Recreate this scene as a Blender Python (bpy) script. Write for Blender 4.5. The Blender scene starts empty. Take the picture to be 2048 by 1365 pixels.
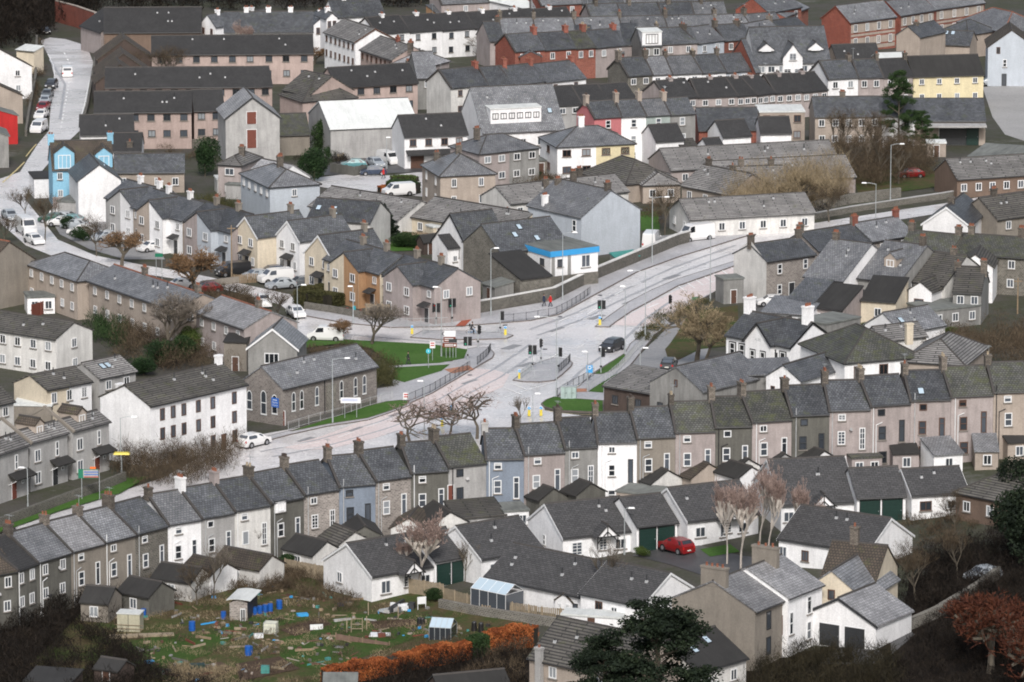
import bpy, bmesh, math, random
import numpy as np
from mathutils import Vector, Matrix
from mathutils.geometry import delaunay_2d_cdt
random.seed(7); rng = np.random.default_rng(7)
S = bpy.context.scene; C = S.collection
F = 12000.0; PIT = 0.2; H0 = 160.0; CU, CV = 1024.0, 682.5
cp, sp_ = math.cos(PIT), math.sin(PIT)
def sst(t): t = min(1, max(0, t)); return t*t*(3-2*t)
def zt(x, y):
    r = 7.0*sst((x+40)/110)*(1-sst((y-735)/60))
    q = (y-900)/30
    return r - 0.055*30*(math.log1p(math.exp(q)) if q < 30 else q)
def ray(u, v):
    a = (u-CU)/F; b = (CV-v)/F
    return (a, cp + b*sp_, -sp_ + b*cp)
def G(u, v, h=0.0):
    d = ray(u, v); z = h
    for i in range(14):
        t = (z-H0)/d[2]; x, y = d[0]*t, d[1]*t; z = zt(x, y)+h
    return Vector((x, y, z))
def PLN(u, v, Z):
    d = ray(u, v); t = (Z-H0)/d[2]; return Vector((d[0]*t, d[1]*t, Z))
def sc(p): return F/(p[1]*cp+(H0-p[2])*sp_)      # pixels (2048 wide) per metre
ORG = dict(a=(0,0), b=(500,0), c=(1000,0), d=(1488,0), e=(0,330), f=(500,330), g=(1000,330), h=(1488,330),
           i=(0,660), j=(500,660), k=(1000,660), l=(1488,660), m=(0,992), n=(500,992), o=(1000,992), p=(1488,992), s=None)
def T(t, x, y):
    if t == 's': return (x, y)
    o = ORG[t]; return (o[0]+x/3.657, o[1]+y/3.657)
# ------------------------------------------------------------ materials
MATS = {}
def newmat(name):
    m = bpy.data.materials.new(name); m.use_nodes = True
    nt = m.node_tree; b = nt.nodes['Principled BSDF']; return m, nt, b
def nn(nt, t, **k):
    n = nt.nodes.new(t)
    for a, v in k.items(): setattr(n, a, v)
    return n
def val_mul(nt, col, fac_socket):
    x = nn(nt, 'ShaderNodeHueSaturation'); x.inputs['Color'].default_value = (*col, 1) if isinstance(col, tuple) else (1,1,1,1)
    if not isinstance(col, tuple): nt.links.new(col, x.inputs['Color'])
    nt.links.new(fac_socket, x.inputs['Value']); return x.outputs['Color']
def rngmap(nt, s, a, b, lo=0., hi=1.):
    r = nn(nt, 'ShaderNodeMapRange'); r.inputs[1].default_value = lo; r.inputs[2].default_value = hi
    r.inputs[3].default_value = a; r.inputs[4].default_value = b; nt.links.new(s, r.inputs[0]); return r.outputs[0]
def mth(nt, op, a, b):
    m = nn(nt, 'ShaderNodeMath', operation=op)
    for i, q in enumerate((a, b)):
        if isinstance(q, (int, float)): m.inputs[i].default_value = q
        else: nt.links.new(q, m.inputs[i])
    return m.outputs[0]
def uvn(nt, sx=1, sy=1):
    u = nn(nt, 'ShaderNodeUVMap'); mp = nn(nt, 'ShaderNodeMapping'); mp.inputs['Scale'].default_value = (sx, sy, 1)
    oi = nn(nt, 'ShaderNodeObjectInfo'); rr = mth(nt, 'MULTIPLY', oi.outputs['Random'], 60)
    cb = nn(nt, 'ShaderNodeCombineXYZ'); nt.links.new(rr, cb.inputs[0]); nt.links.new(rr, cb.inputs[2])
    nt.links.new(u.outputs[0], mp.inputs['Vector']); nt.links.new(cb.outputs[0], mp.inputs['Location']); return mp.outputs[0]
def noise(nt, vec, s, d=3, r=.55):
    n = nn(nt, 'ShaderNodeTexNoise'); n.inputs['Scale'].default_value = s; n.inputs['Detail'].default_value = d; n.inputs['Roughness'].default_value = r
    if vec is not None: nt.links.new(vec, n.inputs['Vector'])
    return n.outputs['Fac']
def mixc(nt, f, a, b, bt='MIX'):
    m = nn(nt, 'ShaderNodeMix', data_type='RGBA', blend_type=bt)
    for idx, q in ((0, f), (6, a), (7, b)):
        if isinstance(q, (int, float)): m.inputs[idx].default_value = q
        elif isinstance(q, tuple): m.inputs[idx].default_value = (*q, 1)
        else: nt.links.new(q, m.inputs[idx])
    return m.outputs[2]
def osrand(nt, a, b):
    oi = nn(nt, 'ShaderNodeObjectInfo'); return rngmap(nt, oi.outputs['Random'], a, b)
def m_render(name, col, rough=.85, stain=.35, rv=.08):
    m, nt, b = newmat(name)
    v1 = noise(nt, uvn(nt, 1, .16), 1.6, 5, .65); v2 = noise(nt, uvn(nt), .35, 3); v3 = noise(nt, uvn(nt), 5.5, 3, .8)
    f = mth(nt, 'MULTIPLY', rngmap(nt, v1, 1-stain, 1+stain*.45, .25, .75), rngmap(nt, v2, 1-stain*.6, 1+stain*.4, .3, .7))
    f = mth(nt, 'MULTIPLY', f, rngmap(nt, v3, .86, 1.13, .3, .7)); f = mth(nt, 'MULTIPLY', f, osrand(nt, 1-rv, 1+rv))
    nt.links.new(val_mul(nt, col, f), b.inputs['Base Color']); b.inputs['Roughness'].default_value = rough
    return m
def m_course(name, c1, c2, mortar, bw, rh, ms=.02, rough=.6, moss=0., rv=.27, patch=.35, spec=.5):
    m, nt, b = newmat(name)
    uv = nn(nt, 'ShaderNodeUVMap').outputs[0]
    bt = nn(nt, 'ShaderNodeTexBrick'); nt.links.new(uv, bt.inputs['Vector'])
    for k, v in (('Color1', c1), ('Color2', c2), ('Mortar', mortar)): bt.inputs[k].default_value = (*v, 1)
    for k, v in (('Scale', 1), ('Mortar Size', ms), ('Brick Width', bw), ('Row Height', rh), ('Bias', 0.), ('Mortar Smooth', .1)): bt.inputs[k].default_value = v
    n1 = noise(nt, uvn(nt), .45, 5, .6); n2 = noise(nt, uvn(nt), 4.5, 3, .7)
    f = mth(nt, 'MULTIPLY', rngmap(nt, n1, 1-patch, 1+patch, .25, .75), rngmap(nt, n2, .72, 1.28, .25, .75))
    f = mth(nt, 'MULTIPLY', f, osrand(nt, 1-rv, 1+rv))
    c = val_mul(nt, bt.outputs['Color'], f)
    if moss:
        n3 = noise(nt, uvn(nt, .8, 1), .9, 6, .75)
        c = mixc(nt, rngmap(nt, n3, 0, .85, .62-moss*.22, .78-moss*.15), c, (.075, .085, .028))
    n4 = noise(nt, uvn(nt), 2.3, 5, .8)      # lichen flecks
    c = mixc(nt, rngmap(nt, n4, 0, .25, .64, .74), c, tuple(min(1, x*2.2+.03) for x in c1))
    nt.links.new(c, b.inputs['Base Color']); b.inputs['Roughness'].default_value = rough
    b.inputs['Specular IOR Level'].default_value = spec
    bp = nn(nt, 'ShaderNodeBump'); bp.inputs['Strength'].default_value = .5; bp.inputs['Distance'].default_value = .04
    nt.links.new(mth(nt, 'MULTIPLY', bt.outputs['Fac'], -1), bp.inputs['Height']); nt.links.new(bp.outputs[0], b.inputs['Normal'])
    return m
def m_plain(name, col, rough=.6, var=.15, scale=2., metal=0.):
    m, nt, b = newmat(name)
    tc = nn(nt, 'ShaderNodeTexCoord'); n = noise(nt, tc.outputs['Object'], scale, 3)
    nt.links.new(val_mul(nt, col, rngmap(nt, n, 1-var, 1+var, .25, .75)), b.inputs['Base Color'])
    b.inputs['Roughness'].default_value = rough; b.inputs['Metallic'].default_value = metal; return m
def m_leaf(name, cols, rough=.75, sc_=.5):
    m, nt, b = newmat(name)
    g = nn(nt, 'ShaderNodeNewGeometry'); cr = nn(nt, 'ShaderNodeValToRGB'); el = cr.color_ramp.elements
    while len(el) < len(cols): el.new(.5)
    for k, c in enumerate(cols): el[k].position = k/(len(cols)-1); el[k].color = (*c, 1)
    n = noise(nt, g.outputs['Position'], sc_, 3)
    nt.links.new(mth(nt, 'ADD', mth(nt, 'MULTIPLY', g.outputs['Random Per Island'], .55), rngmap(nt, n, -.1, .55, .3, .7)), cr.inputs[0])
    nt.links.new(cr.outputs[0], b.inputs['Base Color']); b.inputs['Roughness'].default_value = rough
    b.inputs['Specular IOR Level'].default_value = .2; return m
def m_ground(name, cols, s1=.05, s2=.8, rough=.9, spec=.3, streak=None, tint=None):
    m, nt, b = newmat(name)
    g = nn(nt, 'ShaderNodeNewGeometry'); P = g.outputs['Position']
    n1 = noise(nt, P, s1, 5, .6); n2 = noise(nt, P, s2, 5, .7)
    cr = nn(nt, 'ShaderNodeValToRGB'); el = cr.color_ramp.elements
    while len(el) < len(cols): el.new(.5)
    for k, c in enumerate(cols): el[k].position = .3+.4*k/max(1, len(cols)-1); el[k].color = (*c, 1)
    nt.links.new(mth(nt, 'ADD', mth(nt, 'MULTIPLY', n1, .6), mth(nt, 'MULTIPLY', n2, .4)), cr.inputs[0])
    c = val_mul(nt, cr.outputs[0], rngmap(nt, noise(nt, P, 3.5, 2), .8, 1.2, .3, .7))
    nt.links.new(c, b.inputs['Base Color']); b.inputs['Roughness'].default_value = rough; b.inputs['Specular IOR Level'].default_value = spec
    if streak:
        nt.links.new(rngmap(nt, noise(nt, P, .12, 4), streak[0], streak[1], .35, .65), b.inputs['Roughness'])
    return m
WM = dict(
 W=m_render('white render', (.80,.80,.81), stain=.16), w=m_render('off white render', (.64,.63,.61), stain=.25),
 C=m_render('cream render', (.60,.53,.42), stain=.18), P=m_render('pink grey render', (.35,.305,.295), stain=.25),
 p=m_render('apartment pink brick', (.42,.33,.30), stain=.22), G=m_render('grey render', (.24,.238,.23), stain=.32),
 g=m_render('pale grey render', (.38,.375,.37), stain=.25), D=m_render('dark grey render', (.125,.122,.108), stain=.35),
 B=m_render('light blue render', (.44,.48,.53), stain=.12), b=m_render('blue paint', (.215,.255,.315), stain=.15),
 A=m_render('azure paint', (.24,.47,.62), stain=.12), K=m_render('coral pink paint', (.50,.17,.18), stain=.12),
 Y=m_render('yellow paint', (.66,.58,.38), stain=.12), O=m_render('orange render', (.37,.22,.12), stain=.2),
 E=m_render('beige render', (.37,.315,.27), stain=.2), V=m_render('sage render', (.36,.42,.40), stain=.2),
 T=m_render('taupe render', (.235,.21,.18), stain=.2), N=m_render('brown boards', (.07,.05,.042), stain=.3), n=m_render('brown brickwork', (.15,.105,.08), stain=.25), r=m_render('red paint', (.42,.02,.02), stain=.2),
 S=m_course('rubble stone', (.27,.24,.22), (.15,.13,.12), (.30,.28,.26), .42, .2, .03, .9, patch=.2),
 s=m_course('dark rubble stone', (.14,.13,.11), (.07,.065,.055), (.2,.19,.17), .36, .2, .03, .9, patch=.25),
 R=m_course('red brick', (.25,.07,.045), (.19,.055,.04), (.24,.15,.12), .24, .09, .008, .9, patch=.2))
RM = dict(
 s=m_course('slate roof', (.118,.124,.134), (.064,.068,.075), (.02,.021,.023), .38, .34, .03, .42, moss=.25),
 l=m_course('pale slate roof', (.225,.23,.24), (.135,.14,.15), (.04,.041,.045), .38, .34, .03, .38, moss=.1),
 v=m_course('light slate roof', (.30,.30,.31), (.19,.19,.2), (.1,.1,.1), .38, .34, .03, .5),
 m=m_course('mossy slate roof', (.10,.10,.094), (.055,.057,.052), (.02,.02,.018), .38, .34, .04, .65, moss=.62),
 d=m_course('dark tile roof', (.042,.041,.042), (.03,.03,.031), (.016,.016,.016), .34, .34, .03, .75, rv=.1, patch=.2),
 t=m_course('ribbed tile roof', (.235,.228,.222), (.175,.17,.166), (.045,.043,.042), 4., .38, .075, .7, moss=.12),
 u=m_course('dark ribbed tile roof', (.105,.098,.088), (.08,.075,.068), (.022,.021,.02), 4., .4, .08, .7, moss=.3),
 b=m_course('shingle roof', (.074,.073,.075), (.048,.048,.05), (.02,.02,.021), .6, .3, .03, .8, rv=.06, patch=.12),
 n=m_course('brown tile roof', (.085,.065,.05), (.06,.048,.038), (.02,.018,.015), .34, .36, .04, .8, moss=.3),
 w=m_render('white sheet roof', (.62,.64,.63), stain=.15), k=m_render('black felt roof', (.028,.027,.026), stain=.3, rough=.8),
 f=m_render('grey felt roof', (.17,.18,.17), stain=.4))
M = dict(
 white=m_plain('white upvc', (.72,.73,.74), .4, .05), brown=m_plain('brown timber', (.09,.045,.03), .6), dark=m_plain('dark frame', (.03,.032,.035), .5),
 gutter=m_plain('dark gutter', (.025,.025,.027), .5), pipe=m_plain('grey pipe', (.40,.41,.42), .5), ridge=m_plain('ridge tile', (.055,.05,.047), .8),
 redridge=m_plain('terracotta', (.22,.085,.05), .8, .35), buff=m_plain('buff clay', (.34,.28,.2), .8, .3), soot=m_plain('sooty clay', (.06,.045,.038), .9, .3), chim=m_course('chimney stone', (.19,.165,.14), (.10,.085,.07), (.07,.063,.056), .35, .15, .02, .9),
 rust=m_plain('rusty red door', (.15,.045,.03), .7), green=m_plain('dark green door', (.008,.03,.024), .5), steel=m_plain('galvanised steel', (.42,.45,.46), .45, .1, 2, .3),
 black=m_plain('black paint', (.012,.012,.013), .4), yellow=m_plain('yellow plastic', (.62,.50,.05), .5, .05), blue=m_plain('blue plastic', (.012,.09,.36), .4, .1),
 tyre=m_plain('tyre rubber', (.015,.015,.015), .8), rim=m_plain('alloy rim', (.4,.4,.42), .35, .05, 2, .7), lamp=m_plain('clear lens', (.8,.82,.85), .15, .02),
 tail=m_plain('red lens', (.45,.01,.01), .3, .02), plate=m_plain('number plate', (.7,.7,.65), .5, .02), wood=m_plain('weathered timber', (.23,.17,.11), .85, .3, 3),
 palew=m_plain('pale timber', (.27,.22,.155), .85, .25, 3), bark=m_plain('bark', (.10,.085,.065), .95, .3), birch=m_plain('birch bark', (.42,.38,.34), .8, .35, 6),
 signb=m_plain('blue sign', (.02,.12,.45), .4, .03), signn=m_plain('brown sign', (.16,.04,.02), .4, .03), signg=m_plain('green sign', (.01,.16,.09), .4, .03),
 skin=m_plain('skin', (.45,.28,.2), .6, .03), redcoat=m_plain('red cloth', (.55,.02,.02), .8), darkc=m_plain('dark cloth', (.03,.03,.035), .85), navy=m_plain('navy cloth', (.02,.03,.06), .85),
 hair=m_plain('dark hair', (.03,.02,.015), .8), cyan=m_plain('turquoise panel', (.05,.45,.55), .5), bluep=m_plain('bright blue fascia', (.04,.30,.62), .5, .06), cone=m_plain('orange plastic', (.75,.15,.02), .5),
 greenlit=m_plain('green lens', (.02,.6,.35), .3), copper=m_plain('green tarp', (.05,.22,.2), .6), pvc=m_plain('ivory plastic', (.6,.6,.5), .6))
m, nt, b = newmat('window glass'); b.inputs['Roughness'].default_value = .08; b.inputs['Specular IOR Level'].default_value = .8
nt.links.new(val_mul(nt, (.05,.058,.07), rngmap(nt, nn(nt, 'ShaderNodeObjectInfo').outputs['Random'], .25, 1.9)), b.inputs['Base Color']); M['glass'] = m
m, nt, b = newmat('curtained glass'); b.inputs['Roughness'].default_value = .15; b.inputs['Base Color'].default_value = (.26,.28,.3,1); M['curtain'] = m
m, nt, b = newmat('roof glazing'); b.inputs['Roughness'].default_value = .1; b.inputs['Base Color'].default_value = (.42,.52,.6,1); M['skyglass'] = m
def carpaint(name, c):
    m, nt, b = newmat(name); b.inputs['Base Color'].default_value = (*c, 1); b.inputs['Roughness'].default_value = .3
    b.inputs['Coat Weight'].default_value = .6; b.inputs['Coat Roughness'].default_value = .08; return m
PAINT = dict(white=carpaint('white car paint', (.72,.72,.72)), black=carpaint('black car paint', (.02,.02,.022)), red=carpaint('red car paint', (.2,.008,.01)),
 silver=carpaint('silver car paint', (.33,.36,.39)), navy=carpaint('dark blue car paint', (.02,.035,.07)), grey=carpaint('grey car paint', (.1,.11,.12)),
 teal=carpaint('teal car paint', (.1,.25,.27)), green=carpaint('green car paint', (.02,.07,.05)))
# ------------------------------------------------------------ mesh helpers
def axes(n):
    if abs(n.z) > .97: return Vector((1,0,0)), Vector((0,1,0))
    u = Vector((0,0,1)).cross(n).normalized(); return u, n.cross(u)
class MB:
    def __init__(s): s.v = []; s.f = []; s.mi = []; s.ms = []
    def mat(s, m):
        if m not in s.ms: s.ms.append(m)
        return s.ms.index(m)
    def poly(s, pts, m):
        k = len(s.v); s.v += [tuple(p) for p in pts]; s.f.append(tuple(range(k, k+len(pts)))); s.mi.append(s.mat(m))
    def mesh(s, vs, fs, m):
        k = len(s.v); s.v += [tuple(p) for p in vs]; q = s.mat(m)
        for f in fs: s.f.append(tuple(k+i for i in f)); s.mi.append(q)
    def box(s, x0, x1, y0, y1, z0, z1, m, tx=0., ty=0., rz=0., c=None):
        vs = [(x0,y0,z0),(x1,y0,z0),(x1,y1,z0),(x0,y1,z0),(x0+tx,y0+ty,z1),(x1-tx,y0+ty,z1),(x1-tx,y1-ty,z1),(x0+tx,y1-ty,z1)]
        if rz:
            c = c or ((x0+x1)/2, (y0+y1)/2); a, b_ = math.cos(rz), math.sin(rz)
            vs = [(c[0]+(x-c[0])*a-(y-c[1])*b_, c[1]+(x-c[0])*b_+(y-c[1])*a, z) for x, y, z in vs]
        s.mesh(vs, [(3,2,1,0),(4,5,6,7),(0,1,5,4),(1,2,6,5),(2,3,7,6),(3,0,4,7)], m)
    def tube(s, p, q, r0, r1, m, n=6, cap=True):
        p, q = Vector(p), Vector(q); d = (q-p)
        if d.length < 1e-6: return
        d.normalize(); a = d.orthogonal().normalized(); b_ = d.cross(a); k = len(s.v); mi = s.mat(m)
        for c, r in ((p, r0), (q, r1)):
            for i in range(n):
                t = 2*math.pi*i/n; s.v.append(tuple(c+a*(r*math.cos(t))+b_*(r*math.sin(t))))
        for i in range(n):
            j_ = (i+1) % n; s.f.append((k+i, k+j_, k+n+j_, k+n+i)); s.mi.append(mi)
        if cap: s.f.append(tuple(k+n-1-i for i in range(n))); s.mi.append(mi); s.f.append(tuple(k+n+i for i in range(n))); s.mi.append(mi)
    def prism(s, prof, x0, x1, m):       # profile in (y,z) extruded along x, closed
        n = len(prof); vs = [(x0,y,z) for y, z in prof]+[(x1,y,z) for y, z in prof]
        fs = [(i, (i+1) % n, n+(i+1) % n, n+i) for i in range(n)]+[tuple(range(n-1,-1,-1)), tuple(range(n, 2*n))]
        s.mesh(vs, fs, m)
    def data(s, name, smooth=False):
        me = bpy.data.meshes.new(name); me.from_pydata(s.v, [], s.f)
        for m in s.ms: me.materials.append(m)
        if len(s.ms) > 1: me.polygons.foreach_set('material_index', s.mi)
        uvl = me.uv_layers.new(name='UVMap').data
        uv = np.zeros(len(me.loops)*2, dtype=np.float32); vs = [Vector(x) for x in s.v]; k = 0
        for p in me.polygons:
            n = p.normal; ua, va = axes(n)
            for li in p.vertices:
                uv[k] = vs[li].dot(ua); uv[k+1] = vs[li].dot(va); k += 2
        uvl.foreach_set('uv', uv)
        if smooth: me.polygons.foreach_set('use_smooth', [True]*len(me.polygons))
        return me
    def build(s, name, parent=None, loc=None, rz=0., smooth=False):
        return link(name, s.data(name, smooth), parent, loc, rz)
def link(name, me, parent=None, loc=None, rz=0., scale=None):
    o = bpy.data.objects.new(name, me); C.objects.link(o)
    if parent is not None: o.parent = parent
    if loc is not None: o.location = loc
    if rz: o.rotation_euler = (0,0,rz)
    if scale: o.scale = scale
    return o
def tag(o, label, cat, group=None, kind=None):
    if kind: o['kind'] = kind
    if label: o['label'] = label
    if cat: o['category'] = cat
    if group: o['group'] = group
    return o
def thing(name, label, cat, loc, rz=0., group=None):
    return tag(link(name, None, None, loc, rz), label, cat, group)
def dup(r, loc, rz, label, scale=None):
    c = r.copy(); C.objects.link(c); c.location = loc; c.rotation_euler = (0,0,rz); c['label'] = label
    if scale: c.scale = scale
    for ch in list(r.children):
        d = ch.copy(); C.objects.link(d); d.parent = c
        for g_ in ch.children: e = g_.copy(); C.objects.link(e); e.parent = d
    return c
# ------------------------------------------------------------ windows, doors
WC = {}
def win_mesh(w, h, st, fm):
    k = (round(w,1), round(h,1), st, fm)
    if k in WC: return WC[k]
    w, h = max(.4, k[0]), max(.4, k[1]); a = MB(); m = M[fm]; t = .105; y0, y1 = -.075, .02
    a.box(-w/2, -w/2+t, y0, y1, -h/2, h/2, m); a.box(w/2-t, w/2, y0, y1, -h/2, h/2, m)
    a.box(-w/2+t, w/2-t, y0, y1, h/2-t, h/2, m); a.box(-w/2+t, w/2-t, y0, y1, -h/2, -h/2+t, m)
    if 'c' in st:
        n = max(1, int(round(w/.65))-1)
        for i in range(n):
            x = -w/2+w*(i+1)/(n+1); a.box(x-.035, x+.035, y0+.005, y1, -h/2+t, h/2-t, m)
    if 's' in st: a.box(-w/2+t, w/2-t, y0-.01, y1, -.045, .045, m)
    if 'b' in st: a.box(-w/2+t, w/2-t, y0-.01, y1, h*.12, h*.12+.12, m); 
    if 't' in st: a.box(-w/2+t, w/2-t, y0+.005, y1, h*.22, h*.22+.06, m)
    if 'x' in st:
        a.box(-.03, .03, y0+.005, y1, -h/2+t, h/2-t, m)
        for q in (-.25, 0, .25): a.box(-w/2+t, w/2-t, y0+.01, y1, h*q-.025, h*q+.025, m)
    if 'n' not in st: a.box(-w/2-.1, w/2+.1, -.16, .02, -h/2-.12, -h/2-.003, M['white'] if 'w' in st else M['sill'])
    b_ = MB(); b_.poly([(-w/2+t,-.02,-h/2+t),(w/2-t,-.02,-h/2+t),(w/2-t,-.02,h/2-t),(-w/2+t,-.02,h/2-t)], M['glass'] if 'u' not in st else M['curtain'])
    WC[k] = (a.data('window'), b_.data('pane')); return WC[k]
M['sill'] = m_plain('stone sill', (.22,.2,.18), .8)
def window(root, x, y, z, w, h, st='c', fm='white', face='F'):
    f, g_ = win_mesh(w, h, st, fm); rz = {'F': 0, 'L': -math.pi/2, 'R': math.pi/2}[face]
    o = link('window', f, root, (x, y, z), rz); link('pane', g_, o); return o
def door(root, x, y, w, h, m='dark', face='F', z=0., name='door'):
    a = MB(); a.box(-w/2-.09, w/2+.09, -.03, .02, 0, h+.09, M['white'] if m != 'green' else M['dark']); a.box(-w/2, w/2, -.07, -.028, .03, h, M[m])
    if name == 'garage_door':
        for q in range(1, 6): a.box(-w/2, w/2, -.085, -.065, h*q/6-.02, h*q/6+.02, M[m])
    rz = {'F': 0, 'L': -math.pi/2, 'R': math.pi/2}[face]
    o = a.build(name, root, (x, y, z), rz)
    b_ = MB(); b_.box(w/2-.16, w/2-.1, -.12, -.07, h*.48, h*.52, M['steel']); b_.build('handle', o); return o
# ------------------------------------------------------------ building volumes
def shell(x0, y0, w, d, h, rt, t, rise, wm, z0=-1.2):
    a = MB(); x1, y1 = x0+w, y0+d; r = rise
    if rt in ('g',):
        a.poly([(x0,y0,z0),(x1,y0,z0),(x1,y0,h),(x0,y0,h)], wm); a.poly([(x1,y1,z0),(x0,y1,z0),(x0,y1,h),(x1,y1,h)], wm)
        a.poly([(x0,y1,z0),(x0,y0,z0),(x0,y0,h),(x0,y0+d/2,h+r),(x0,y1,h)], wm); a.poly([(x1,y0,z0),(x1,y1,z0),(x1,y1,h),(x1,y0+d/2,h+r),(x1,y0,h)], wm)
    elif rt == 'f':
        a.poly([(x0,y0,z0),(x1,y0,z0),(x1,y0,h),(x0+w/2,y0,h+r),(x0,y0,h)], wm); a.poly([(x1,y1,z0),(x0,y1,z0),(x0,y1,h),(x0+w/2,y1,h+r),(x1,y1,h)], wm)
        a.poly([(x0,y1,z0),(x0,y0,z0),(x0,y0,h),(x0,y1,h)], wm); a.poly([(x1,y0,z0),(x1,y1,z0),(x1,y1,h),(x1,y0,h)], wm)
    elif rt == 'm':
        a.poly([(x0,y0,z0),(x1,y0,z0),(x1,y0,h),(x0,y0,h)], wm); a.poly([(x1,y1,z0),(x0,y1,z0),(x0,y1,h+r),(x1,y1,h+r)], wm)
        a.poly([(x0,y1,z0),(x0,y0,z0),(x0,y0,h),(x0,y1,h+r)], wm); a.poly([(x1,y0,z0),(x1,y1,z0),(x1,y1,h+r),(x1,y0,h)], wm)
    else: a.box(x0, x1, y0, y1, z0, h, wm)
    return a
def roofmesh(x0, y0, w, d, h, rt, rise, rm, o=.28, vo=.12, ridge='ridge', sag=0.):
    a = MB(); x1, y1 = x0+w, y0+d; th = .17; rd = M[ridge]
    if rt == 'g':
        t = rise/(d/2); hh = h+.03
        pr = [(y0-o, hh-o*t), (y0+d/2, hh+rise), (y1+o, hh-o*t), (y1+o, hh-o*t+th), (y0+d/2, hh+rise+th), (y0-o, hh-o*t+th)]
        a.prism(pr, x0-vo, x1+vo, rm); a.box(x0-vo-.01, x1+vo+.01, y0+d/2-.13, y0+d/2+.13, h+rise+th-.04, h+rise+th+.11, rd, 0, .06)
    elif rt == 'f':
        t = rise/(w/2); hh = h+.03
        pr = [(x0-o, hh-o*t), (x0+w/2, hh+rise), (x1+o, hh-o*t), (x1+o, hh-o*t+th), (x0+w/2, hh+rise+th), (x0-o, hh-o*t+th)]
        n = 6; vs = [(x, y0-vo, z) for x, z in pr]+[(x, y1+vo, z) for x, z in pr]
        a.mesh(vs, [(n+i, n+(i+1) % n, (i+1) % n, i) for i in range(n)]+[tuple(range(n)), tuple(range(2*n-1, n-1, -1))], rm)
        a.box(x0+w/2-.13, x0+w/2+.13, y0-vo-.01, y1+vo+.01, h+rise+th-.04, h+rise+th+.11, rd, .06, 0)
    elif rt == 'm':
        t = rise/d; hh = h+.03
        a.prism([(y0-o, hh-o*t), (y1+.1, hh+rise+.1*t), (y1+.1, hh+rise+.1*t+th), (y0-o, hh-o*t+th)], x0-vo, x1+vo, rm)
    elif rt == 'h':
        X0, X1, Y0, Y1 = x0-o, x1+o, y0-o, y1+o; z = h-.12; W_, D_ = X1-X0, Y1-Y0; Z = h+rise+.1
        if W_ >= D_: p, q = (X0+D_/2*.95, (Y0+Y1)/2, Z), (X1-D_/2*.95, (Y0+Y1)/2, Z)
        else: p, q = ((X0+X1)/2, Y0+W_/2*.95, Z), ((X0+X1)/2, Y1-W_/2*.95, Z)
        b0 = [(X0,Y0,z),(X1,Y0,z),(X1,Y1,z),(X0,Y1,z)]; b1 = [(x,y,z+.14) for x,y,z in b0]
        a.mesh(b0+b1, [(3,2,1,0),(0,1,5,4),(1,2,6,5),(2,3,7,6),(3,0,4,7)], M['gutter'])
        if W_ >= D_:
            a.mesh(b1+[p,q], [(0,1,5,4),(1,2,5),(2,3,4,5),(3,0,4)], rm); hips = [(0,p),(1,q),(2,q),(3,p)]
        else:
            a.mesh(b1+[p,q], [(0,1,4),(1,2,5,4),(2,3,5),(3,0,4,5)], rm); hips = [(0,p),(1,p),(2,q),(3,q)]
        for i_, e in hips: a.tube(b1[i_], e, .11, .11, rd, 5)
        a.tube(p, q, .13, .13, rd, 5)
    else:
        a.box(x0-.12, x1+.12, y0-.12, y1+.12, h-.02, h+.2, rm)
    return a
POT = None
def chimney(root, x, y, z0, z1, w=.9, d=.55, m=None, pots=2, potm='redridge'):
    global POT
    m = m or M['chim']; a = MB(); a.box(-w/2, w/2, -d/2, d/2, 0, z1-z0-.22, m); a.box(-w/2-.07, w/2+.07, -d/2-.07, d/2+.07, z1-z0-.219, z1-z0, m)
    o = a.build('chimney', root, (x, y, z0))
    if pots:
        if POT is None:
            POT = {}
        if potm not in POT:
            b_ = MB(); b_.tube((0,0,0), (0,0,.32), .14, .11, M[potm], 8); b_.tube((0,0,.27), (0,0,.33), .14, .14, M[potm], 8); POT[potm] = b_.data('chimney_pot')
        for i in range(pots):
            q = (i+.5)/pots-.5
            link('chimney_pot', POT[potm], o, ((q*w*.85) if w >= d else 0, (q*d*.85) if d > w else 0, z1-z0), 0, (1,1,random.uniform(.8,1.25)))
    return o
def dormer(root, x, y, z, w, h, d, kind='g', wm=None, rm=None, st='c', fm='white', rise=None):
    wm = wm or WM['W']; rm = rm or RM['s']; rise = rise or w*.38
    o = shell(0, 0, w, d, h, 'f' if kind == 'g' else 'm', 0, rise if kind == 'g' else .15, wm, 0).build('dormer', root, (x, y, z))
    roofmesh(0, 0, w, d, h, 'f' if kind == 'g' else 'm', rise if kind == 'g' else .15, rm, .12, .12).build('dormer_roof', o)
    f, g_ = win_mesh(w*.62, h*.75 if kind != 'g' else h*.8, st+'n', fm); q = link('window', f, o, (w/2, 0, h*.5))
    return o
def skylight(root, x, y, z, t, w=.8, l=1.1, back=False):      # lies on front slope
    a = MB(); ct, s_ = 1/math.sqrt(1+t*t), t/math.sqrt(1+t*t)
    def P(u_, v_, n_): return (u_, v_*ct-n_*s_, v_*s_+n_*ct)
    for r, n0, n1, m in ((0, .0, .08, M['dark']), (.1, .081, .1, M['skyglass'])):
        vs = [P(u_, v_, n_) for n_ in (n0, n1) for u_, v_ in ((-w/2+r, -l/2+r), (w/2-r, -l/2+r), (w/2-r, l/2-r), (-w/2+r, l/2-r))]
        a.mesh(vs, [(4,5,6,7),(0,1,5,4),(1,2,6,5),(2,3,7,6),(3,0,4,7)], m)
    return a.build('skylight', root, (x, y, z))
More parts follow.
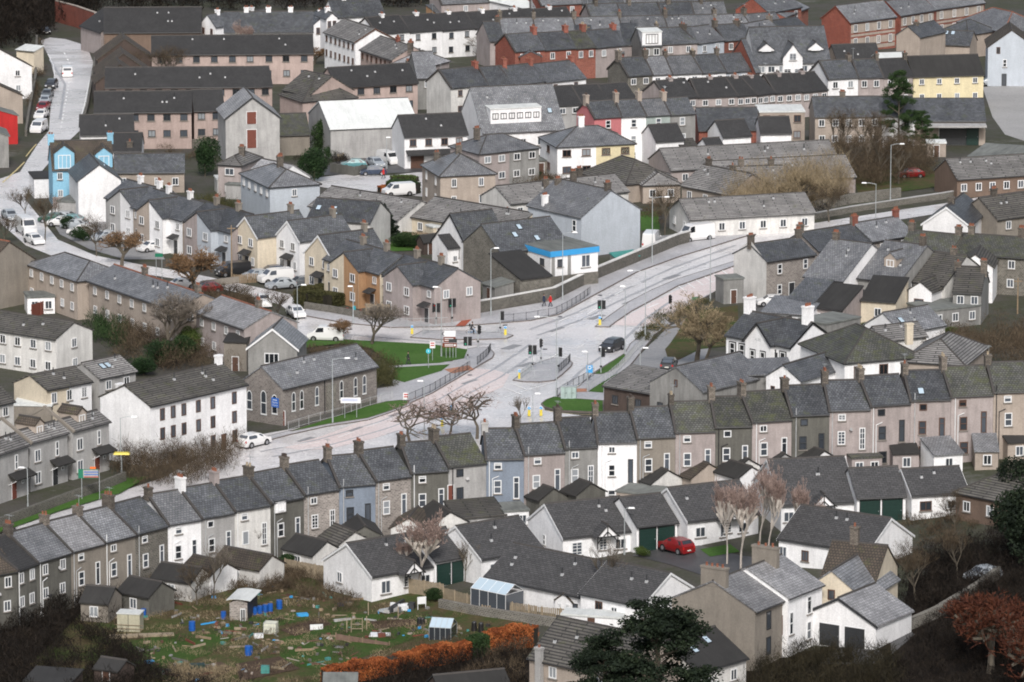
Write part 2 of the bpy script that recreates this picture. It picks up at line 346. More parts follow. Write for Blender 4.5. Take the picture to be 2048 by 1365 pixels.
def autowin(root, w, h, cols, rows, ww, wh, st, fm, y=0., x0=0., face='F', L=None, zs=None):
    for r in range(rows):
        z = h-.45-wh/2-r*2.65 if rows > 1 or h > 4 else h*.55
        if z-wh/2 < .2: z = wh/2+.35
        for c in range(cols):
            q = x0+w*(c+.5)/cols + random.uniform(-.1, .1)
            s2 = st + ('u' if random.random() < .22 else '')
            if face == 'F': window(root, q, y, z, ww, wh, s2, fm)
            elif face == 'L': window(root, x0, q-x0, z, ww, wh, s2, fm, 'L')
            else: window(root, L, q-x0, z, ww, wh, s2, fm, 'R')
NB = [0]
def H(t, ax, ay, bx, by, h, d, label, rt='g', wm='W', rm='s', pitch=33, yaw=None, win=(2,1), ws=(1.0,1.2), st='c', fm='white', name='house', cat='house',
      group=None, ch=(), side=0, wlist=None, t2=None, dx=None, off=0., rise=None, o=.28, vo=.12, dr=None, gut=True, ridge='ridge', sky=(), wm2=None, lift=0., cm=None, barge=None, cd=(.9,.55), potm='redridge'):
    A = T(t, ax, ay); B = T(t2 or t, bx, by)
    a3 = G(*A, h+off); b3 = G(*B, h+off); Z = (a3.z+b3.z)/2
    a3 = PLN(*A, Z); b3 = PLN(*B, Z); dv = b3-a3
    if yaw is None: th = math.atan2(dv.y, dv.x); w = math.hypot(dv.x, dv.y)
    else:
        th = math.radians(yaw); c, s_ = math.cos(th), math.sin(th); ub = B[0]-CU; dA = a3.y*cp+(H0-Z)*sp_
        w = (ub*dA-F*a3.x)/(F*c-ub*s_*cp)
    if dx is not None:
        P0 = a3 if th > 0 else a3+Vector((math.cos(th)*w, math.sin(th)*w, 0)); uc = T(t, dx, 0)[0]
        d = min(16, max(4, abs(uc-(A[0] if th > 0 else B[0]))/sc(P0)/max(.15, abs(math.sin(th)))))
    root = thing(name, label, cat, (a3.x, a3.y, Z-h), th, group)
    body(root, w, d, h, rt, wm, rm, pitch, win, ws, st, fm, ch, side, wlist, rise, o, vo, dr, gut, ridge, sky, wm2, cm, barge, th, cd, potm)
    root['_w'] = w; root['_d'] = d; NB[0] += 1
    return root, w, d, th
def body(root, w, d, h, rt, wm, rm, pitch, win, ws, st, fm, ch, side, wlist, rise, o, vo, dr, gut, ridge, sky, wm2, cm, barge, th, cd=(.9,.55), potm='redridge'):
    Wm, Rm = WM[wm], RM[rm]; tn = math.tan(math.radians(pitch))
    if rise is None: rise = {'g': d/2, 'f': w/2, 'h': min(w, d)/2, 'm': d, 'z': 0}[rt]*tn
    if wm2:
        shell(0, 0, w, d, h, rt, 0, rise, Wm).build('wall', root)
        a = MB(); a.poly([(w/2,-.02,-1.2),(w+.01,-.02,-1.2),(w+.01,-.02,h),(w/2,-.02,h)], WM[wm2]); a.build('painted_front', root)
    else: shell(0, 0, w, d, h, rt, 0, rise, Wm).build('wall', root)
    rmesh = roofmesh(0, 0, w, d, h, rt, rise, Rm, o, vo, ridge); ro = rmesh.build('roof', root)
    if gut and rt in 'gm':
        a = MB(); t = rise/(d/2 if rt == 'g' else d); a.tube((-vo,-o-.05,h-o*t+.06), (w+vo,-o-.05,h-o*t+.06), .07, .07, M['gutter'], 5); a.build('gutter', root)
    if barge:
        a = MB()
        if rt == 'g':
            for x in (0, w):
                sgn = -1 if x == 0 else 1; t = rise/(d/2); X = x+sgn*(vo+.02); X2 = X+sgn*.04
                a.prism([(-o, h-o*t-.12), (d/2, h+rise-.12), (d+o, h-o*t-.12), (d+o, h-o*t+.14), (d/2, h+rise+.16), (-o, h-o*t+.14)], min(X,X2), max(X,X2), M[barge])
        elif rt == 'f':
            t = rise/(w/2); pr = [(-o, h-o*t-.14), (w/2, h+rise-.14), (w+o, h-o*t-.14), (w+o, h-o*t+.14), (w/2, h+rise+.17), (-o, h-o*t+.14)]
            vs = [(x, -vo-.07, z) for x, z in pr]+[(x, -vo-.02, z) for x, z in pr]; n = 6
            a.mesh(vs, [(n+i, n+(i+1) % n, (i+1) % n, i) for i in range(n)]+[tuple(range(n)), tuple(range(2*n-1, n-1, -1))], M[barge])
        a.build('barge_board', root)
    if wlist:
        for q in wlist:
            fx, z, ww, wh = q[:4]; s2 = q[4] if len(q) > 4 else st; f2 = q[5] if len(q) > 5 else fm
            window(root, fx*w, 0, z, ww, wh, s2, f2)
    elif win:
        autowin(root, w, h, win[0], win[1], ws[0], ws[1], st, fm)
    if side:
        if th > 0: autowin(root, d, h, side, win[1] if win else 1, ws[0], ws[1], st, fm, face='L')
        else: autowin(root, d, h, side, win[1] if win else 1, ws[0], ws[1], st, fm, face='R', L=w)
    if dr:
        for q in dr: door(root, q[0]*w, 0, q[1], q[2], q[3] if len(q) > 3 else 'dark', name=q[4] if len(q) > 4 else 'door')
    for q in ch:
        fx, fy, top = q[:3]; pots = q[3] if len(q) > 3 else 2
        if rt == 'f': zr = h+rise*(1-abs(fx-.5)*2)
        elif rt in 'gh': zr = h+rise*(1-abs(fy-.5)*2)
        else: zr = h+rise*fy
        chimney(root, min(max(fx*w, .1), w-.1), fy*d, max(0, zr-.5), zr+top, cd[0], cd[1], cm, pots, potm)
    if rt == 'g' and rm in 'dbtul' and w > 6:
        t = rise/(d/2)
        for q in range(2 if w < 14 else 4):
            y = random.choice((.6,.75,.4))*d/2; x = w*random.uniform(.12,.88); vv = MB(); hh_ = random.choice((.45,.9)); vv.tube((0,0,-.1),(0,0,hh_),.07,.07,M['dark'],6); vv.box(-.16,.16,-.16,.16,-.05,.22,M['pipe'],.04,.04); vv.build('roof_vent', root, (x,y,h+y*t+.2))
    for q in sky:
        t = rise/(d/2 if rt == 'g' else d); y = q[1]*d/2 if rt == 'g' else q[1]*d
        skylight(root, q[0]*w, y, h+y*t+.2, t)
def dish(root, x, z, face='F', L=0.):
    a = MB(); a.tube((0,-.35,.1),(0,-.28,.06),.2,.17,M['dishm'],12); a.tube((0,-.28,.05),(0,0,-.1),.02,.02,M['gutter'],4); a.build('satellite_dish', root, (x,-.02,z), random.uniform(-.5,.5))
M['dishm'] = m_plain('grey dish', (.3,.3,.3), .5)
def ordn(i): return ['first','second','third','fourth','fifth','sixth','seventh','eighth','ninth','tenth','eleventh','twelfth','thirteenth','fourteenth','fifteenth','sixteenth','seventeenth','eighteenth','nineteenth','twentieth','twenty-first','twenty-second','twenty-third','twenty-fourth','twenty-fifth','twenty-sixth','twenty-seventh','twenty-eighth','twenty-ninth','thirtieth'][i]
def row(pts, h, d, specs, rowname, group, name='terraced_house', rear=False, pitch=30, **kw):
    J = [G(*T(*p), h if not isinstance(h, tuple) else h[0]+(h[1]-h[0])*i/(len(pts)-1)) for i, p in enumerate(pts)]
    HH = h
    for i, s_ in enumerate(specs):
        h = HH if not isinstance(HH, tuple) else HH[0]+(HH[1]-HH[0])*(i+.5)/len(specs)
        a, b_ = J[i], J[i+1]; mid = (a+b_)/2; base = zt(mid.x, mid.y); th = math.atan2(b_.y-a.y, b_.x-a.x); w = math.hypot(b_.x-a.x, b_.y-a.y)
        desc = s_[2]; root = thing(name, f'{desc}, {ordn(i)} from left in {rowname}', 'house', (a.x, a.y, base), th, group)
        k = dict(win=(2,2), ws=(.9,1.2), st='c', fm='white', ch=((0,.5,1.3,3),), side=0, wlist=None, rise=None, o=.22, vo=.03, dr=None, gut=True, ridge='ridge', sky=(), wm2=None, cm=None, barge=None)
        k.update(kw); k['cd'] = (random.uniform(.55,.8), random.uniform(.9,1.5)); k['potm'] = random.choice(('redridge','redridge','buff','soot')); k['ch'] = tuple((c_[0],c_[1],c_[2]*random.uniform(.75,1.15),random.choice((1,2,3,4))) for c_ in k['ch'])
        if len(s_) > 3: k.update(s_[3])
        if k['wlist'] and isinstance(HH, tuple): k['wlist'] = [(q[0], q[1]-8.0+h)+tuple(q[2:]) for q in k['wlist'] if q[1]-8.0+h > .8]
        if 'aerial' not in k and random.random() < .5:
            ar = MB(); ax_ = random.uniform(.1,.4); rs_ = d/2*math.tan(math.radians(pitch)); ar.tube((ax_,d/2,h+rs_),(ax_,d/2,h+rs_+2.2),.03,.025,M['steel'],4); ar.tube((ax_-.1,d/2-.5,h+rs_+2.1),(ax_+.1,d/2+.5,h+rs_+2.1),.02,.02,M['steel'],4); [ar.tube((ax_-.3,d/2+q_,h+rs_+2.1),(ax_+.3,d/2+q_,h+rs_+2.1),.015,.015,M['steel'],3) for q_ in (-.45,-.15,.15,.45)]; ar.build('aerial', root)
        body(root, w-.03, d, h, 'g', s_[0], s_[1], pitch, th=th, **k); NB[0] += 1
        # verge upstand at the party wall
        a_ = MB(); t = math.tan(math.radians(k.get('pitch', pitch))); rs = d/2*t
        a_.prism([(-.25, h-.25*t-.02), (d/2, h+rs-.02), (d+.25, h-.25*t-.02), (d+.25, h-.25*t+.3), (d/2, h+rs+.33), (-.25, h-.25*t+.3)], -.16, .12, WM[s_[4]] if len(s_) > 4 else M['ridge'])
        a_.build('party_wall_coping', root)
        if rear:
            if random.random() < .45: dish(root, random.uniform(.45,.65)*w, h-random.uniform(1.,2.6))
            q = MB(); x = random.choice((.35, .5)); m_ = random.choice((M['pipe'], M['pipe'], M['gutter'], M['white']))
            q.tube((x,-.1,0), (x,-.1,h+random.choice((-.2,-.2,.9))), .055, .055, m_, 6); 
            if random.random() < .5: q.tube((x+.35,-.1,0), (x+.35,-.1,h-2.3), .05, .05, m_, 6); q.tube((x+.35,-.1,h-2.3), (x+1.1,-.12,h-2.0), .045, .045, m_, 6)
            q.build('drainpipe', root)
    return J
# ============================================================ BUILDINGS
# ---- long front terrace, seen from the rear
def rw(h, a='b', b_='s', c='t', fm='white', gl='s', cdoor=None):
    l = [(.30+random.uniform(-.03,.03), h-.85, .95, .85, a, fm), (.30, h-3.3, .95, 1.6, b_, fm), (.80+random.uniform(-.02,.02), h-3.35+random.uniform(-.2,.2), .7, 2.6, c, fm), (.32, h-6.2, 1., 1.4, gl, fm)]
    return l
hT = 8.0
jt = [('m',-150,600),('m',120,548),('m',268,490),('m',520,412),('m',760,346),('m',990,284),('m',1228,216),('m',1472,170),('m',1715,118),('j',150,1276),
      ('j',395,1216),('j',652,1158),('j',918,1115),('j',1178,1060),('j',1452,1016),('j',1728,960),('j',2005,928),('k',475,880),('k',715,842),('k',1003,806),('k',1283,764),('k',1577,725),('l',60,690),('l',350,642),('l',625,604),('l',925,570),('l',1218,528),('l',1515,498),('l',1825,466),('l',2200,440)]
R_ = lambda **k: k
random.seed(11)
front = [('D','n','dark rendered end terrace cottage with brown roof'), ('D','d','dark grey rendered cottage with dark tile roof'), ('D','l','grey brown cottage with dark tile roof and large window'),
 ('T','v','taupe rendered cottage with bright pale slate roof', R_(wlist=rw(hT,'b','s','t'))), ('T','l','taupe cottage with tall stair window and pale roof', R_(wlist=rw(hT,'c','s','t'))),
 ('s','s','dark stone cottage with white sash windows', R_(wlist=rw(hT))), ('W','l','cool white painted cottage with pale slate roof', R_(wlist=rw(hT,'b','s','t'))),
 ('g','s','speckled grey cottage with white lintelled windows', R_(wlist=rw(hT,'n','s','t'), ch=((0,.5,1.5,3),), cm=WM['W'])),
 ('w','s','warm white cottage with pipes up its wall', R_(wlist=rw(hT,'b','nu','x'), cm=WM['P'])), ('D','s','dark grey cottage with a small roof dormer', R_(wlist=rw(hT,'c','s','t'))),
 ('S','s','pale rubble stone cottage with tall multi pane window', R_(wlist=rw(hT,'c','x','x'))), ('b','s','blue painted cottage with brown stair window', R_(wlist=rw(hT,'b','s','n','dark'))),
 ('S','s','rubble stone cottage with white framed stair window', R_(wlist=rw(hT,'b','su','t'))), ('D','s','dark rendered cottage with smooth slate roof', R_(wlist=rw(hT,'b','s','t'))),
 ('g','m','pale grey cottage with rusty red tall shutter', R_(wlist=[(.30,hT-.85,.9,.95,'n','dark'),(.30,hT-3.3,.9,1.5,'c','dark'),(.3,hT-6.2,.9,1.2,'s','dark')], ch=((0,.5,1.2,2),))),
 ('b','s','powder blue cottage with dark framed windows', R_(wlist=rw(hT,'b','s','t'), cm=WM['g'])), ('P','s','pinkish cottage with patterned slate roof', R_(wlist=rw(hT,'b','su','t'))),
 ('G','s','speckled grey cottage with small pane stair window', R_(wlist=rw(hT,'c','su','x'))), ('W','s','bright white cottage with dark tall stair window', R_(wlist=[(.36,hT-.85,.8,.8,'c'),(.36,hT-3.3,.85,1.45,'s'),(.84,hT-3.4,.6,2.8,'n','dark'),(.36,hT-6.2,.9,1.2,'s')])),
 ('T','s','taupe cottage with slate roof and vent pipe', R_(wlist=rw(hT,'b','s','t'))), ('P','m','pale pink cottage with mossy patterned roof', R_(wlist=rw(hT,'b','s','t'))),
 ('D','m','dark grey cottage with thick green moss along its ridge', R_(wlist=rw(hT,'n','s','t'))), ('P','m','pink cottage with moss patches on its roof', R_(wlist=rw(hT,'c','s','t'))),
 ('D','s','dark olive grey cottage with twin white pipes', R_(wlist=rw(hT,'n','s','t','dark'))), ('P','s','pink cottage with small pane windows', R_(wlist=rw(hT,'x','x','x'))),
 ('P','s','pink brown cottage with cream downpipe', R_(wlist=rw(hT,'n','s','t','dark'))), ('P','s','pink cottage with brown windows and a skylight', R_(wlist=rw(hT,'n','s','t','brown'), sky=((.3,.25),))),
 ('P','m','dull pink cottage with brown window frames', R_(wlist=rw(hT,'b','s','t','brown'))), ('E','m','sandy cottage at the end beside dark trees', R_(wlist=rw(hT,'b','s','t')))]
row(jt, (6.2,8.0), 8.2, front, 'front terrace', 'terraced cottages of the long front row', rear=True, pitch=32)
tj = [o for o in C.objects if o.get('label','').startswith('pale grey cottage with rusty')][0]
door(tj, tj.children[0].data.vertices[1].co.x*.8, 0, .65, 2.3, 'rust', z=2.6, name='shutter')
dh = [o for o in C.objects if o.get('label','').startswith('dark grey cottage with a small roof')][0]
dormer(dh, .5, -.3, 6.8-1.2, 1.5, 1.3, 1.8, 'm', WM['W'], RM['s'])
# outhouses behind that terrace: (tile, ax,ay, bx,by, roof, wall, rt, yaw)
oh = [('m',350,735,515,620,'D','d','m',"dark lean-to with one skylight behind the dark end cottage"),('m',590,775,790,790,'T','k','G',"dark gabled outhouse below the bright roofed cottage"),
 ('m',860,700,1090,745,'D','k','G',"black felt outhouse with white panel"),('m',1110,600,1400,640,'w','k','G',"black roofed outhouse with white side"),('m',1320,540,1540,590,'W','n','G','brown roofed outhouse by the white cottage'),('m',1560,480,1900,545,'w','n','G','long brown outhouse roof above the bushes'),
 ('n',240,385,462,440,'w','k','G','white outhouse with black roof and three windows'),('n',505,305,650,362,'w','u','G','ribbed black lean-to beside stone cottage'),('n',720,300,960,290,'D','k','f','black outhouse roof below blue cottage'),('n',1030,240,1290,250,'w','n','f','brown roofed outhouse behind the birch'),('n',1340,210,1590,190,'w','k','f','small black roofed outhouse with white gable'),
 ('n',1510,170,1870,140,'g','u','m','grey lean-to behind the shuttered cottage'),('n',1860,120,2040,110,'W','f','z','white flat roofed kitchen with roof lantern below the powder blue cottage'),
 ('k',290,1250,490,1245,'D','k','f','black pyramid outhouse roof below the pinkish cottage'),('k',560,1215,770,1225,'D','k','f','black gabled outhouse below the speckled cottage'),('k',850,1185,1150,1215,'E','f','z','flat mossy roofed extension with rooflight panels'),('k',1110,1130,1340,1140,'w','k','f','black outhouse roof with aerial'),('k',1400,1090,1650,1120,'E','n','f','brown gabled outhouse below the mossy roofed cottage'),('k',1700,1050,1930,1080,'w','k','f','white gabled outhouse with brown hatch'),('l',-40,1090,150,1080,'W','k','f','white gable outhouse with small brown hatch'),
 ('l',180,1010,410,1020,'g','k','f','pale gable outhouse with black roof'),('l',470,990,700,1015,'W','k','f','white and blue shadowed gable outhouse'),('l',790,945,1010,935,'P','m','z','pink flat roofed kitchen with wide white window'),('l',1090,910,1280,905,'P','k','m','dark lean-to with white fascia'),('l',1390,920,1600,905,'W','l','m','white glazed lean-to with bright roof'),('l',1690,890,1860,890,'E','l','m','pale roofed lean-to by the last cottages'),('l',1930,830,2100,820,'E','k','m','brown lean-to with white fascia at right edge')]
for t, ax, ay, bx, by, wmm, rmm, rt, lb in oh:
    yw = 34 if (rt == 'f' and t in 'kl') else None; G2 = rt == 'G'; rt = 'g' if G2 else rt
    q = H(t, ax, ay, bx, by, 2.2, 4.2 if rt != 'f' else 6., lb, rt, wmm, rmm, 30 if rt in 'fg' else 14, yaw=yw, win=(1 if rt != 'f' else 0, 1) if rt != 'z' else (2,1), name='outhouse', cat='outhouse', group='outhouses behind the front terrace', gut=False)
# ---- white bungalows in front
bg = 'white bungalows with dark shingle roofs'
def tim(root, w, x, h, z=0):                    # timbered porch gable
    a = MB(); s_ = shell(0,0,2.6,1.4,h,'f',0,1.3,WM['W'],h-.05)
    o = s_.build('porch_gable', root, (x,-1.2,0)); roofmesh(0,0,2.6,1.4,h,'f',1.3,RM['b'],.2,.15).build('porch_roof', o)
    for x0, z0, x1, z1 in ((0,h,1.3,h+1.3),(1.3,h+1.3,2.6,h),(0,h+.02,2.6,h+.02),(1.3,h,1.3,h+1.2),(.7,h,1.3,h+.6),(1.9,h,1.3,h+.6),(.05,h-1.3,.05,h),(2.55,h-1.3,2.55,h),(.05,h-.7,.6,h),(2.55,h-.7,2.,h)):
        a.tube((x0,-.05,z0),(x1,-.05,z1),.07,.07,M['black'],4)
    a.build('timber_frame', o)
    window(root, x+1.3, 0, h-1.1, 1.0, 1.3, 'x', 'white')
def gar(root, x0, x1, h):
    w_ = (x1-x0); 
    for k in range(2): door(root, x0+w_*(.27+.46*k), 0, w_*.4, h-.25, 'green', name='garage_door')
r,w,d,th = H('n',890,590,1350,512,2.7,9.4,'white bungalow behind the long fence with birch in front of it','g','W','b',30,wlist=[(.22,1.25,1.3,1.5,'c'),(.85,1.3,1.3,1.2,'c')],barge='white',ch=(),name='bungalow',cat='bungalow',group=bg)
tim(r,w,w*.42,2.6); window(r,0,6.2,1.4,1.,1.2,'c','white','L'); thb = math.degrees(th)
r,w,d,th = H('n',1352,482,1592,438,2.9,8.2,'dark green double garage block joined to the birch fronted bungalow','g','W','b',30,win=None,name='garage',cat='garage',group='green door garages'); gar(r,0,w,2.7)
r,w,d,th = H('n',1690,462,2140,385,2.7,9.4,'white bungalow with tall gable between the garages and conservatory house','g','W','b',30,yaw=thb,wlist=[(.22,1.3,1.4,1.3,'c')],barge='white',name='bungalow',cat='bungalow',group=bg)
r,w,d,th = H('n',1722,592,None or 1828+615,742,2.7,9.6,'white bungalow with glass conservatory and stepped roof','g','W','b',30,wlist=[(.9,1.2,1.1,1.2,'c','dark')],barge=None,name='bungalow',cat='bungalow',group=bg); thc = math.degrees(th); RB3 = r
r,w,d,th = H('o',590,712,1040,802,2.6,9.2,'white bungalow end with large white gable beside the grey rendered house','g','W','b',30,yaw=thc,wlist=[(.3,1.1,1.,2.,'c','brown'),(.55,1.2,.9,1.3,'c')],barge='white',name='bungalow',cat='bungalow',group=bg)
r,w,d,th = H('o',460,308,1000,252,2.7,9.5,'white bungalow with timbered porch facing the tarmac forecourt','g','W','b',30,wlist=[(.19,1.3,1.3,1.5,'x'),(.78,1.35,1.4,1.2,'c')],barge='white',name='bungalow',cat='bungalow',group=bg); tim(r,w,w*.40,2.6); window(r,0,5,1.4,.7,1.2,'s','white','L')
r,w,d,th = H('o',1000,226,1296,192,2.9,8.2,'dark green double garage beside the parked red car','g','W','b',30,win=None,name='garage',cat='garage',group='green door garages'); gar(r,0,w,2.8)
r,w,d,th = H('o',1372,187,1890,128,2.7,9.5,'white bungalow behind the birches right of the red car','g','W','b',30,wlist=[(.18,1.3,1.3,1.2,'c'),(.5,1.2,.8,1.5,'c'),(.78,1.3,1.2,1.2,'c')],barge='white',name='bungalow',cat='bungalow',group=bg); tim(r,w,w*.42,2.6)
r,w,d,th = H('l',272,1282,830,1256,2.7,9.5,'white bungalow below the pink cottages with small timbered porch','g','W','b',30,wlist=[(.1,1.3,1.2,1.2,'c'),(.85,1.35,.8,1.,'c')],barge='white',name='bungalow',cat='bungalow',group=bg,dx=105); tim(r,w,w*.38,2.6)
r,w,d,th = H('l',826,1230,1182,1215,2.9,8.2,'dark green double garage nearest the right edge','g','W','b',30,win=None,name='garage',cat='garage',group='green door garages'); gar(r,0,w,2.8)
r,w,d,th = H('l',1227,1212,1640,1188,2.7,9.5,'white bungalow with projecting white gable near the dark yew','g','W','b',30,wlist=[(.25,1.4,1.4,1.1,'c','brown'),(.7,1.4,1.,1.,'c')],barge='white',name='bungalow',cat='bungalow',group=bg,dx=1110)
r,w,d,th = H('p',255,312,905,412,2.7,9.5,'white bungalow with big bluish gable facing right','g','W','b',30,wlist=[(.05,1.3,1.,1.2),(.3,1.2,.9,1.2,'c','brown')],barge='white',name='bungalow',cat='bungalow',group=bg)
H('l',1550,1190,2048,1290,3,9,'dark ribbed roof house half hidden by the yew','h','n','u',30,win=(3,1))
# ---- front right cluster
r,w,d,th = H('p',80,846,318,752,6.2,10,'grey rendered house with huge blank gable and frosty slate roof','g','T','v',26,wlist=[(.42,4.7,.9,1.9,'n','dark'),(.42,2,.9,1.9,'n','dark'),(.9,3.6,.8,2.1,'n','brown')],ch=((0.04,.5,1.6,4),),cm=WM['T'],ridge='ridge',cd=(.6,3.)); th0 = math.degrees(th)
r,w,d,th = H('p',322,750,572,656,6.2,10,'white rendered house attached to the frosty roofed grey house','g','W','v',26,yaw=th0,wlist=[(.1,3.4,.8,2.4,'s'),(.62,4.6,.9,1.9,'t'),(.62,1.9,.9,1.9,'s')],ch=((0.55,.5,1.7,3),),cm=WM['T'],cd=(.6,3.))
r,w,d,th = H('p',420,868,965,952,2.9,7.5,'white double garage with two dark open bays','f','W','v',27,win=None,name='garage',cat='garage',group=None,barge='dark'); 
for k in range(2): door(r, w*(.38+.34*k), 0, 2.35, 2.35, 'dark', name='garage_door')  # dark panels, not doors: they paint the shade inside the open bays
r,w,d,th = H('p',570,584,965,622,5.0,8,'cream cottage with quoined gable and dark tiled roof behind the garage','g','C','n',40,wlist=[(.72,3.9,1.,1.1,'n','brown')],ch=((.4,.5,1.9,1),),name='house',dx=1150); 
window(r,w,d*.28,3.6,.8,1.9,'n','brown','R'); window(r,w,d*.72,3.8,.8,1.9,'n','brown','R'); window(r,w,d*.72,1.2,.8,1.2,'n','brown','R')
H('p',400,712,880,735,4.4,10,'slate roofed wing with a small cream gable window','f','C','l',36,yaw=-24,wlist=[(.5,4.6,.8,1.1,'n','brown')],name='house',cat='house wing')
r,w,d,th = H('o',215,1182,900,1330,5.4,9,'pink house with ribbed roof at the bottom behind the pine','g','K','u',36,win=(2,2),wm2=None); 
for q in r.children:
    if q.name.startswith('wall'): q.data.materials[0] = WM['E']
chimney(r, 1.6, -.35, 0, 6.8, .75, .5, WM['g'], 1)
H('o',1440,1292,1800,1186,3.0,8.5,'low dark roofed annexe with skylights below grey gable','g','w','k',30,win=(2,1),sky=((.3,.55),(.65,.7)),name='annexe',cat='annexe')
H('s',880,1385,1020,1372,1.6,4,'small shed roof at the very bottom edge','g','N','k',30,win=None,name='shed',cat='shed')
# ---- junction cluster
fw = [(.10,.0),(.18,.0),(.34,.0),(.64,.0),(.78,.0),(.87,.0)]
r,w,d,th = H('j',235,432,925,267,4.5,8,'stone church hall with arched windows and blue sign','g','S','l',34,win=None,name='church_hall',cat='church hall',dx=-73,ridge='ridge'); CH = (r,w,d,th)
def arched(root, x, y, z, w, h, face='F'):
    a = MB(); n = 8; o_ = []; i_ = []
    for rr, L in ((w/2, o_), (w/2-.09, i_)):
        L += [(-rr, -h/2+(w/2-rr))]; L += [(-rr*math.cos(math.pi*k/n), h/2-w/2+rr*1.35*math.sin(math.pi*k/n)) for k in range(n+1)]; L += [(rr, -h/2+(w/2-rr))]
    for k in range(len(o_)-1):
        a.poly([(o_[k][0],-.08,o_[k][1]),(i_[k][0],-.08,i_[k][1]),(i_[k+1][0],-.08,i_[k+1][1]),(o_[k+1][0],-.08,o_[k+1][1])][::-1], M['white'])
    a.box(-w/2,w/2,-.12,.02,-h/2-.1,-h/2+.05,M['white']); a.box(-w/2+.05,w/2-.05,-.07,0,-.05,.05,M['white'])
    b_ = MB(); b_.poly([(x_,-.03,z_) for x_, z_ in i_][::-1], M['glass']); rz = {'F':0,'L':-math.pi/2,'R':math.pi/2}[face]
    o = a.build('window', root, (x,y,z), rz); b_.build('pane', o)
for fx in (.115,.20,.36,.62,.77,.865): arched(r, fx*w, 0, 2.5, .72, 2.3)
for fy, hh in ((.45,2.9),(.18,2.3)): arched(r, 0, fy*d, 2.3, .95, hh, 'L')
arched(r, 0, d*.8, 2.3, .9, 2.3, 'L'); door(r, .25, .3, 1.0, 2.2, 'rust', 'L', -.6)
a = MB(); a.tube((w*.44,-.1,0),(w*.44,-.1,4.4),.07,.07,M['gutter'],6); a.build('drainpipe', r); a = MB(); a.box(w*.46,w*.56,-.12,.0,-1,3.6,WM['s']); a.build('buttress', r)
r,w,d,th = H('i',1096,562,1802,402,7.6,9,'long white three storey building with ribbed mossy roof','g','W','u',25,win=None,dx=710,ch=((.97,.5,1.3,0),(.1,.8,.9,0)),cm=WM['W'],name='long_house',cat='building')
for fx in (.125,.235,.345,.495,.645,.87):
    for k, z in enumerate((6.3,3.9,1.5)):
        if fx < .5 and k == 2: continue
        window(r, fx*w, 0, z, .75, 1.5, 'n', 'brown')
door(r, w*.755, 0, .9, 2.1, 'brown')
r,w,d,th = H('i',1815,132,2173,116,5.3,7,'grey gabled house with white verges behind the church hall','f','G','l',38,yaw=-8,wlist=[(.48,4.0,1.9,1.4,'c')],barge='white')
# L side terrace (semi rows)
r,w,d,th = H('e',195,727,565,842,5.4,8,'beige terraced block with pale hipped slate roof at the left','h','E','l',24,win=(5,2),yaw=-58,ws=(.9,1.1)); 
r,w,d,th = H('e',650,852,1290,1082,5.4,8,'long beige semi row with pale slate roof behind the bare sycamore','g','E','l',24,yaw=-58,win=(7,2),ws=(.9,1.1),side=2,ch=((.35,.5,1.2,4),(.95,.5,1.2,3)),ridge='redridge')
r,w,d,th = H('e',1435,1082,1787,1200,5.4,8,'pinkish semi row with frosty slate roof left of the side road','g','P','v',24,yaw=-58,win=(4,2),ws=(.9,1.1),ch=((.75,.5,1.2,4),),ridge='redridge')
r,w,d,th = H('e',-120,765,255,692,6,10,'large dark grey gable end at the left frame edge','f','T','n',32,win=None,ridge='redridge')
H('e',200,975,400,968,2.3,4,'small white flat roofed summerhouse with green roof','z','W','f',win=(2,1),fm='white',name='garden_room',cat='garden room')
H('e',-150,1190,410,1276,5,7.3,'white cottages with dark ribbed roof at the left edge','g','w','u',23,win=(5,2),side=1,name='house')
H('e',225,1262,410,1276,4.4,3,'white projecting wing of the ribbed roof cottages','m','w','u',20,win=(1,1),ws=(1.3,1.1),name='house',cat='house wing')
r,w,d,th = H('i',340,442,668,380,5.2,11,'cream and white cottage pair with dark ribbed roof','g','C','u',23,win=(3,1),dx=80,wm2='W',ws=(.9,1.4))
r,w,d,th = H('i',722,358,992,302,5.2,11,'pale grey house with two skylights in its ribbed roof','g','g','t',26,win=(2,1),dx=465,sky=((.35,.55),(.5,.55)))
H('i',-160,585,100,522,5.2,9,'dark roofed house cut by the left edge','g','w','u',33,win=(2,1))
H('i',95,555,375,560,3.2,6,'flat grey extension with white roof edge','z','T','w',win=None,name='extension',cat='extension')
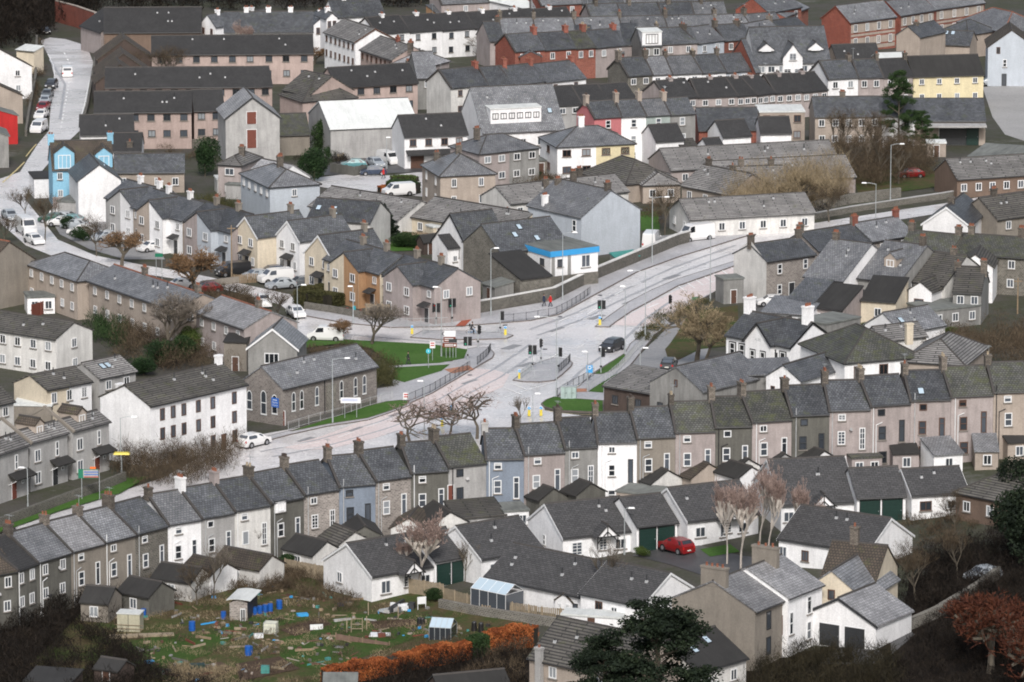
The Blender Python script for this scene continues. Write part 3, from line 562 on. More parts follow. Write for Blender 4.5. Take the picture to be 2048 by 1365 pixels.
# new terrace with dormers lower left
for i,(ax,ay,bx,by,lb) in enumerate(((-110,945,205,842,'beige new house with red door at left edge'),(218,828,492,752,'beige new house with dark door in the middle of three'),(528,744,797,672,'beige new house with red door beside the pointed cypress'))):
    r,w,d,th = H('i',ax,ay,bx,by,6.0,8.5,lb,'g','E','t',28,wlist=[(.2,4.2,1.1,1.5,'c'),(.72,4.4,.6,1.8,'s'),(.2,1.5,1.1,1.5,'c'),(.86,1.8,.5,.5,'n')],group='new beige terrace with gabled dormers',dx=ax-165)
    for q in r.children:
        if q.name.startswith('wall'): q.data.materials[0] = WM['g'] if i != 5 else 0
    dormer(r, w*.3, .9, 6.3, 1.7, 1.3, 3, 'g', WM['E'], RM['n'], 'c')
    door(r, w*.66, 0, .9, 2.1, 'dark' if i == 1 else 'rust')
    a = MB(); a.prism([(-1.3,2.5),(0,3.1),(0,3.25),(-1.35,2.65)], w*.52, w*1.0, RM['k']); a.build('porch_canopy', r)
    a = MB(); [a.tube((w*q_,-1.2,2.5),(w*q_,0,1.9),.05,.05,M['white'],4) for q_ in (.53,.99)]; a.build('canopy_bracket', r)
    a = MB(); t = .7; a.prism([(-.35,5.85),(4.25,8.3),(8.85,5.85),(8.85,6.2),(4.25,8.68),(-.35,6.2)], -.16, .16, WM['T']); a.build('party_wall_coping', r)
# ---- semi-detached cross gabled pairs
def pair(t, bx, by, lb, w1, w2, rm='s', h=5.2, yaw=-55, sc1=1., chs=((.3,.5,1.3,4),(.72,.5,1.3,4)), wing=True, cm='T'):
    p = T(t, bx, by); b3 = G(*p, h); th = math.radians(yaw); w = 14*sc1; d = 7.6
    a3 = b3-Vector((math.cos(th)*w, math.sin(th)*w, 0))
    root = thing('semi_detached_pair', lb, 'house pair', (a3.x, a3.y, b3.z-h), th, 'semi-detached pairs with central gables')
    body(root, w, d, h, 'g', w1, rm, 30, None, (1,1.2), 'c', 'white', chs, 2, None, None, .25, .12, None, True, 'ridge', (), w2, WM[cm], None, th, (.8,.6))
    y = -1.3; ww = 7.2; x0 = w/2-ww/2
    shell(x0, y, ww, 4, h, 'f', 0, ww/2*.56, WM[w1]).build('wall', root)
    a = MB(); a.poly([(w/2,y-.02,-1),(x0+ww+.01,y-.02,-1),(x0+ww+.01,y-.02,h),(w/2,y-.02,h+ww/2*.56)], WM[w2]); a.build('painted_front', root)
    a = MB(); a.poly([(x0+ww+.02,y,-1),(x0+ww+.02,0,-1),(x0+ww+.02,0,h),(x0+ww+.02,y,h)], WM[w2]); a.build('painted_front', root)
    roofmesh(x0, y, ww, 5.3, h, 'f', ww/2*.56, RM[rm], .25, .15).build('roof', root)
    for fx in (.2, .8):
        for z in (4.1, 1.5): window(root, x0+fx*ww, y, z, 1.25, 1.25, 'c')
    for x in (1.3, w-1.3): window(root, x, 0, 4.2, .9, 1.0, 'c'); door(root, x+(.3 if x < 5 else -.6), 0, .9, 2.1, 'dark')
    a = MB(); a.prism([(-1.2,2.4),(0,2.9),(0,3.0),(-1.2,2.5)], w-2.7, w-.9, RM['d']); a.build('porch_canopy', root)
    NB[0] += 1; return root
pair('f',1350,902,'grey rendered pair beside the traffic lights with twin stone chimneys','P','P')
pair('f',950,802,'orange and cream pair with central gable behind the timber fence','C','O')
pair('e',1690,500,'pinkish grey and pale blue pair left of the cream gable','P','B')
pair('e',1335,412,'white and beige pair with tall white chimneys','E','W',cm='W')
pair('e',1100,330,'small pale grey pair with white chimney near the white angled house','g','W',sc1=.9,cm='W')
for ax,ay,bx,by,tt,wm_,lb,sk in ((1712,485,1882,531,'e','C','cream gable fronted house between the pairs',()),(192,515,362,562,'f','W','white gable fronted house with skylights and a small porch',((.7,.5),)),(400,640,606,690,'f','C','cream gable fronted house above the clipped hedge',())):
    r,w,d,th = H(tt,ax,ay,bx,by,5.2,9,lb,'f',wm_,'s',38,yaw=-55,wlist=[(.25,4.2,1.1,1.2),(.72,4.2,1.1,1.2),(.25,1.5,1.2,1.2),(.8,1.5,.8,1.2)],barge='white',dr=[(.55,.9,2.1)],ch=((.5,.85,1.2,3),),cm=WM['T'])
    a = MB(); a.prism([(-1.1,2.4),(0,2.9),(0,3.05),(-1.15,2.5)], w*.4, w*.75, RM['d']); a.build('porch_canopy', r)
H('f',420,395,880,480,4.6,8,'slate roof with three skylights behind the cream gables','g','w','s',30,win=None,yaw=-20,sky=((.1,.5),(.35,.5),(.4,.2)))
# hips
H('f',145,167,510,142,5.2,13,'pale blue and pink hipped pair with central chimney','h','B','l',25,win=(1,1),ch=((.5,.5,1.6,4),),ws=(.8,1.1),side=5,dx=-93)
r,w,d,th = H('b',1680,1130,2113,1083,5.2,8.5,'pink and blue grey hipped pair with tall aerial pole','h','P','l',25,win=(4,2),ch=((.2,.5,1.4,4),),wm2='G',ws=(1.2,1.1))
r,w,d,th = H('c',420,1080,985,1052,5.2,9.7,'white and yellow hipped pair with white chimney','h','W','l',25,win=(4,2),ch=((.42,.5,1.7,3),),wm2='Y',cm=WM['W'],ws=(1.4,1.1),st='c',fm='brown',side=1,yaw=16)
r,w,d,th = H('b',1392,1292,1795,1285,5.2,10.5,'beige hipped house with ivy topped chimney above the bare round tree','h','E','l',30,yaw=16,win=(2,2),ws=(.8,1.3),ch=((.5,.5,1.3,3),(.2,.8,1.3,2)),side=2,fm='white')
H('a',1595,1205,1765,1212,5,8,'small hipped house with ribbed roof right of the dark yew','h','P','t',30,win=(1,2),ch=((.6,.5,1.2,3),),ws=(1.5,1.1),yaw=-20)
H('a',1790,1292,2010,1330,4.6,7,'white gabled house with red ridge among hipped houses','g','W','v',32,yaw=-48,win=(2,1),ch=((.6,.5,1.2,4),))
# striped bungalows
sb = 'white bungalows with ribbed concrete roofs'
H('f',435,302,1080,407,2.7,10,'long white bungalow row with striped roof behind the pines','g','w','t',24,win=(6,1),side=0,ws=(1.,1.1),group=sb,name='bungalow_row',cat='bungalow row',ch=((.35,1.,1.0,1),),vo=.2)
H('f',1185,380,1900,502,2.7,10,'long cream bungalow row with striped roof left of the black barged house','g','C','t',24,win=(6,1),group=sb,name='bungalow_row',cat='bungalow row',ch=((.5,1.,1.0,1),))
H('f',1905,288,2768,195,2.7,9,'striped roof bungalow row with tall brown chimneys behind light blue house','g','w','t',25,win=(6,1),group=sb,dx=1690,ch=((.37,.3,1.6,2),(.63,.4,1.8,3),(.73,.6,1.8,3)),name='bungalow_row',cat='bungalow row')
H('g',600,60,920,163,3.0,9,'dark hipped striped roof bungalow on a beige base','h','E','u',32,yaw=-58,win=(3,1),group=sb,name='bungalow',cat='bungalow')
H('g',1045,152,1320,150,2.8,9,'beige striped roof bungalow behind the round bare tree','h','E','t',25,yaw=10,win=(2,1),group=sb,name='bungalow',cat='bungalow')
H('g',1330,150,1680,232,2.8,9,'striped bungalow with brown chimney above the white gabled one','g','E','t',30,yaw=-50,win=(3,1),group=sb,ch=((.1,.5,1.2,2),(.6,.5,.9,1)),name='bungalow',cat='bungalow')
H('g',1390,402,2300,385,2.8,9.5,'white bungalow with striped roof along the road wall','g','w','t',24,yaw=17,win=(6,1),group=sb,side=2,name='bungalow',cat='bungalow',vo=.2)
H('g',1700,180,2100,196,2.8,9,'low striped roof bungalow behind the brown scrub','g','E','t',30,yaw=8,win=(3,1),group=sb,ch=((.25,.5,1.3,2),(.8,.5,1.2,1)),name='bungalow',cat='bungalow')
H('c',1250,1250,2488,1185,2.6,11,'long pale ribbed roof building behind the bungalows','g','P','t',24,win=(6,1),name='long_building',cat='building')
H('c',1600,1345,2600,1296,2.4,11,'second pale ribbed roof building with metal fascia strips','g','P','t',24,win=None,name='long_building',cat='building')
# light blue house, stone barn, blue band shop, black barge house
r,w,d,th = H('g',595,387,1025,347,5.9,12.5,'large pale blue house with big blank gable facing the road','f','B','l',31,yaw=38,win=None,ch=((.5,.06,1.2,4),(.42,.9,1.0,3)),name='blue_house',barge=None); window(r,0,1.6,4.5,.9,1.7,'s','white','L')
H('g',400,407,590,390,4.6,6,'pale blue lower wing with small slate roof and white chimney','g','B','l',34,yaw=30,win=None,wlist=[(.2,3.1,.8,1.4,'s')],ch=((-.0,.5,1.3,3),),cm=WM['W'],name='house',cat='house wing')
r,w,d,th = H('f',1832,642,2328,582,4.9,9.8,'dark rubble stone barn with slate roof and skylights','g','s','s',33,win=None,dx=1556,name='stone_barn',cat='barn',sky=((.35,.5),(.48,.75),(.62,.3))) 
r,w,d,th = H('g',147,838,372,815,3.3,8,'low stone workshop with dark sloping roof','m','s','k',16,yaw=32,win=None,name='workshop',cat='workshop',rise=2.2)
for q in r.children:
    if q.name.startswith('wall'): pass
r,w,d,th = H('g',370,640,716,600,5.4,8.5,'white flat roofed building with bright blue fascia band','z','W','f',win=None,dx=130,name='flat_roofed_shop',cat='shop')
a = MB(); a.box(-.16,w+.16,-.2,d,4.7,5.5,M['bluep']); a.build('blue_fascia', r)
a = MB(); a.box(-.05,w+.05,-.05,d,-1,1.9,WM['s']); a.build('stone_base', r); a = MB()
for x in (.02,.36): a.box(w*x,w*x+.5,-.1,0,1.9,4.69,WM['G'])
a.build('pilaster', r); window(r,w*.2,0,3.7,.9,1.1,'c','dark'); window(r,w*.74,0,3.6,1.5,1.8,'c','white'); window(r,0,d*.25,3.7,1.1,1.,'c','dark','L')
r,w,d,th = H('f',1600,632,1900,595,3.4,10,'white house with steep black barge boards and slate roof','g','W','s',42,yaw=32,win=None,barge='black',name='house',sky=()) 
window(r,0,3,2.6,.9,1.1,'c','dark','L'); window(r,0,6.5,2.2,.8,1.,'c','dark','L')
H('f',1445,610,1552,600,3.6,2.5,'small dark roofed porch on the black barged house','m','W','d',28,yaw=30,win=(1,1),ws=(.7,.9),name='porch',cat='porch')
# right centre cluster
q18 = 'stone cottages along the right road'
r,w,d,th = H('h',165,708,520,657,5.6,7.2,'rubble stone cottage with blank white gable by the junction','g','S','s',26,wlist=[(.27,4.3,.8,1.4,'s'),(.8,4.5,.8,1.4,'s'),(.27,1.4,.8,1.4,'s')],ch=((.0,.5,1.5,3),(1.,.5,1.4,3)),group=q18,dr=[(.52,.9,2.1)])
a = MB(); a.poly([(-.03,d,-1.2),(-.03,0,-1.2),(-.03,0,5.6),(-.03,d/2,5.6+d/2*.7),(-.03,d,5.6)], WM['w']); a.build('white_gable_face', r)
H('h',540,632,935,568,5.6,7.5,'second stone cottage with long slate roof beyond the white gable','g','S','s',28,win=(3,1),ch=((.0,.5,1.3,3),(1.,.5,1.3,3)),group=q18)
H('h',937,562,1245,512,5.8,7.5,'third stone cottage with half bright slate roof and brick chimneys','g','S','l',28,win=(2,1),ch=((.0,.5,1.2,4),(1.,.5,1.2,4)),group=q18,cm=WM['R'])
H('h',1308,430,1648,445,5,12,'white blue gable with white verges behind slate roofs','f','W','s',36,yaw=-16,win=None,barge='white',ch=((.5,.3,1,0),))
H('h',1850,400,2200,352,5,8,'dark ribbed roof house at right edge above the stone row','g','T','u',32,win=(2,1),ch=((.3,.5,1.2,3),))
H('h',1130,622,1500,658,5.4,8,'stone row house with worn slate roof and brick chimneys','g','s','m',27,win=(2,2),ch=((.02,.5,1.3,3),(.95,.5,1.3,3)),group=q18)
H('h',1505,645,2150,690,5.4,8,'long stone row with worn slate roof at the right edge','g','s','m',27,win=(5,2),ch=((.15,.5,1.3,3),(.72,.5,1.5,3)),group=q18)
H('h',440,815,728,842,4.8,14,'white and pink rear wing under a broad pale slate roof','g','W','l',30,yaw=-36,win=None,wm2='P',ch=((.1,.5,1.2,4),(.02,.9,1,2)),name='house')
r,w,d,th = H('h',835,826,1135,862,4.8,14,'grey and cream rear wing with arched dormer in pale roof','g','G','l',30,yaw=-36,win=None,wm2='C',side=2,name='house',ch=((.9,.5,1.4,4),)); dormer(r,w*.4,2.4,6.2,2.,1.3,3,'g',WM['E'],RM['l'])
H('h',1240,852,1470,880,4.6,11,'dark ribbed roof rear wing next to the cream wing','g','w','u',30,yaw=-36,win=(1,1),ch=((.6,.5,1,2),))
H('h',1560,745,1820,775,5,7,'white triangular gable above the ribbed roofs','f','W','u',34,yaw=-10,win=None)
r,w,d,th = H('h',1205,915,1372,935,4.2,8,'white gabled cottage with brown window and ribbed roof','f','W','u',34,yaw=-28,wlist=[(.45,2.5,1.4,1.2,'n','brown')])
H('h',1528,930,1735,938,4.4,8,'grey cottage with turquoise window under ribbed roof','g','G','u',34,yaw=-12,win=(2,1),ch=((.0,.5,.8,1),(1.3,.4,1.8,3)))
H('h',1370,1072,1730,1032,2.6,6,'low grey extension with glassy green flat roof','z','G','f',win=(3,1),name='extension',cat='extension')
H('h',280,1030,480,1060,2.8,7,'low slate lean-to behind the white hatchback','m','P','s',20,yaw=-30,win=None,name='lean_to',cat='lean-to')
H('h',480,1038,722,1052,2.9,6,'pink outbuilding with black roof and white window','m','P','k',20,yaw=-30,win=(2,1),name='lean_to',cat='lean-to')
H('h',728,968,855,980,3.6,5,'flat pink extension with white casement','z','P','k',win=(1,1),ws=(1.2,1.3),yaw=-15,name='extension',cat='extension')
H('h',856,990,1110,1015,3.4,6,'cream extension under a dark lean-to roof','m','C','k',20,yaw=-20,win=(1,1),name='extension',cat='extension')
H('h',1150,1228,1470,1172,2.6,10,'white bungalow with weathered slate roof and skylight strip','g','W','l',30,win=None,dx=900,sky=((.2,.5),))
H('h',1010,1290,1335,1252,2.8,9,'low ribbed roof outbuilding beside the cream chimney','g','w','t',30,win=None,dx=880,name='outbuilding',cat='outbuilding')
H('h',600,1170,850,1120,2.4,5,'flat grey garage roof behind the pub','z','G','f',win=None,name='garage',cat='garage')
H('h',130,1080,480,1130,2.4,6,'row of low pale roofed sheds behind the pub','m','W','l',10,win=None,yaw=-20,name='outbuilding',cat='outbuilding')
r,w,d,th = H('g',1655,1246,2127,1350,4.2,8,'white pub with black window surrounds and front gable','g','W','s',32,win=None,name='pub',cat='pub',yaw=-45,ch=((.03,.5,2.0,4),(.93,.5,2.2,4)),cm=WM['W'],cd=(1.0,1.2))
x0 = w*.36; shell(x0,-.8,4.4,4,4.2,'f',0,2.4,WM['W']).build('wall', r); roofmesh(x0,-.8,4.4,6,4.2,'f',2.4,RM['s'],.25,.25).build('roof', r)
a = MB(); [a.tube((x0+p_[0],-1.1,p_[1]),(x0+p_[2],-1.1,p_[3]),.11,.11,M['black'],4) for p_ in ((-.25,4.1,2.2,6.75),(2.2,6.75,4.65,4.1))]
a.prism([(-.3,3.95),(4,6.65),(8.3,3.95),(8.3,4.2),(4,6.95),(-.3,4.2)], w+.13, w+.18, M['black']); a.build('barge_board', r)
for x in (.1,.25,.72,.88):
    a = MB(); a.box(-.62,.62,-.04,0,-.95,.95,M['black']); o = a.build('window_surround', r, (x*w,0,2.6)); f,g_ = win_mesh(.9,1.6,'s','white'); q = link('window', f, o, (0,-.03,0))
for x in (.3,.7):
    a = MB(); a.box(-.5,.5,-.04,0,-.9,.9,M['black']); o = a.build('window_surround', r, (x0+4.4*x,-.8,2.4)); f,g_ = win_mesh(.75,1.5,'s','white'); link('window', f, o, (0,-.03,0))
PUB = (r, x0)
a = MB(); a.box(w*.68,w*.80,-.1,-.03,1.2,3.2,M['black']); a.build('menu_board', r)
H('l',737,247,1300,206,4.2,13,'white hipped villa with dark mossy slate roof and big windows','h','W','m',30,yaw=22,win=(3,1),ws=(1.2,1.7),fm='brown',st='c',ch=((.98,.25,2.2,0),),cm=WM['C'],name='villa',cat='villa')
H('l',675,95,740,110,5.6,6,'small mossy topped gable behind the hipped villa','f','W','m',36,yaw=-25,win=None,name='outbuilding',cat='outbuilding')
H('l',1150,232,1610,255,3.4,12,'grey ribbed hipped roof behind the cream chimney','h','E','t',30,yaw=-18,win=(3,1))
r,w,d,th = H('k',760,412,1096,468,3.3,5.5,'low brown boarded building with pale lean-to roof','m','N','t',17,win=(2,1),ws=(.9,1.1),fm='dark',name='store',cat='store building')
r,w,d,th = H('k',1096,385,1480,447,4.2,12,'large grey roughcast hall with blank gable beside the brown store','f','G','l',30,yaw=-42,win=None,wlist=[(.5,4.7,.5,.9,'n','brown'),(.2,1.2,.9,1.5,'n','dark')],name='hall',cat='hall')
r,w,d,th = H('l',162,342,412,402,3.6,12,'white gabled cottage with brown windows behind the mossy cottages','f','W','s',33,yaw=-36,win=None,wlist=[(.2,1.8,.6,1.5,'n','brown'),(.82,1.8,.7,1.2,'n','brown')],sky=())
H('k',1800,335,2150,300,3.6,4,'grey rendered link wing beside the white gabled cottage','m','G','l',15,win=None,yaw=10,name='link_wing',cat='house wing')
# ---- left upper
r,w,d,th = H('a',385,1243,830,1232,6,9,'azure blue house with blue dormers and brown roof','g','A','n',38,win=(4,2),ws=(.8,1.1),ch=((0,.5,1.2,2),(1,.5,1.2,2)),cm=WM['A'],name='house'); dormer(r,.3,-.15,5.9,3.,2.6,3,'g',WM['A'],RM['n'],'c'); dormer(r,w*.7,-.3,6.2,2.6,2.,3,'g',WM['A'],RM['n'],'c')
H('e',250,105,388,100,3,6,'white flat annexe with azure side beside the blue house','z','W','k',win=None,name='annexe',cat='annexe')
H('a',572,1330,884,1318,6.3,10,'white angled house with tall blank gable','f','W','s',36,yaw=12,win=None,name='house',sky=((.7,.5),))
H('e',420,270,790,290,2.6,5,'pale concrete retaining annexe below the white angled house','z','g','f',win=None,name='annexe',cat='annexe')
H('a',835,1264,1347,1260,3.2,7,'low beige building with slate roof right of the white angled house','g','E','s',32,win=(4,1),ch=((.25,.9,.8,1),),name='house')
H('a',590,990,980,984,3.4,8,'dark roofed low building behind the blue house','g','W','d',32,win=None,name='outbuilding',cat='outbuilding')
H('a',822,1106,1032,1106,3.0,7,'small dark roof with chimney between blue house and apartments','g','W','d',32,win=None,ch=((.6,.1,1,1),),name='outbuilding',cat='outbuilding')
pa = 'pink apartment blocks with dark roofs'
for (t,ax,ay,bx,by,h,n,lb,rows_) in (('a',690,820,1400,814,6.2,6,'nearest pink apartment block with dark roof',2),('a',1420,808,1640,803,6.2,2,'small pink apartment block with metal balconies',2),('a',770,638,1780,632,5.6,9,'middle pink apartment block under long dark roof',2),('a',1784,634,1990,628,5.6,2,'short pink apartment block left of the grey warehouse ridge',1),
    ('a',1110,398,2290,388,5.6,9,'furthest pink apartment block behind the bare tree',2),('b',630,638,1226,602,5.6,5,'pink apartment block behind the white metal barn',2)):
    r,w,d,th = H(t,ax,ay,bx,by,h,8.5,lb,'g','p','d',31,win=(n,rows_),ws=(1.2,1.1),fm='dark',group=pa,name='apartment_block',cat='apartment block',o=.4)
for k,(ax,ay,bx,lb) in enumerate(((715,440,1112,'rearmost brown gabled roof beside the hill road'),(710,545,1100,'middle brown gabled roof beside the hill road'),(700,612,1060,'lower brown gabled roof beside the hill road'))):
    H('a',ax,ay,bx,ay-8,4.2,8,lb,'f','N','n',36,win=None,group='brown gabled roofs above the hill road',name='house')
H('b',245,658,440,716,5.4,9,'pink end block with ribbed roof left of the metal barn','g','p','u',31,yaw=-52,win=(4,2),ws=(.7,1.2),fm='brown',group=pa,name='apartment_block',cat='apartment block')
H('b',385,748,780,716,4.5,9,'ribbed hipped roof behind the white metal barn','h','p','u',30,win=None,name='apartment_block',cat='apartment block')
r,w,d,th = H('a',1650,870,2045,863,7.2,10,'tall grey warehouse gable with red brown loading doors','f','g','v',37,yaw=10,win=None,barge='dark',name='warehouse',cat='warehouse'); [door(r,w*.48,0,1.5,hh,'rust',z=z,name='loading_door') for z,hh in ((6.2,2.),(2.3,3.))]
H('b',215,990,437,983,3.4,9,'low stone shed with mossy slate roof beside the warehouse','g','T','m',30,win=None,name='stone_shed',cat='shed')
r,w,d,th = H('b',590,955,1236,934,4.8,17,'white sheet metal barn roof with pale walls','g','g','w',21,yaw=14,win=None,name='metal_barn',cat='barn',o=.1)
r,w,d,th = H('b',1130,1004,1592,984,5.2,9,'white modern house with brown windows left of hipped pair','g','W','d',32,win=(4,1),ws=(1.1,1.1),fm='brown',dx=1030,name='house'); a=MB(); a.prism([(-1.4,2.3),(0,2.9),(0,3.05),(-1.4,2.45)],.2,w*.8,RM['d']); a.build('porch_canopy',r); door(r,w*.2,0,2.2,2.1,'brown',name='garage_door')
r,w,d,th = H('b',545,237,770,338,6.2,8,'white terrace with deep ribbed roof and timber panels','g','W','t',28,yaw=-64,win=(7,2),ws=(.7,1.1),fm='brown',name='terraced_block',cat='terrace block',barge='brown')
r,w,d,th = H('b',808,366,1040,474,5.0,8,'pink low terrace stepping down behind the white terrace','g','p','t',28,yaw=-64,win=(7,1),ws=(.7,1.1),fm='brown',ch=((.55,.5,1.,5),(.95,.5,1,3)),name='terraced_block',cat='terrace block',cm=WM['R'])
H('b',1040,470,1290,462,4.5,8,'frosty grey roofed house below the pink low terrace','h','P','v',30,win=None,yaw=-30,ch=((.2,.5,1.4,3),))
H('b',1225,575,1370,568,5.5,9,'grey blue slate roofed house with flat dormer','g','G','l',32,win=(1,1),yaw=10,ch=((.0,.9,.8,3),),dx=1140)
# top rows
W5 = ('W','d'); 
row([('b',930,250),('b',1170,236),('b',1410,224),('b',1650,211),('b',1890,199),('b',2130,187),('b',2388,175)],5.2,8.5,[('W','d','white flat with dark roof')]*6,'the long white terrace at the top','white terraced flats at the top',win=(2,2),ws=(.9,1.1),fm='dark',ch=((.5,.5,.6,1),),cm=WM['W'])
H('b',1755,302,1862,297,5,9,'grey gable house beside the red brick gables','g','P','s',34,win=(1,1),dx=1655,ch=((1.2,.5,1,2),))
row([('c',110,378),('c',330,368),('c',560,358),('c',700,350),('c',930,336)],5.6,8.5,[('R','s','red brick house'),('R','s','slate roofed brick house'),('R','m','brick house with mossy dark roof'),('P','s','grey slate roofed house')],'top brick row','red brick rear terrace',win=(2,1),ch=((.95,.5,1.2,4),),cm=WM['R'],side=0)
for k,(ax,ay,bx,by,wm_,lb) in enumerate(((148,420,300,415,'R','first red brick outrigger with pitched slate roof'),(430,392,565,385,'P','grey pink outrigger between brick ones'),(572,345,690,350,'R','plain red brick outrigger left of the dark windowed wall'),(775,390,906,330,'R','right hand red brick outrigger with sloping roof'),(908,330,1030,400,'P','striped pinkish outrigger beside the white dormer'))):
    H('c',ax,ay,bx,by,4.6,6,lb,'f' if k == 0 else 'm',wm_,'s',26,yaw=6,win=None,group='rear outriggers at the top centre',name='outrigger',cat='outrigger')
r,w,d,th = H('c',1035,340,1185,335,5.4,8,'grey blue house with large white box dormer','g','G','s',34,win=(2,1),ws=(1.1,1.3)); dormer(r,.1,-.1,5.5,w*.95,2.4,5,'m',WM['W'],RM['w'],'c','dark')
row([('c',1185,325),('c',1445,318),('c',1640,300),('c',1850,290),('d',300,262),('d',500,240)],5.2,8,[('P','s','pinkish house with skylight'),('B','l','bluish house with slate roof'),('R','s','brick house with slate roof'),('P','l','pale roofed house'),('R','s','brick roofed house')],'row beside box dormer','upper slate terrace',win=(2,1),ch=((.02,.5,1.2,4),))
row([('c',10,245),('c',260,242),('c',560,238),('c',900,232),('c',1230,225),('c',1600,218),('c',1850,212),('d',300,200)],5.2,7.5,[('P','l','grey roof house')]*7,'roofline above brick row','roofs above the brick row',win=(1,1),ch=((.02,.5,1.3,4),))
row([('c',670,160),('c',900,155),('c',1190,148),('c',1430,144),('c',1670,140)],5.4,9,[('P','s','hipped end slate house'),('P','s','slate house'),('G','s','slate house'),('G','l','slate house')],'second top row','slate houses near the top',win=None,ch=((.3,.5,1.3,4),))
row([('c',300,40),('c',600,30),('c',900,20),('c',1250,12),('c',1500,8)],5.4,9,[('R','l','brick backed house'),('G','s','slate house'),('G','l','slate house'),('G','s','slate house')],'topmost row','topmost slate houses',win=(2,1),ch=((.1,.5,1.6,4),))
row([('b',1400,30),('b',1750,20),('b',2050,60),('b',2250,60)],4.6,8,[('P','l','pale house'),('W','w','white roofed shed'),('R','l','brick backed house')],'the pale group at the top','pale group at the top',win=(1,1),ch=())
row([('c',935,558),('c',1116,550),('c',1260,545),('c',1480,538),('c',1655,530),('c',1836,522)],5.6,8.5,[('s','s','dark stone house with white window'),('W','l','white house with slate roof'),('W','l','white house with grey blue roof'),('W','s','white house with dark slate roof'),('B','s','pale blue house')],'row behind white rear terrace','middle slate terrace',win=(2,1),ch=((.02,.5,1.3,4),),ws=(1.,1.1),fm='white')
row([('c',1225,728),('c',1450,714),('c',1740,704),('c',1880,696),('d',230,684),('d',430,674),('d',615,662)],4.4,8.5,[('P','d','pinkish rear with long dark roof')]*6,'the long dark roofed row','long dark roofed row',win=(3,1),ws=(1.,1.),ch=((.5,.5,.5,1),),cm=WM['P'])
row([('c',410,774),('c',600,766),('c',800,756),('c',1010,744)],4.6,8.5,[('g','d','pale grey rear with dark roof')]*3,'short row by coral house','short dark roofed row',win=(2,1),ws=(1.1,1.),ch=())
row([('b',1470,644),('b',1740,628),('b',1930,620),('c',330,602),('c',630,580)],6.6,8.5,[('w','s','off white three storey house'),('W','s','white three storey house'),('W','s','white slate roofed house'),('W','s','white blank walled house')],'the white row left of centre','tall white terrace',win=(2,2),ws=(.8,1.),fm='brown',ch=((1.,.5,1.2,3),),cm=WM['R'])
rt_ = row([('c',690,866),('c',888,856),('c',1070,850),('c',1246,842),('c',1430,834)],7.4,7,[('K','s','coral pink painted house'),('W','s','bright white painted house'),('V','l','sage green painted house'),('G','s','dark grey house')],'the colourful painted row','colourful painted terrace',win=(1,3),ws=(.9,1.3),ch=((.02,.5,1.5,3),),cm=WM['E'],st='s')
wk = 'small white gabled houses above the ribbed roofs'
H('c',1140,1037,1345,1030,4.0,6.5,'white gabled cottage with two brown windows below the grey painted house','g','W','d',32,win=(2,1),ws=(.9,1.),fm='brown',yaw=20,group=wk)
H('c',1630,1005,1836,1000,4.0,6.5,'white gabled cottage in the middle of three with white windows','g','W','d',32,win=(2,1),ws=(.9,1.),yaw=20,group=wk)
H('d',122,978,346,972,4.0,6.5,'white gabled cottage rightmost of three before the brown building','g','W','d',32,win=(2,1),ws=(.9,1.),yaw=6,group=wk)
H('c',1540,1120,1655,1112,2.2,6,'tiny dark roofed garage between the white gabled cottages','g','W','d',30,win=None,name='garage',cat='garage')
H('c',1350,1130,1470,1120,2.0,6,'small ribbed roof shed below dark grey house','g','W','u',30,win=None,name='shed',cat='shed')
H('c',1455,955,1895,950,4,9,'dark slate workshop with red brown walls','g','R','s',32,win=None,name='workshop',cat='workshop')
H('d',115,825,445,822,5,7,'brown flat building with white sheet roof','z','E','w',win=(3,2),ws=(1.2,1.2),fm='brown',name='flat_building',cat='building')
r,w,d,th = H('b',1702,974,2300,946,4,9.5,'grey roofed building with a long white glazed dormer strip','g','W','l',40,win=(5,1),dx=1520,name='office_building',cat='building',sky=((.88,.4),))
o = shell(0,0,w*.62,3.5,2.6,'m',0,.1,WM['W'],0).build('dormer', r, (w*.12,1.2,4.9)); roofmesh(0,0,w*.62,3.5,2.6,'m',.1,RM['w'],.1,.1).build('dormer_roof', o)
for q in range(6): f,g_ = win_mesh(1.0,1.0,'cn','dark'); link('window', f, o, (w*.62*(q+.6)/6.2,0,1.5))
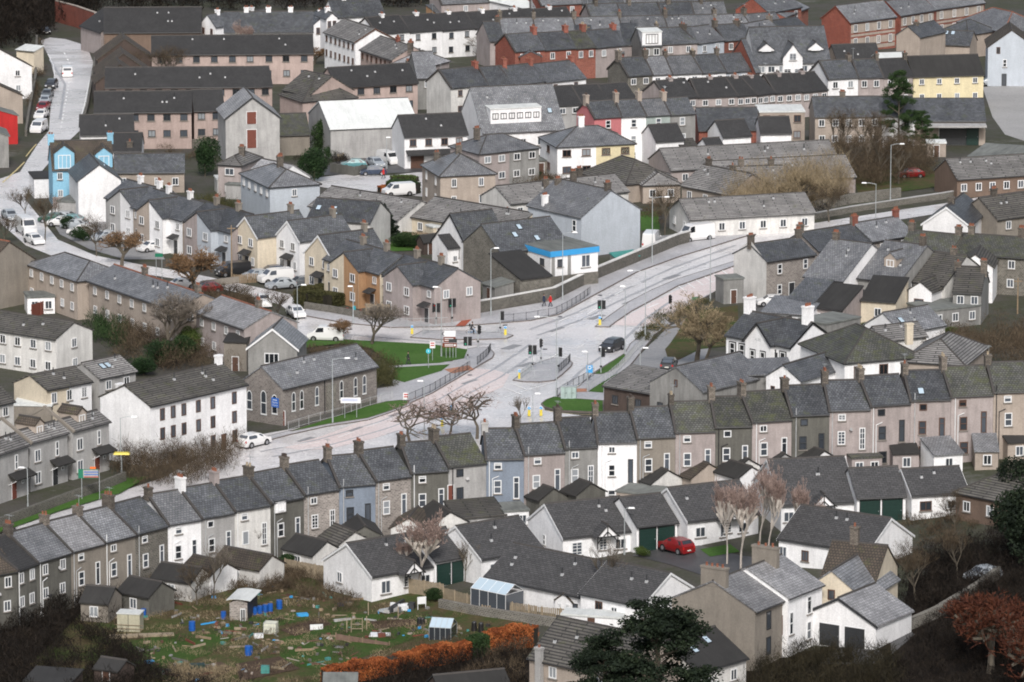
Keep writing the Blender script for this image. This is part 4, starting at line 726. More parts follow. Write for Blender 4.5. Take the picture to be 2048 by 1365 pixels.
# d tile
r,w,d,th = H('d',85,468,632,456,4.6,9,'white school like building with three white dormer gables','g','W','s',38,win=(7,1),ws=(1.3,1.2),name='school_building',cat='school',dx=0)
shell(w*.36,-.5,w*.26,4,5.6,'f',0,2.3,WM['W']).build('wall', r); roofmesh(w*.36,-.5,w*.26,7,5.6,'f',2.3,RM['s'],.2,.15).build('roof', r); window(r,w*.49,-.5,5.8,1.3,1.3,'x'); window(r,w*.42,-.5,3.,1.3,1.3,'x'); window(r,w*.56,-.5,3.,1.3,1.3,'x')
for x in (.06,.72): dormer(r,w*x,1.5,6.6,2.8,.2,3,'g',WM['W'],RM['s'],rise=1.1)
H('c',1870,530,1900,528,5.6,9,'red brick side block left of the white school','g','R','s',36,win=None,dx=1680,name='brick_block',cat='building',yaw=20)
for (ax,ay,bx,by,lb) in ((775,168,1112,125,'red brick gable house with stone bay fronts, nearest of the right brick terrace'),(1142,118,1395,76,'second brick terrace house with pale slate roof at upper right'),(1400,72,1760,22,'furthest brick terrace house at upper right')):
    r,w,d,th = H('d',ax,ay,bx,by,5.8,9,lb,'g','R','l',34,win=(4,2),ws=(.9,1.5),fm='white',side=0,group='stone banded brick terrace at upper right',dx=ax-195,ch=((.95,.5,1,2),),barge='rust')
    a = MB()
    for z0_,z1_ in ((.3,1.0),(1.3,2.6),(3.0,3.4),(3.7,5.4)): a.poly([(.3,-.02,z0_),(w-.3,-.02,z0_),(w-.3,-.02,z1_),(.3,-.02,z1_)], WM['E'])
    a.build('stone_banding', r)
H('d',182,98,420,52,4.8,8,'brick cottages with light roofs left of the brick gable','g','R','l',32,win=(3,1),ws=(1,1.3))
H('d',300,128,470,58,4,6,'second brick cottage outrigger with slate roof','m','R','l',22,win=(1,1),name='outrigger',cat='outrigger')
a3 = None
r,w,d,th = H('d',580,128,772,166,5.9,3,'plain red brick gable slab of the upper right terrace','z','R','l',win=None,name='brick_gable',cat='building',yaw=-30)
H('d',1115,258,1285,296,5.6,9,'beige rendered gable house with quoins below the brick terrace','f','E','s',34,yaw=-36,win=None,ch=((.5,.3,.7,2),))
H('d',1410,325,1650,335,3.2,7,'pinkish low house with two skylights','g','E','s',30,win=None,sky=((.2,.8),(.4,.8)))
H('d',1430,230,1640,260,4.4,8,'dark slate roofs behind the beige gable house','h','E','s',30,win=None)
H('d',1560,160,1900,240,5,10,'hipped slate roof with red ridge at upper right','h','R','l',30,win=None,ridge='redridge')
H('d',1785,350,2130,352,7,10,'tall pale blue gabled house at the right edge','f','B','n',36,win=None,wlist=[(.22,6.5,.7,1.2,'n','brown'),(.36,4.2,.7,1.4,'s'),(.35,1.2,.9,2.2,'n','dark')],name='house')
H('d',690,468,1010,455,4,8,'dark mossy roof behind the lilac houses','g','E','d',34,win=None,ch=())
r,w,d,th = H('d',1000,455,1205,448,4.6,6,'pale roof glazed extension behind the lilac house','g','E','w',20,win=None,name='extension',cat='extension')
row([('d',615,580),('d',836,572),('d',1020,568),('d',1236,562)],5.4,8.5,[('W','s','bright white house with stair window'),('P','s','lilac grey house with white dormer'),('P','d','lilac grey house with dark dormer')],'the row beside the yellow house','lilac and white row',win=(2,2),ws=(1,1.2),ch=((1.,.5,1.1,2),),dr=None)
H('d',1238,562,1752,546,5.4,8.5,'yellow painted long house with black roof','g','Y','k',33,win=(4,2),ws=(.9,1.),name='house')
H('d',520,855,1010,850,5.2,8.5,'stone and white row under grey slates behind the pine','g','E','s',30,win=(5,2),ws=(1,1.2),ch=((.45,.5,1,3),))
H('d',1010,852,1250,850,5.2,8.5,'grey roofed white row partly hidden by the pine','g','W','s',30,win=(2,2),ws=(1,1.2))
r,w,d,th = H('d',1240,888,1766,888,4,12,'low brown depot with pale canopy and wide grey roof','g','E','s',24,win=None,name='depot',cat='depot'); a = MB(); a.box(w*.1,w*1.0,-3,.1,3.4,3.7,WM['g']); a.build('canopy', r); door(r,w*.55,0,4.5,2.8,'dark',name='shutter_door'); door(r,w*.82,0,2,2.8,'green',name='shutter_door')
H('d',1560,1314,2180,1288,3.0,8.5,'brown bungalow with ribbed roof below the depot','g','n','t',29,win=(6,1),yaw=20,name='bungalow',cat='bungalow')
H('d',1640,1150,1850,1140,2.4,8,'flat pale roofed garage left of the angled ones','m','g','f',6,yaw=-25,win=None,name='garage',cat='garage')
H('d',1800,1160,2150,1130,2.4,8,'flat pale roofed garage at the right edge','m','g','f',6,yaw=-25,win=None,name='garage',cat='garage')
# top left whites
H('a',1640,238,2290,234,5.5,9,'slate roofed hall with long rooflight strip at the top left','g','W','s',34,win=(6,1),name='hall',cat='hall',ch=((.25,.5,1,2),(.5,.5,1,2),(.75,.5,1,2)),cm=WM['W'])
tl = 'white gables at the top left'
for t,ax,ay,bx,by,h,lb in (('a',1462,180,1575,200,5.5,'narrow white gable house nearest the hill road'),('a',1740,130,1800,140,5.5,'small white gable peeping over the slate roof'),('b',75,212,222,212,3.5,'low white gabled porch wing with blue doors'),('b',462,188,612,182,5.5,'white gable house with tall brown windows'),('b',560,140,640,135,7,'taller white gable behind the brown windowed house')):
    H(t,ax,ay,bx,by,h,6,lb,'f','W','s',40,win=(2,1) if h > 3 else None,ws=(.7,1.2),fm='brown',group=tl,ch=((.5,.4,.9,2),),cm=WM['W'])
H('a',760,240,1470,236,4.5,12,'wide dark slate roof at the top left','g','n','d',32,win=None,name='hall',cat='hall')
H('a',590,190,740,240,4.5,9,'dark slate house behind the brick wall','g','P','d',32,win=None)
H('b',620,130,985,112,5,8,'slate roof with white chimneys behind the white gable','g','W','s',34,win=None,ch=((.3,.5,1,2),(.8,.5,1,2)),cm=WM['W'])
H('b',1370,105,1505,95,2.6,5,'orange timber shed at the top','m','O','s',12,win=None,name='shed',cat='shed')
# left edge street
H('a',-400,520,232,490,5.5,5,'long white building at the left edge of the hill road','f','W','n',30,win=(3,2),ws=(.9,1.1),name='house')
H('a',-320,870,128,850,4.6,5,'red fronted building at the left frame edge','f','r','f',18,win=None,name='shop',cat='shop')
H('a',-330,725,165,705,4.6,5,'brown roofed house between white and red buildings','f','E','n',26,win=(1,1))
H('a',120,368,250,362,4.2,3,'narrow cream building above the parked cars','m','C','w',10,win=None,yaw=-30)
H('a',-300,1010,62,1000,5,7,'grey building at left edge below red shop','f','G','f',20,win=(1,2))
print('buildings', NB[0])
# ============================================================ GROUND SURFACES
MG = dict(
 asphalt=m_ground('wet asphalt', [(.44,.43,.43),(.62,.60,.60),(.74,.72,.715)], .06, .5, .3, .7, (.18,.42)),  # base tones raised so the colour carries part of the wet sheen
 asphalt2=m_ground('dull asphalt', [(.2,.2,.205),(.25,.25,.255),(.29,.285,.285)], .08, .6, .6, .4),
 dark=m_ground('dark tarmac', [(.045,.045,.048),(.06,.06,.062),(.08,.078,.08)], .15, .9, .5, .5),
 pink=m_ground('pink surfacing', [(.56,.47,.455),(.70,.60,.58),(.66,.60,.59)], .1, .8, .4, .5, (.3,.55)),
 orange=m_ground('tactile paving', [(.42,.2,.12),(.36,.18,.12)], .5, 2, .7),
 redp=m_ground('red paving', [(.36,.09,.05),(.28,.08,.05)], .5, 2, .7),
 pave=m_ground('pavement flags', [(.32,.32,.335),(.42,.415,.43),(.52,.515,.53)], .12, .8, .5, .5, (.35,.65)),
 kerb=m_plain('kerb stone', (.13,.11,.10), .8), grass=m_ground('mown grass', [(.035,.085,.014),(.05,.115,.02),(.07,.13,.032)], .12, 1.2, .9, .2),
 rough=m_ground('rough allotment grass', [(.03,.045,.014),(.045,.065,.018),(.085,.065,.035),(.055,.04,.026)], .22, 1.6, .95, .15),
 lawn=m_ground('allotment lawn', [(.025,.055,.01),(.04,.075,.016),(.06,.065,.026)], .2, 1.4, .95, .15),
 soil=m_ground('dug soil', [(.045,.03,.022),(.07,.048,.035),(.1,.07,.05)], .2, 1.3, .95, .15),
 scrubg=m_ground('dark scrub ground', [(.008,.006,.005),(.016,.012,.009),(.03,.022,.015)], .15, 1.2, .95, .1),  # tones lowered to paint the lens falloff into the corner ground
 concrete=m_ground('pale concrete', [(.28,.27,.26),(.34,.33,.32),(.38,.37,.36)], .08, .5, .6, .4), paint=m_plain('road paint', (.85,.85,.84), .5, .15, 3.), yellowp=m_plain('yellow road paint', (.6,.5,.25), .6, .2, 3.))
def resample(P, st):
    out = []; n = len(P)
    for i in range(n):
        a, b_ = P[i], P[(i+1) % n]; L = math.hypot(b_[0]-a[0], b_[1]-a[1]); k = max(1, int(L/st))
        for q in range(k): out.append((a[0]+(b_[0]-a[0])*q/k, a[1]+(b_[1]-a[1])*q/k))
    return out
def inside(x, y, P):
    r = False; j = len(P)-1
    for i in range(len(P)):
        if (P[i][1] > y) != (P[j][1] > y) and x < (P[j][0]-P[i][0])*(y-P[i][1])/(P[j][1]-P[i][1])+P[i][0]: r = not r
        j = i
    return r
def drape(name, pts, dz, mat, label, t='s', kerb=False, kind='structure', kmat=None, world=False):
    P = [(p[0], p[1]) for p in (pts if world else [G(*T(t, *q)) for q in pts])]
    ar = sum(P[i][0]*P[(i+1) % len(P)][1]-P[(i+1) % len(P)][0]*P[i][1] for i in range(len(P)))
    if ar < 0: P = P[::-1]
    P = resample(P, 3.); x0, x1 = min(p[0] for p in P), max(p[0] for p in P); y0, y1 = min(p[1] for p in P), max(p[1] for p in P)
    V = [Vector(p) for p in P]; n = len(V)
    for x in np.arange(x0+.01, x1, 4.):
        for y in np.arange(y0+.01, y1, 4.):
            if inside(x, y, P): V.append(Vector((x, y)))
    vo_, _, fo, _, _, _ = delaunay_2d_cdt(V, [(i, (i+1) % n) for i in range(n)], [], 0, 1e-4)
    a = MB(); a.v = [(v.x, v.y, zt(v.x, v.y)+dz) for v in vo_]; a.mat(mat)
    for f in fo:
        cx = sum(vo_[i].x for i in f)/len(f); cy = sum(vo_[i].y for i in f)/len(f)
        if inside(cx, cy, P):
            p, q, r = (vo_[f[0]], vo_[f[1]], vo_[f[2]])
            if (q.x-p.x)*(r.y-p.y)-(q.y-p.y)*(r.x-p.x) < 0: f = f[::-1]
            a.f.append(tuple(f)); a.mi.append(0)
    if kerb:
        km = kmat or MG['kerb']
        for i in range(n):
            p, q = P[i], P[(i+1) % n]; zp, zq = zt(*p), zt(*q); L = math.hypot(q[0]-p[0], q[1]-p[1])
            if L < 1e-5: continue
            nx_, ny_ = (q[1]-p[1])/L*.14, -(q[0]-p[0])/L*.14
            a.poly([(p[0]+nx_,p[1]+ny_,zp-.1),(q[0]+nx_,q[1]+ny_,zq-.1),(q[0]+nx_,q[1]+ny_,zq+dz+.012),(p[0]+nx_,p[1]+ny_,zp+dz+.012)], km)
            a.poly([(p[0]+nx_,p[1]+ny_,zp+dz+.012),(q[0]+nx_,q[1]+ny_,zq+dz+.012),(q[0],q[1],zq+dz+.012),(p[0],p[1],zp+dz+.012)], km)
    o = a.build(name); return tag(o, label, None, kind=kind)
def line_pts(pts, t='s', st=1.5, world=False):
    P = [G(*T(t, *q)) for q in pts]; out = []
    for i in range(len(P)-1):
        L = (P[i+1]-P[i]).length; k = max(1, int(L/st))
        for q in range(k): out.append(P[i].lerp(P[i+1], q/k))
    out.append(P[-1]); return [Vector((p.x, p.y, zt(p.x, p.y))) for p in out]
def ribbon(a, L, w, dz, mat, dash=None):
    acc = 0
    for i in range(len(L)-1):
        p, q = L[i], L[i+1]; d = (q-p).to_2d(); l = d.length
        if l < 1e-4: continue
        if dash:
            c = acc % (dash[0]+dash[1]); acc += l
            if c >= dash[0]: continue
        n_ = Vector((-d.y, d.x))/l*w/2
        a.poly([(p.x-n_.x,p.y-n_.y,p.z+dz),(q.x-n_.x,q.y-n_.y,q.z+dz),(q.x+n_.x,q.y+n_.y,q.z+dz),(p.x+n_.x,p.y+n_.y,p.z+dz)][::1], mat)
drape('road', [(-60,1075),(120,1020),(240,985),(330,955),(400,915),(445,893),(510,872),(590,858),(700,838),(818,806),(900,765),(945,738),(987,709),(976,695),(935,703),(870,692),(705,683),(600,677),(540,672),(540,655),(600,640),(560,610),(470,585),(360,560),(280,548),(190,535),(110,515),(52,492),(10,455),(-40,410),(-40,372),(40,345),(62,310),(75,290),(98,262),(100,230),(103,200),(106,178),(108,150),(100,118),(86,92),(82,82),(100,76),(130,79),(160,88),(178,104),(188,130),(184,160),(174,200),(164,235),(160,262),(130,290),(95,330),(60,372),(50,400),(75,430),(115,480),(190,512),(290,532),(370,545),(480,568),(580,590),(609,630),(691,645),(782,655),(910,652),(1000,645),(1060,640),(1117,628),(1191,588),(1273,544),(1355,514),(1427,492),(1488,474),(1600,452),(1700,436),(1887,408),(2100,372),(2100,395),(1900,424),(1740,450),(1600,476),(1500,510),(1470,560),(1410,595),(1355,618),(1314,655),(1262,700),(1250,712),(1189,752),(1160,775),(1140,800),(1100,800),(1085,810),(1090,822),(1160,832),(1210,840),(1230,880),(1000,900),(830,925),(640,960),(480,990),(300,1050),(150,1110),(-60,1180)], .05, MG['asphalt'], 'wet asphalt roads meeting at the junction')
drape('pink_surface', [(230,862),(500,790),(800,680),(1080,520),(1400,370),(1640,285),(1800,300),(1900,330),(1850,420),(1560,560),(1200,700),(900,800),(600,870),(390,886)], .075, MG['pink'], 'pink anti-skid surface on the approach road', 'j')
drape('pink_surface', [(810,1176),(1100,1016),(1400,868),(1600,790),(1720,748),(1722,870),(1560,930),(1330,1060),(1160,1186)], .075, MG['pink'], 'pink lane right of the long median', 'g')
drape('road', [(1270,720),(1300,690),(1335,655),(1370,640),(1400,655),(1420,700),(1400,740),(1330,750),(1240,760)], .05, MG['asphalt2'], 'small car park road behind the hedge')
drape('road', [(610,360),(700,348),(780,352),(840,345),(900,352),(940,395),(850,395),(760,385),(700,380),(660,378),(625,372)], .05, MG['asphalt'], 'residential road by the blue car')
drape('yard', [(660,328),(720,312),(860,312),(860,345),(700,350),(640,352)], .06, MG['dark'], 'small parking yard beside the metal barn')
drape('yard', [(95,430),(150,415),(220,440),(300,470),(330,520),(250,520),(180,500),(120,470)], .06, MG['asphalt2'], 'car park beside the white angled house')
drape('yard', [(1265,1112),(1300,1092),(1400,1092),(1480,1112),(1540,1120),(1560,1150),(1480,1175),(1400,1150),(1340,1130)], .05, MG['dark'], 'dark tarmac forecourt of the bungalows')
drape('yard', [(1965,175),(2070,170),(2070,290),(2010,270),(1985,235)], .05, MG['concrete'], 'pale concrete yard at the right edge')
drape('yard', [(1490,600),(1620,590),(1640,640),(1560,650),(1500,640)], .05, MG['dark'], 'small yard with the white hatchback')
drape('yard', [(1290,505),(1300,475),(1420,462),(1480,452),(1500,462),(1400,490),(1330,512)], .05, MG['asphalt2'], 'vans parking strip behind the road wall')
drape('yard', [(1700,1275),(1640,1330),(1760,1330),(1830,1270),(1800,1250)], .05, MG['dark'], 'drive before the white double garage')
KB = dict(kerb=True)
drape('pavement', [(609,633),(691,648),(782,657),(910,655),(1000,648),(1060,643),(1117,631),(1191,590),(1273,546),(1355,516),(1427,494),(1488,475),(1560,460),(1560,446),(1488,456),(1427,474),(1355,494),(1273,528),(1191,562),(1108,604),(1000,622),(900,640),(842,634),(760,638),(700,628),(640,615),(612,618)], .17, MG['pave'], 'wet pavement along the stone wall', **KB)
drape('pavement', [(835,670),(847,664),(900,664),(943,666),(1000,668),(1025,673),(1012,679),(951,681),(880,681),(822,677)], .17, MG['pave'], 'traffic island at the side road mouth', **KB)
drape('pavement', [(100,375),(180,315),(270,252),(400,212),(500,225),(525,250),(515,275),(450,335),(395,376),(300,388),(180,386)], .17, MG['pave'], 'triangular traffic island with guard rails', 'k', **KB)
drape('pavement', [(700,1190),(820,1100),(960,1003),(1120,920),(1300,843),(1500,780),(1720,712),(1720,742),(1500,820),(1300,890),(1100,1000),(960,1075),(850,1150),(795,1192)], .17, MG['pave'], 'long narrow central median', 'g', **KB)
drape('pavement', [(1040,545),(930,600),(930,440),(1050,420),(1020,300),(1000,270),(1480,240),(1590,150),(1690,135),(1745,140),(1782,180),(1770,210),(1660,275),(1620,300),(1500,370),(1330,470),(1165,545)], .17, MG['pave'], 'pavement corner with guard rail beside the lawns', 'j', **KB)
drape('pavement', [(280,750),(120,790),(20,800),(0,830),(150,810),(280,775),(560,712),(860,667),(1000,620),(1165,560),(1170,540),(860,655),(560,700)], .165, MG['pave'], 'narrow pavement below the church hall', 'j', **KB)
drape('pavement', [(1189,748),(1250,710),(1262,690),(1300,655),(1330,640),(1340,650),(1310,670),(1285,700),(1262,730),(1240,750),(1215,780),(1205,812),(1160,810),(1110,806),(1118,795),(1160,775)], .17, MG['pave'], 'pavement with railings right of the junction', **KB)
drape('orange_paving', [(1420,300),(1600,270),(1640,300),(1480,330)], .195, MG['orange'], 'orange tactile paving at the crossing', 'j')
drape('orange_paving', [(560,440),(640,440),(650,462),(560,466)], .195, MG['orange'], 'orange tactile paving by the grey cabinets', 'k')
drape('red_paving', [(911,655),(925,643),(938,633),(955,632),(940,645),(930,655)], .195, MG['redp'], 'red brick paving wedge at the wall foot')
drape('lawn', [(600,675),(705,683),(860,691),(935,702),(928,720),(880,729),(785,734),(742,700),(680,690),(600,700)], .2, MG['grass'], 'green lawn inside the side road bend')
drape('lawn', [(789,738),(900,732),(883,745),(809,768),(780,760)], .2, MG['grass'], 'small triangular lawn below the path')
drape('lawn', [(300,752),(640,640),(860,570),(1000,535),(1100,525),(1160,530),(1140,560),(1000,610),(860,655),(560,700)], .2, MG['grass'], 'grass verge with the white road sign', 'j', kerb=True)
drape('lawn', [(690,332),(910,186),(914,240),(860,280),(800,318),(740,333)], .2, MG['grass'], 'grass wedge beside the right kerb', 'k', kerb=True)
drape('lawn', [(640,462),(700,425),(800,360),(860,330),(930,290),(760,400),(755,470)], .2, MG['grass'], 'grass strip behind the right railings', 'k')
drape('lawn', [(308,550),(340,522),(400,500),(470,510),(560,515),(750,528),(752,608),(640,608),(560,604),(460,600),(390,590),(330,572)], .2, MG['grass'], 'rounded lawn with the two grey cabinets', 'k', kerb=True)
drape('lawn', [(1280,425),(1316,424),(1320,460),(1282,462)], .08, MG['grass'], 'small lawn right of the light blue house')
drape('lawn', [(770,485),(870,480),(880,500),(760,505)], .08, MG['grass'], 'garden lawn behind the round topped hedge')
drape('lawn', [(1400,1100),(1460,1090),(1480,1105),(1420,1115)], .08, MG['grass'], 'little lawn by the red car')
drape('lawn', [(-20,1050),(100,1005),(230,962),(300,955),(240,990),(120,1025),(-20,1075)], .2, MG['grass'], 'green verge below the new beige houses')
drape('lawn', [(1380,625),(1475,612),(1480,690),(1400,700),(1340,730),(1330,700)], .08, MG['rough'], 'rough grass around the large bare tree')
drape('lawn', [(1700,345),(1850,330),(1900,372),(1720,395)], .08, MG['rough'], 'dull grass bank behind the tall lamps')
drape('allotment_ground', [(180,1210),(420,1150),(560,1130),(640,1165),(900,1190),(1060,1240),(1040,1270),(700,1345),(640,1400),(120,1400),(60,1330)], .06, MG['rough'], 'rough grassy allotment ground')
drape('lawn', [(240,1290),(330,1268),(470,1272),(420,1310),(310,1345),(240,1340)], .09, MG['lawn'], 'bright green strip of the allotments')
drape('lawn', [(560,1280),(620,1262),(700,1230),(860,1230),(870,1262),(800,1290),(700,1325),(640,1340),(560,1330)], .09, MG['lawn'], 'mown plot around the raised beds')
drape('lawn', [(470,1240),(600,1225),(620,1240),(520,1262),(440,1262)], .09, MG['lawn'], 'short grass by the blue barrel shed')
for P, lb in (([(560,1262),(640,1238),(665,1250),(590,1275)], 'brown dug bed beside the water tank'), ([(470,1330),(560,1315),(600,1340),(480,1365)], 'dug bed with debris at the bottom'), ([(740,1245),(830,1240),(835,1252),(750,1260)], 'brown bed heaped with dead stems'), ([(330,1350),(440,1325),(470,1340),(400,1375)],'brown soil strip near the bottom edge')):
    drape('soil_bed', P, .12, MG['soil'], lb)
drape('scrub_ground', [(-60,1190),(180,1215),(200,1300),(330,1400),(-60,1420)], .05, MG['scrubg'], 'dark scrubby bank at lower left')
drape('scrub_ground', [(1820,1160),(2080,1080),(2080,1420),(1480,1420),(1480,1320),(1640,1300),(1800,1250)], .05, MG['scrubg'], 'dark scrubby bank at lower right')
drape('scrub_ground', [(700,1345),(1060,1270),(1080,1420),(660,1420)], .05, MG['scrubg'], 'dark bank below the orange hedge')
# markings
a = MB(); pm = MG['paint']; Z = .095
def mk(pts, t, w=.2, dash=None, m_=None): ribbon(a, line_pts(pts, t, .7), w, Z, m_ or pm, dash)
mk([(1117,645),(1180,617),(1260,575),(1350,540),(1430,512),(1480,497)], 's', .22, (3,4))
mk([(1070,690),(1130,658),(1200,625)], 's', .15, (3,3)); mk([(800,1181),(1160,1190)], 'g', .3)
mk([(1250,905),(1500,880),(1670,820)], 'g', .15); mk([(1080,1050),(1160,1020)], 'g', .3); mk([(1150,1100),(1370,960)], 'g', .15, (3,4)); mk([(1240,915),(1440,925),(1585,915)], 'g', .15)
for k in range(7):
    x = 1290+k*62; y = 880-k*24; mk([(x,y),(x+75,y+52)], 'g', .18)
mk([(360,855),(620,800),(900,700),(1300,560)], 'j', .15, (3,3)); mk([(190,868),(420,830)], 'j', .2); mk([(330,890),(620,850)], 'j', .2)
mk([(1000,560),(1400,420),(1800,310)], 'j', .15, (4,4)); mk([(330,970),(480,930)], 'j', .15); mk([(1150,650),(1400,570),(1700,450),(1950,380)], 'j', .12)
mk([(20,420),(160,480)], 'k', .2); mk([(80,395),(200,445)], 'k', .2); mk([(170,395),(280,425)], 'k', .2); mk([(20,500),(250,430),(420,380)], 'k', .12)
mk([(460,185),(600,215),(470,210),(600,240)], 'k', .2); mk([(300,215),(360,215),(440,165)], 'k', .15); mk([(560,140),(700,60),(850,-20)], 'k', .15, (3,5)); mk([(640,-110),(760,-180)], 'k', .2)
mk([(0,210),(180,160),(300,60)], 'k', .12, (4,3)); mk([(310,560),(420,490),(600,405),(900,200),(1020,60)], 'k', .1, None, MG['yellowp'])
mk([(300,585),(420,612),(600,625),(760,625)], 'k', .1, None, MG['yellowp'])
mk([(470,390),(515,480),(500,640),(470,800),(445,950)], 'a', .3, (3,3)); mk([(655,590),(620,760),(590,870)], 'a', .2); mk([(400,560),(390,480),(350,400)], 'a', .15)
mk([(190,1150),(230,1100),(265,1060)], 'a', .2, None, MG['yellowp']); mk([(20,1340),(120,1250),(180,1190)], 'a', .25, None, MG['yellowp'])
mk([(700,1175),(900,1190),(1500,1200)], 'f', .12, (4,2)); mk([(480,1180),(900,1150)], 'f', .1); mk([(1900,420),(1740,446),(1600,472)], 's', .15)
for q in ((1063,716),(1080,722),(1097,728)): mk([(q[0]-14,q[1]),(q[0]+6,q[1]+6)], 's', .25, (1,.6))
wt = MB(); wm1 = m_ground('worn wheel track', [(.30,.30,.315),(.42,.42,.435)], .2, 1.5, .4, .6); wm2_ = m_ground('patched asphalt', [(.22,.22,.23),(.28,.28,.285)], .4, 2, .5, .5)
for pts_, t_ in (([(1060,660),(1150,628),(1240,585),(1350,535),(1470,492)],'s'),([(1075,672),(1165,640),(1255,595),(1365,545),(1475,504)],'s'),([(520,905),(640,880),(760,845),(880,800),(980,745),(1060,690)],'s'),([(545,915),(660,892),(780,857),(900,812),(1000,757),(1080,702)],'s'),([(620,663),(760,676),(900,688),(990,690)],'s'),([(1120,790),(1160,745),(1230,695),(1290,640),(1340,605)],'s'),([(100,120),(130,170),(120,240)],'s')):
    ribbon(wt, line_pts(pts_, t_, 1.), .45, .082, wm1)
for (u_, v_), w_ in (((1010,700),1.4),((1180,640),1.),((1250,610),1.2),((930,770),1.3),((700,865),1.1),((1040,735),.9),((780,835),.9),((1330,560),1.1),((1100,665),.7),((600,885),1.)):
    ribbon(wt, line_pts([(u_,v_),(u_+26,v_-9)], 's', .8), w_, .084, wm2_)
for u_, v_ in ((1010,652),(1120,635),(940,752),(830,812),(1200,592),(1090,700),(700,660)):
    p_ = G(u_, v_); wt.tube((p_.x,p_.y,p_.z+.05),(p_.x,p_.y,p_.z+.1),.33,.33,M['dark'],10)
tag(wt.build('road_patches'), 'worn wheel tracks, repairs and drain covers on the asphalt', None, kind='structure')
tag(a.build('road_markings'), 'white and yellow road markings at the junction', None, kind='structure')
# ============================================================ WALLS, FENCES, RAILINGS
def wall(name, pts, t, h, th, mat, label, cat='wall', cop=None, step=2.5, cw=.1):
    L = line_pts(pts, t, step); a = MB(); c = MB()
    for q, hh0, hh1, w_, m_ in ((a, -.5, h, th, mat), (c, h, h+.12, th+cw, cop)):
        if m_ is None: continue
        ns = []
        for i in range(len(L)):
            d = (L[min(i+1, len(L)-1)]-L[max(i-1, 0)]).to_2d().normalized(); ns.append(Vector((-d.y, d.x))*w_/2)
        for i in range(len(L)-1):
            p, r = L[i], L[i+1]; A, B = ns[i], ns[i+1]
            v = [(p.x-A.x,p.y-A.y,p.z+hh0),(r.x-B.x,r.y-B.y,r.z+hh0),(r.x+B.x,r.y+B.y,r.z+hh0),(p.x+A.x,p.y+A.y,p.z+hh0),(p.x-A.x,p.y-A.y,p.z+hh1),(r.x-B.x,r.y-B.y,r.z+hh1),(r.x+B.x,r.y+B.y,r.z+hh1),(p.x+A.x,p.y+A.y,p.z+hh1)]
            fs_ = [(4,5,6,7),(0,1,5,4),(2,3,7,6)]+([(3,0,4,7)] if i == 0 else [])+([(1,2,6,5)] if i == len(L)-2 else [])
            q.mesh(v, fs_, m_)
    if cop is None: return tag(a.build(name), label, cat)
    r = thing(name, label, cat, (0,0,0)); a.build('wall_body', r); c.build('coping', r); return r
wall('stone_wall', [(842,633),(900,637),(1000,620),(1108,600),(1191,560),(1273,526),(1355,492),(1427,472),(1488,454),(1560,440)], 's', 1.7, .5, WM['s'], 'long dark stone wall with pale coping behind the junction pavement', cop=WM['w'])
wall('stone_wall', [(1560,440),(1640,420),(1700,408),(1800,395)], 's', 1.5, .5, WM['s'], 'continuing stone wall under the brown scrub')
wall('stone_wall', [(-20,1065),(60,1035),(140,1005),(200,985),(250,965)], 's', 1.3, .4, WM['s'], 'dark garden wall before the new beige houses')
wall('retaining_wall', [(415,160),(560,200),(700,250),(755,330),(750,370)], 'a', 4.2, .6, WM['R'], 'curved red brick retaining wall above the hill road', cw=.1, cop=WM['E'])
wall('stone_wall', [(700,440),(640,800),(600,960)], 'a', 1.2, .4, WM['s'], 'low wall on the right of the hill road')
wall('stone_wall', [(270,300),(260,600),(215,840),(190,1000)], 'a', 1.2, .4, WM['s'], 'low wall left of the parked cars on the hill')
wall('stone_wall', [(940,1060),(1350,1075),(1640,1100)], 'a', 1.4, .4, WM['s'], 'garden wall below the pink apartments')
wall('block_wall', [(390,340),(560,350),(790,370)], 'e', 2.2, .3, WM['P'], 'pinkish block wall below the azure house')
wall('stone_wall', [(590,1260),(760,1290),(850,1275)], 'b', 1.5, .3, WM['D'], 'dark board wall around the parking yard')
wall('garden_wall', [(400,1060),(600,1090),(820,1130)], 'f', 1.1, .3, WM['s'], 'dark low wall by the side road hedges')
wall('garden_wall', [(1390,820),(1640,870),(2048,930),(2400,985)], 'n', 1.0, .5, WM['s'], 'tumbledown rubble wall of the allotments')
wall('stone_wall', [(980,1080),(1150,1010),(1400,900),(1700,720),(1860,600)], 'p', 1.3, .5, WM['s'], 'mossy stone wall running up from the double garage')
wall('garden_wall', [(1800,860),(1480,900),(1400,960)], 'e', 1.0, .3, WM['T'], 'low garden wall near the parked vans')
wall('parapet_wall', [(1560,452),(1700,426),(1887,398),(2080,366)], 's', .9, .4, WM['s'], 'low stone parapet on the far road', cop=WM['g'])
def fence(pts, t, h, label, mat, name='timber_fence', board=.16, gap=.03, post=2.4):
    L = line_pts(pts, t, board+gap); r = thing(name, label, 'fence', (0,0,0)); a = MB(); n = 0; dist = 0
    for i in range(len(L)-1):
        p, q = L[i], L[i+1]; d = (q-p).normalized(); e = p+d*board; hh = h+random.uniform(-.05,.05)
        nrm = Vector((-d.y, d.x, 0))*.015
        a.mesh([p-nrm, e-nrm, e+nrm, p+nrm, p-nrm+Vector((0,0,hh)), e-nrm+Vector((0,0,hh)), e+nrm+Vector((0,0,hh)), p+nrm+Vector((0,0,hh))], [(4,5,6,7),(0,1,5,4),(1,2,6,5),(2,3,7,6),(3,0,4,7)], mat)
        dist += (q-p).length
        if dist >= post*n and n < 100:
            b_ = MB(); b_.box(-.06,.06,-.06,.06,0,h+.12,mat); b_.build('post', r, tuple(p-nrm*5)); n += 1
    a.build('board_panel', r); return r
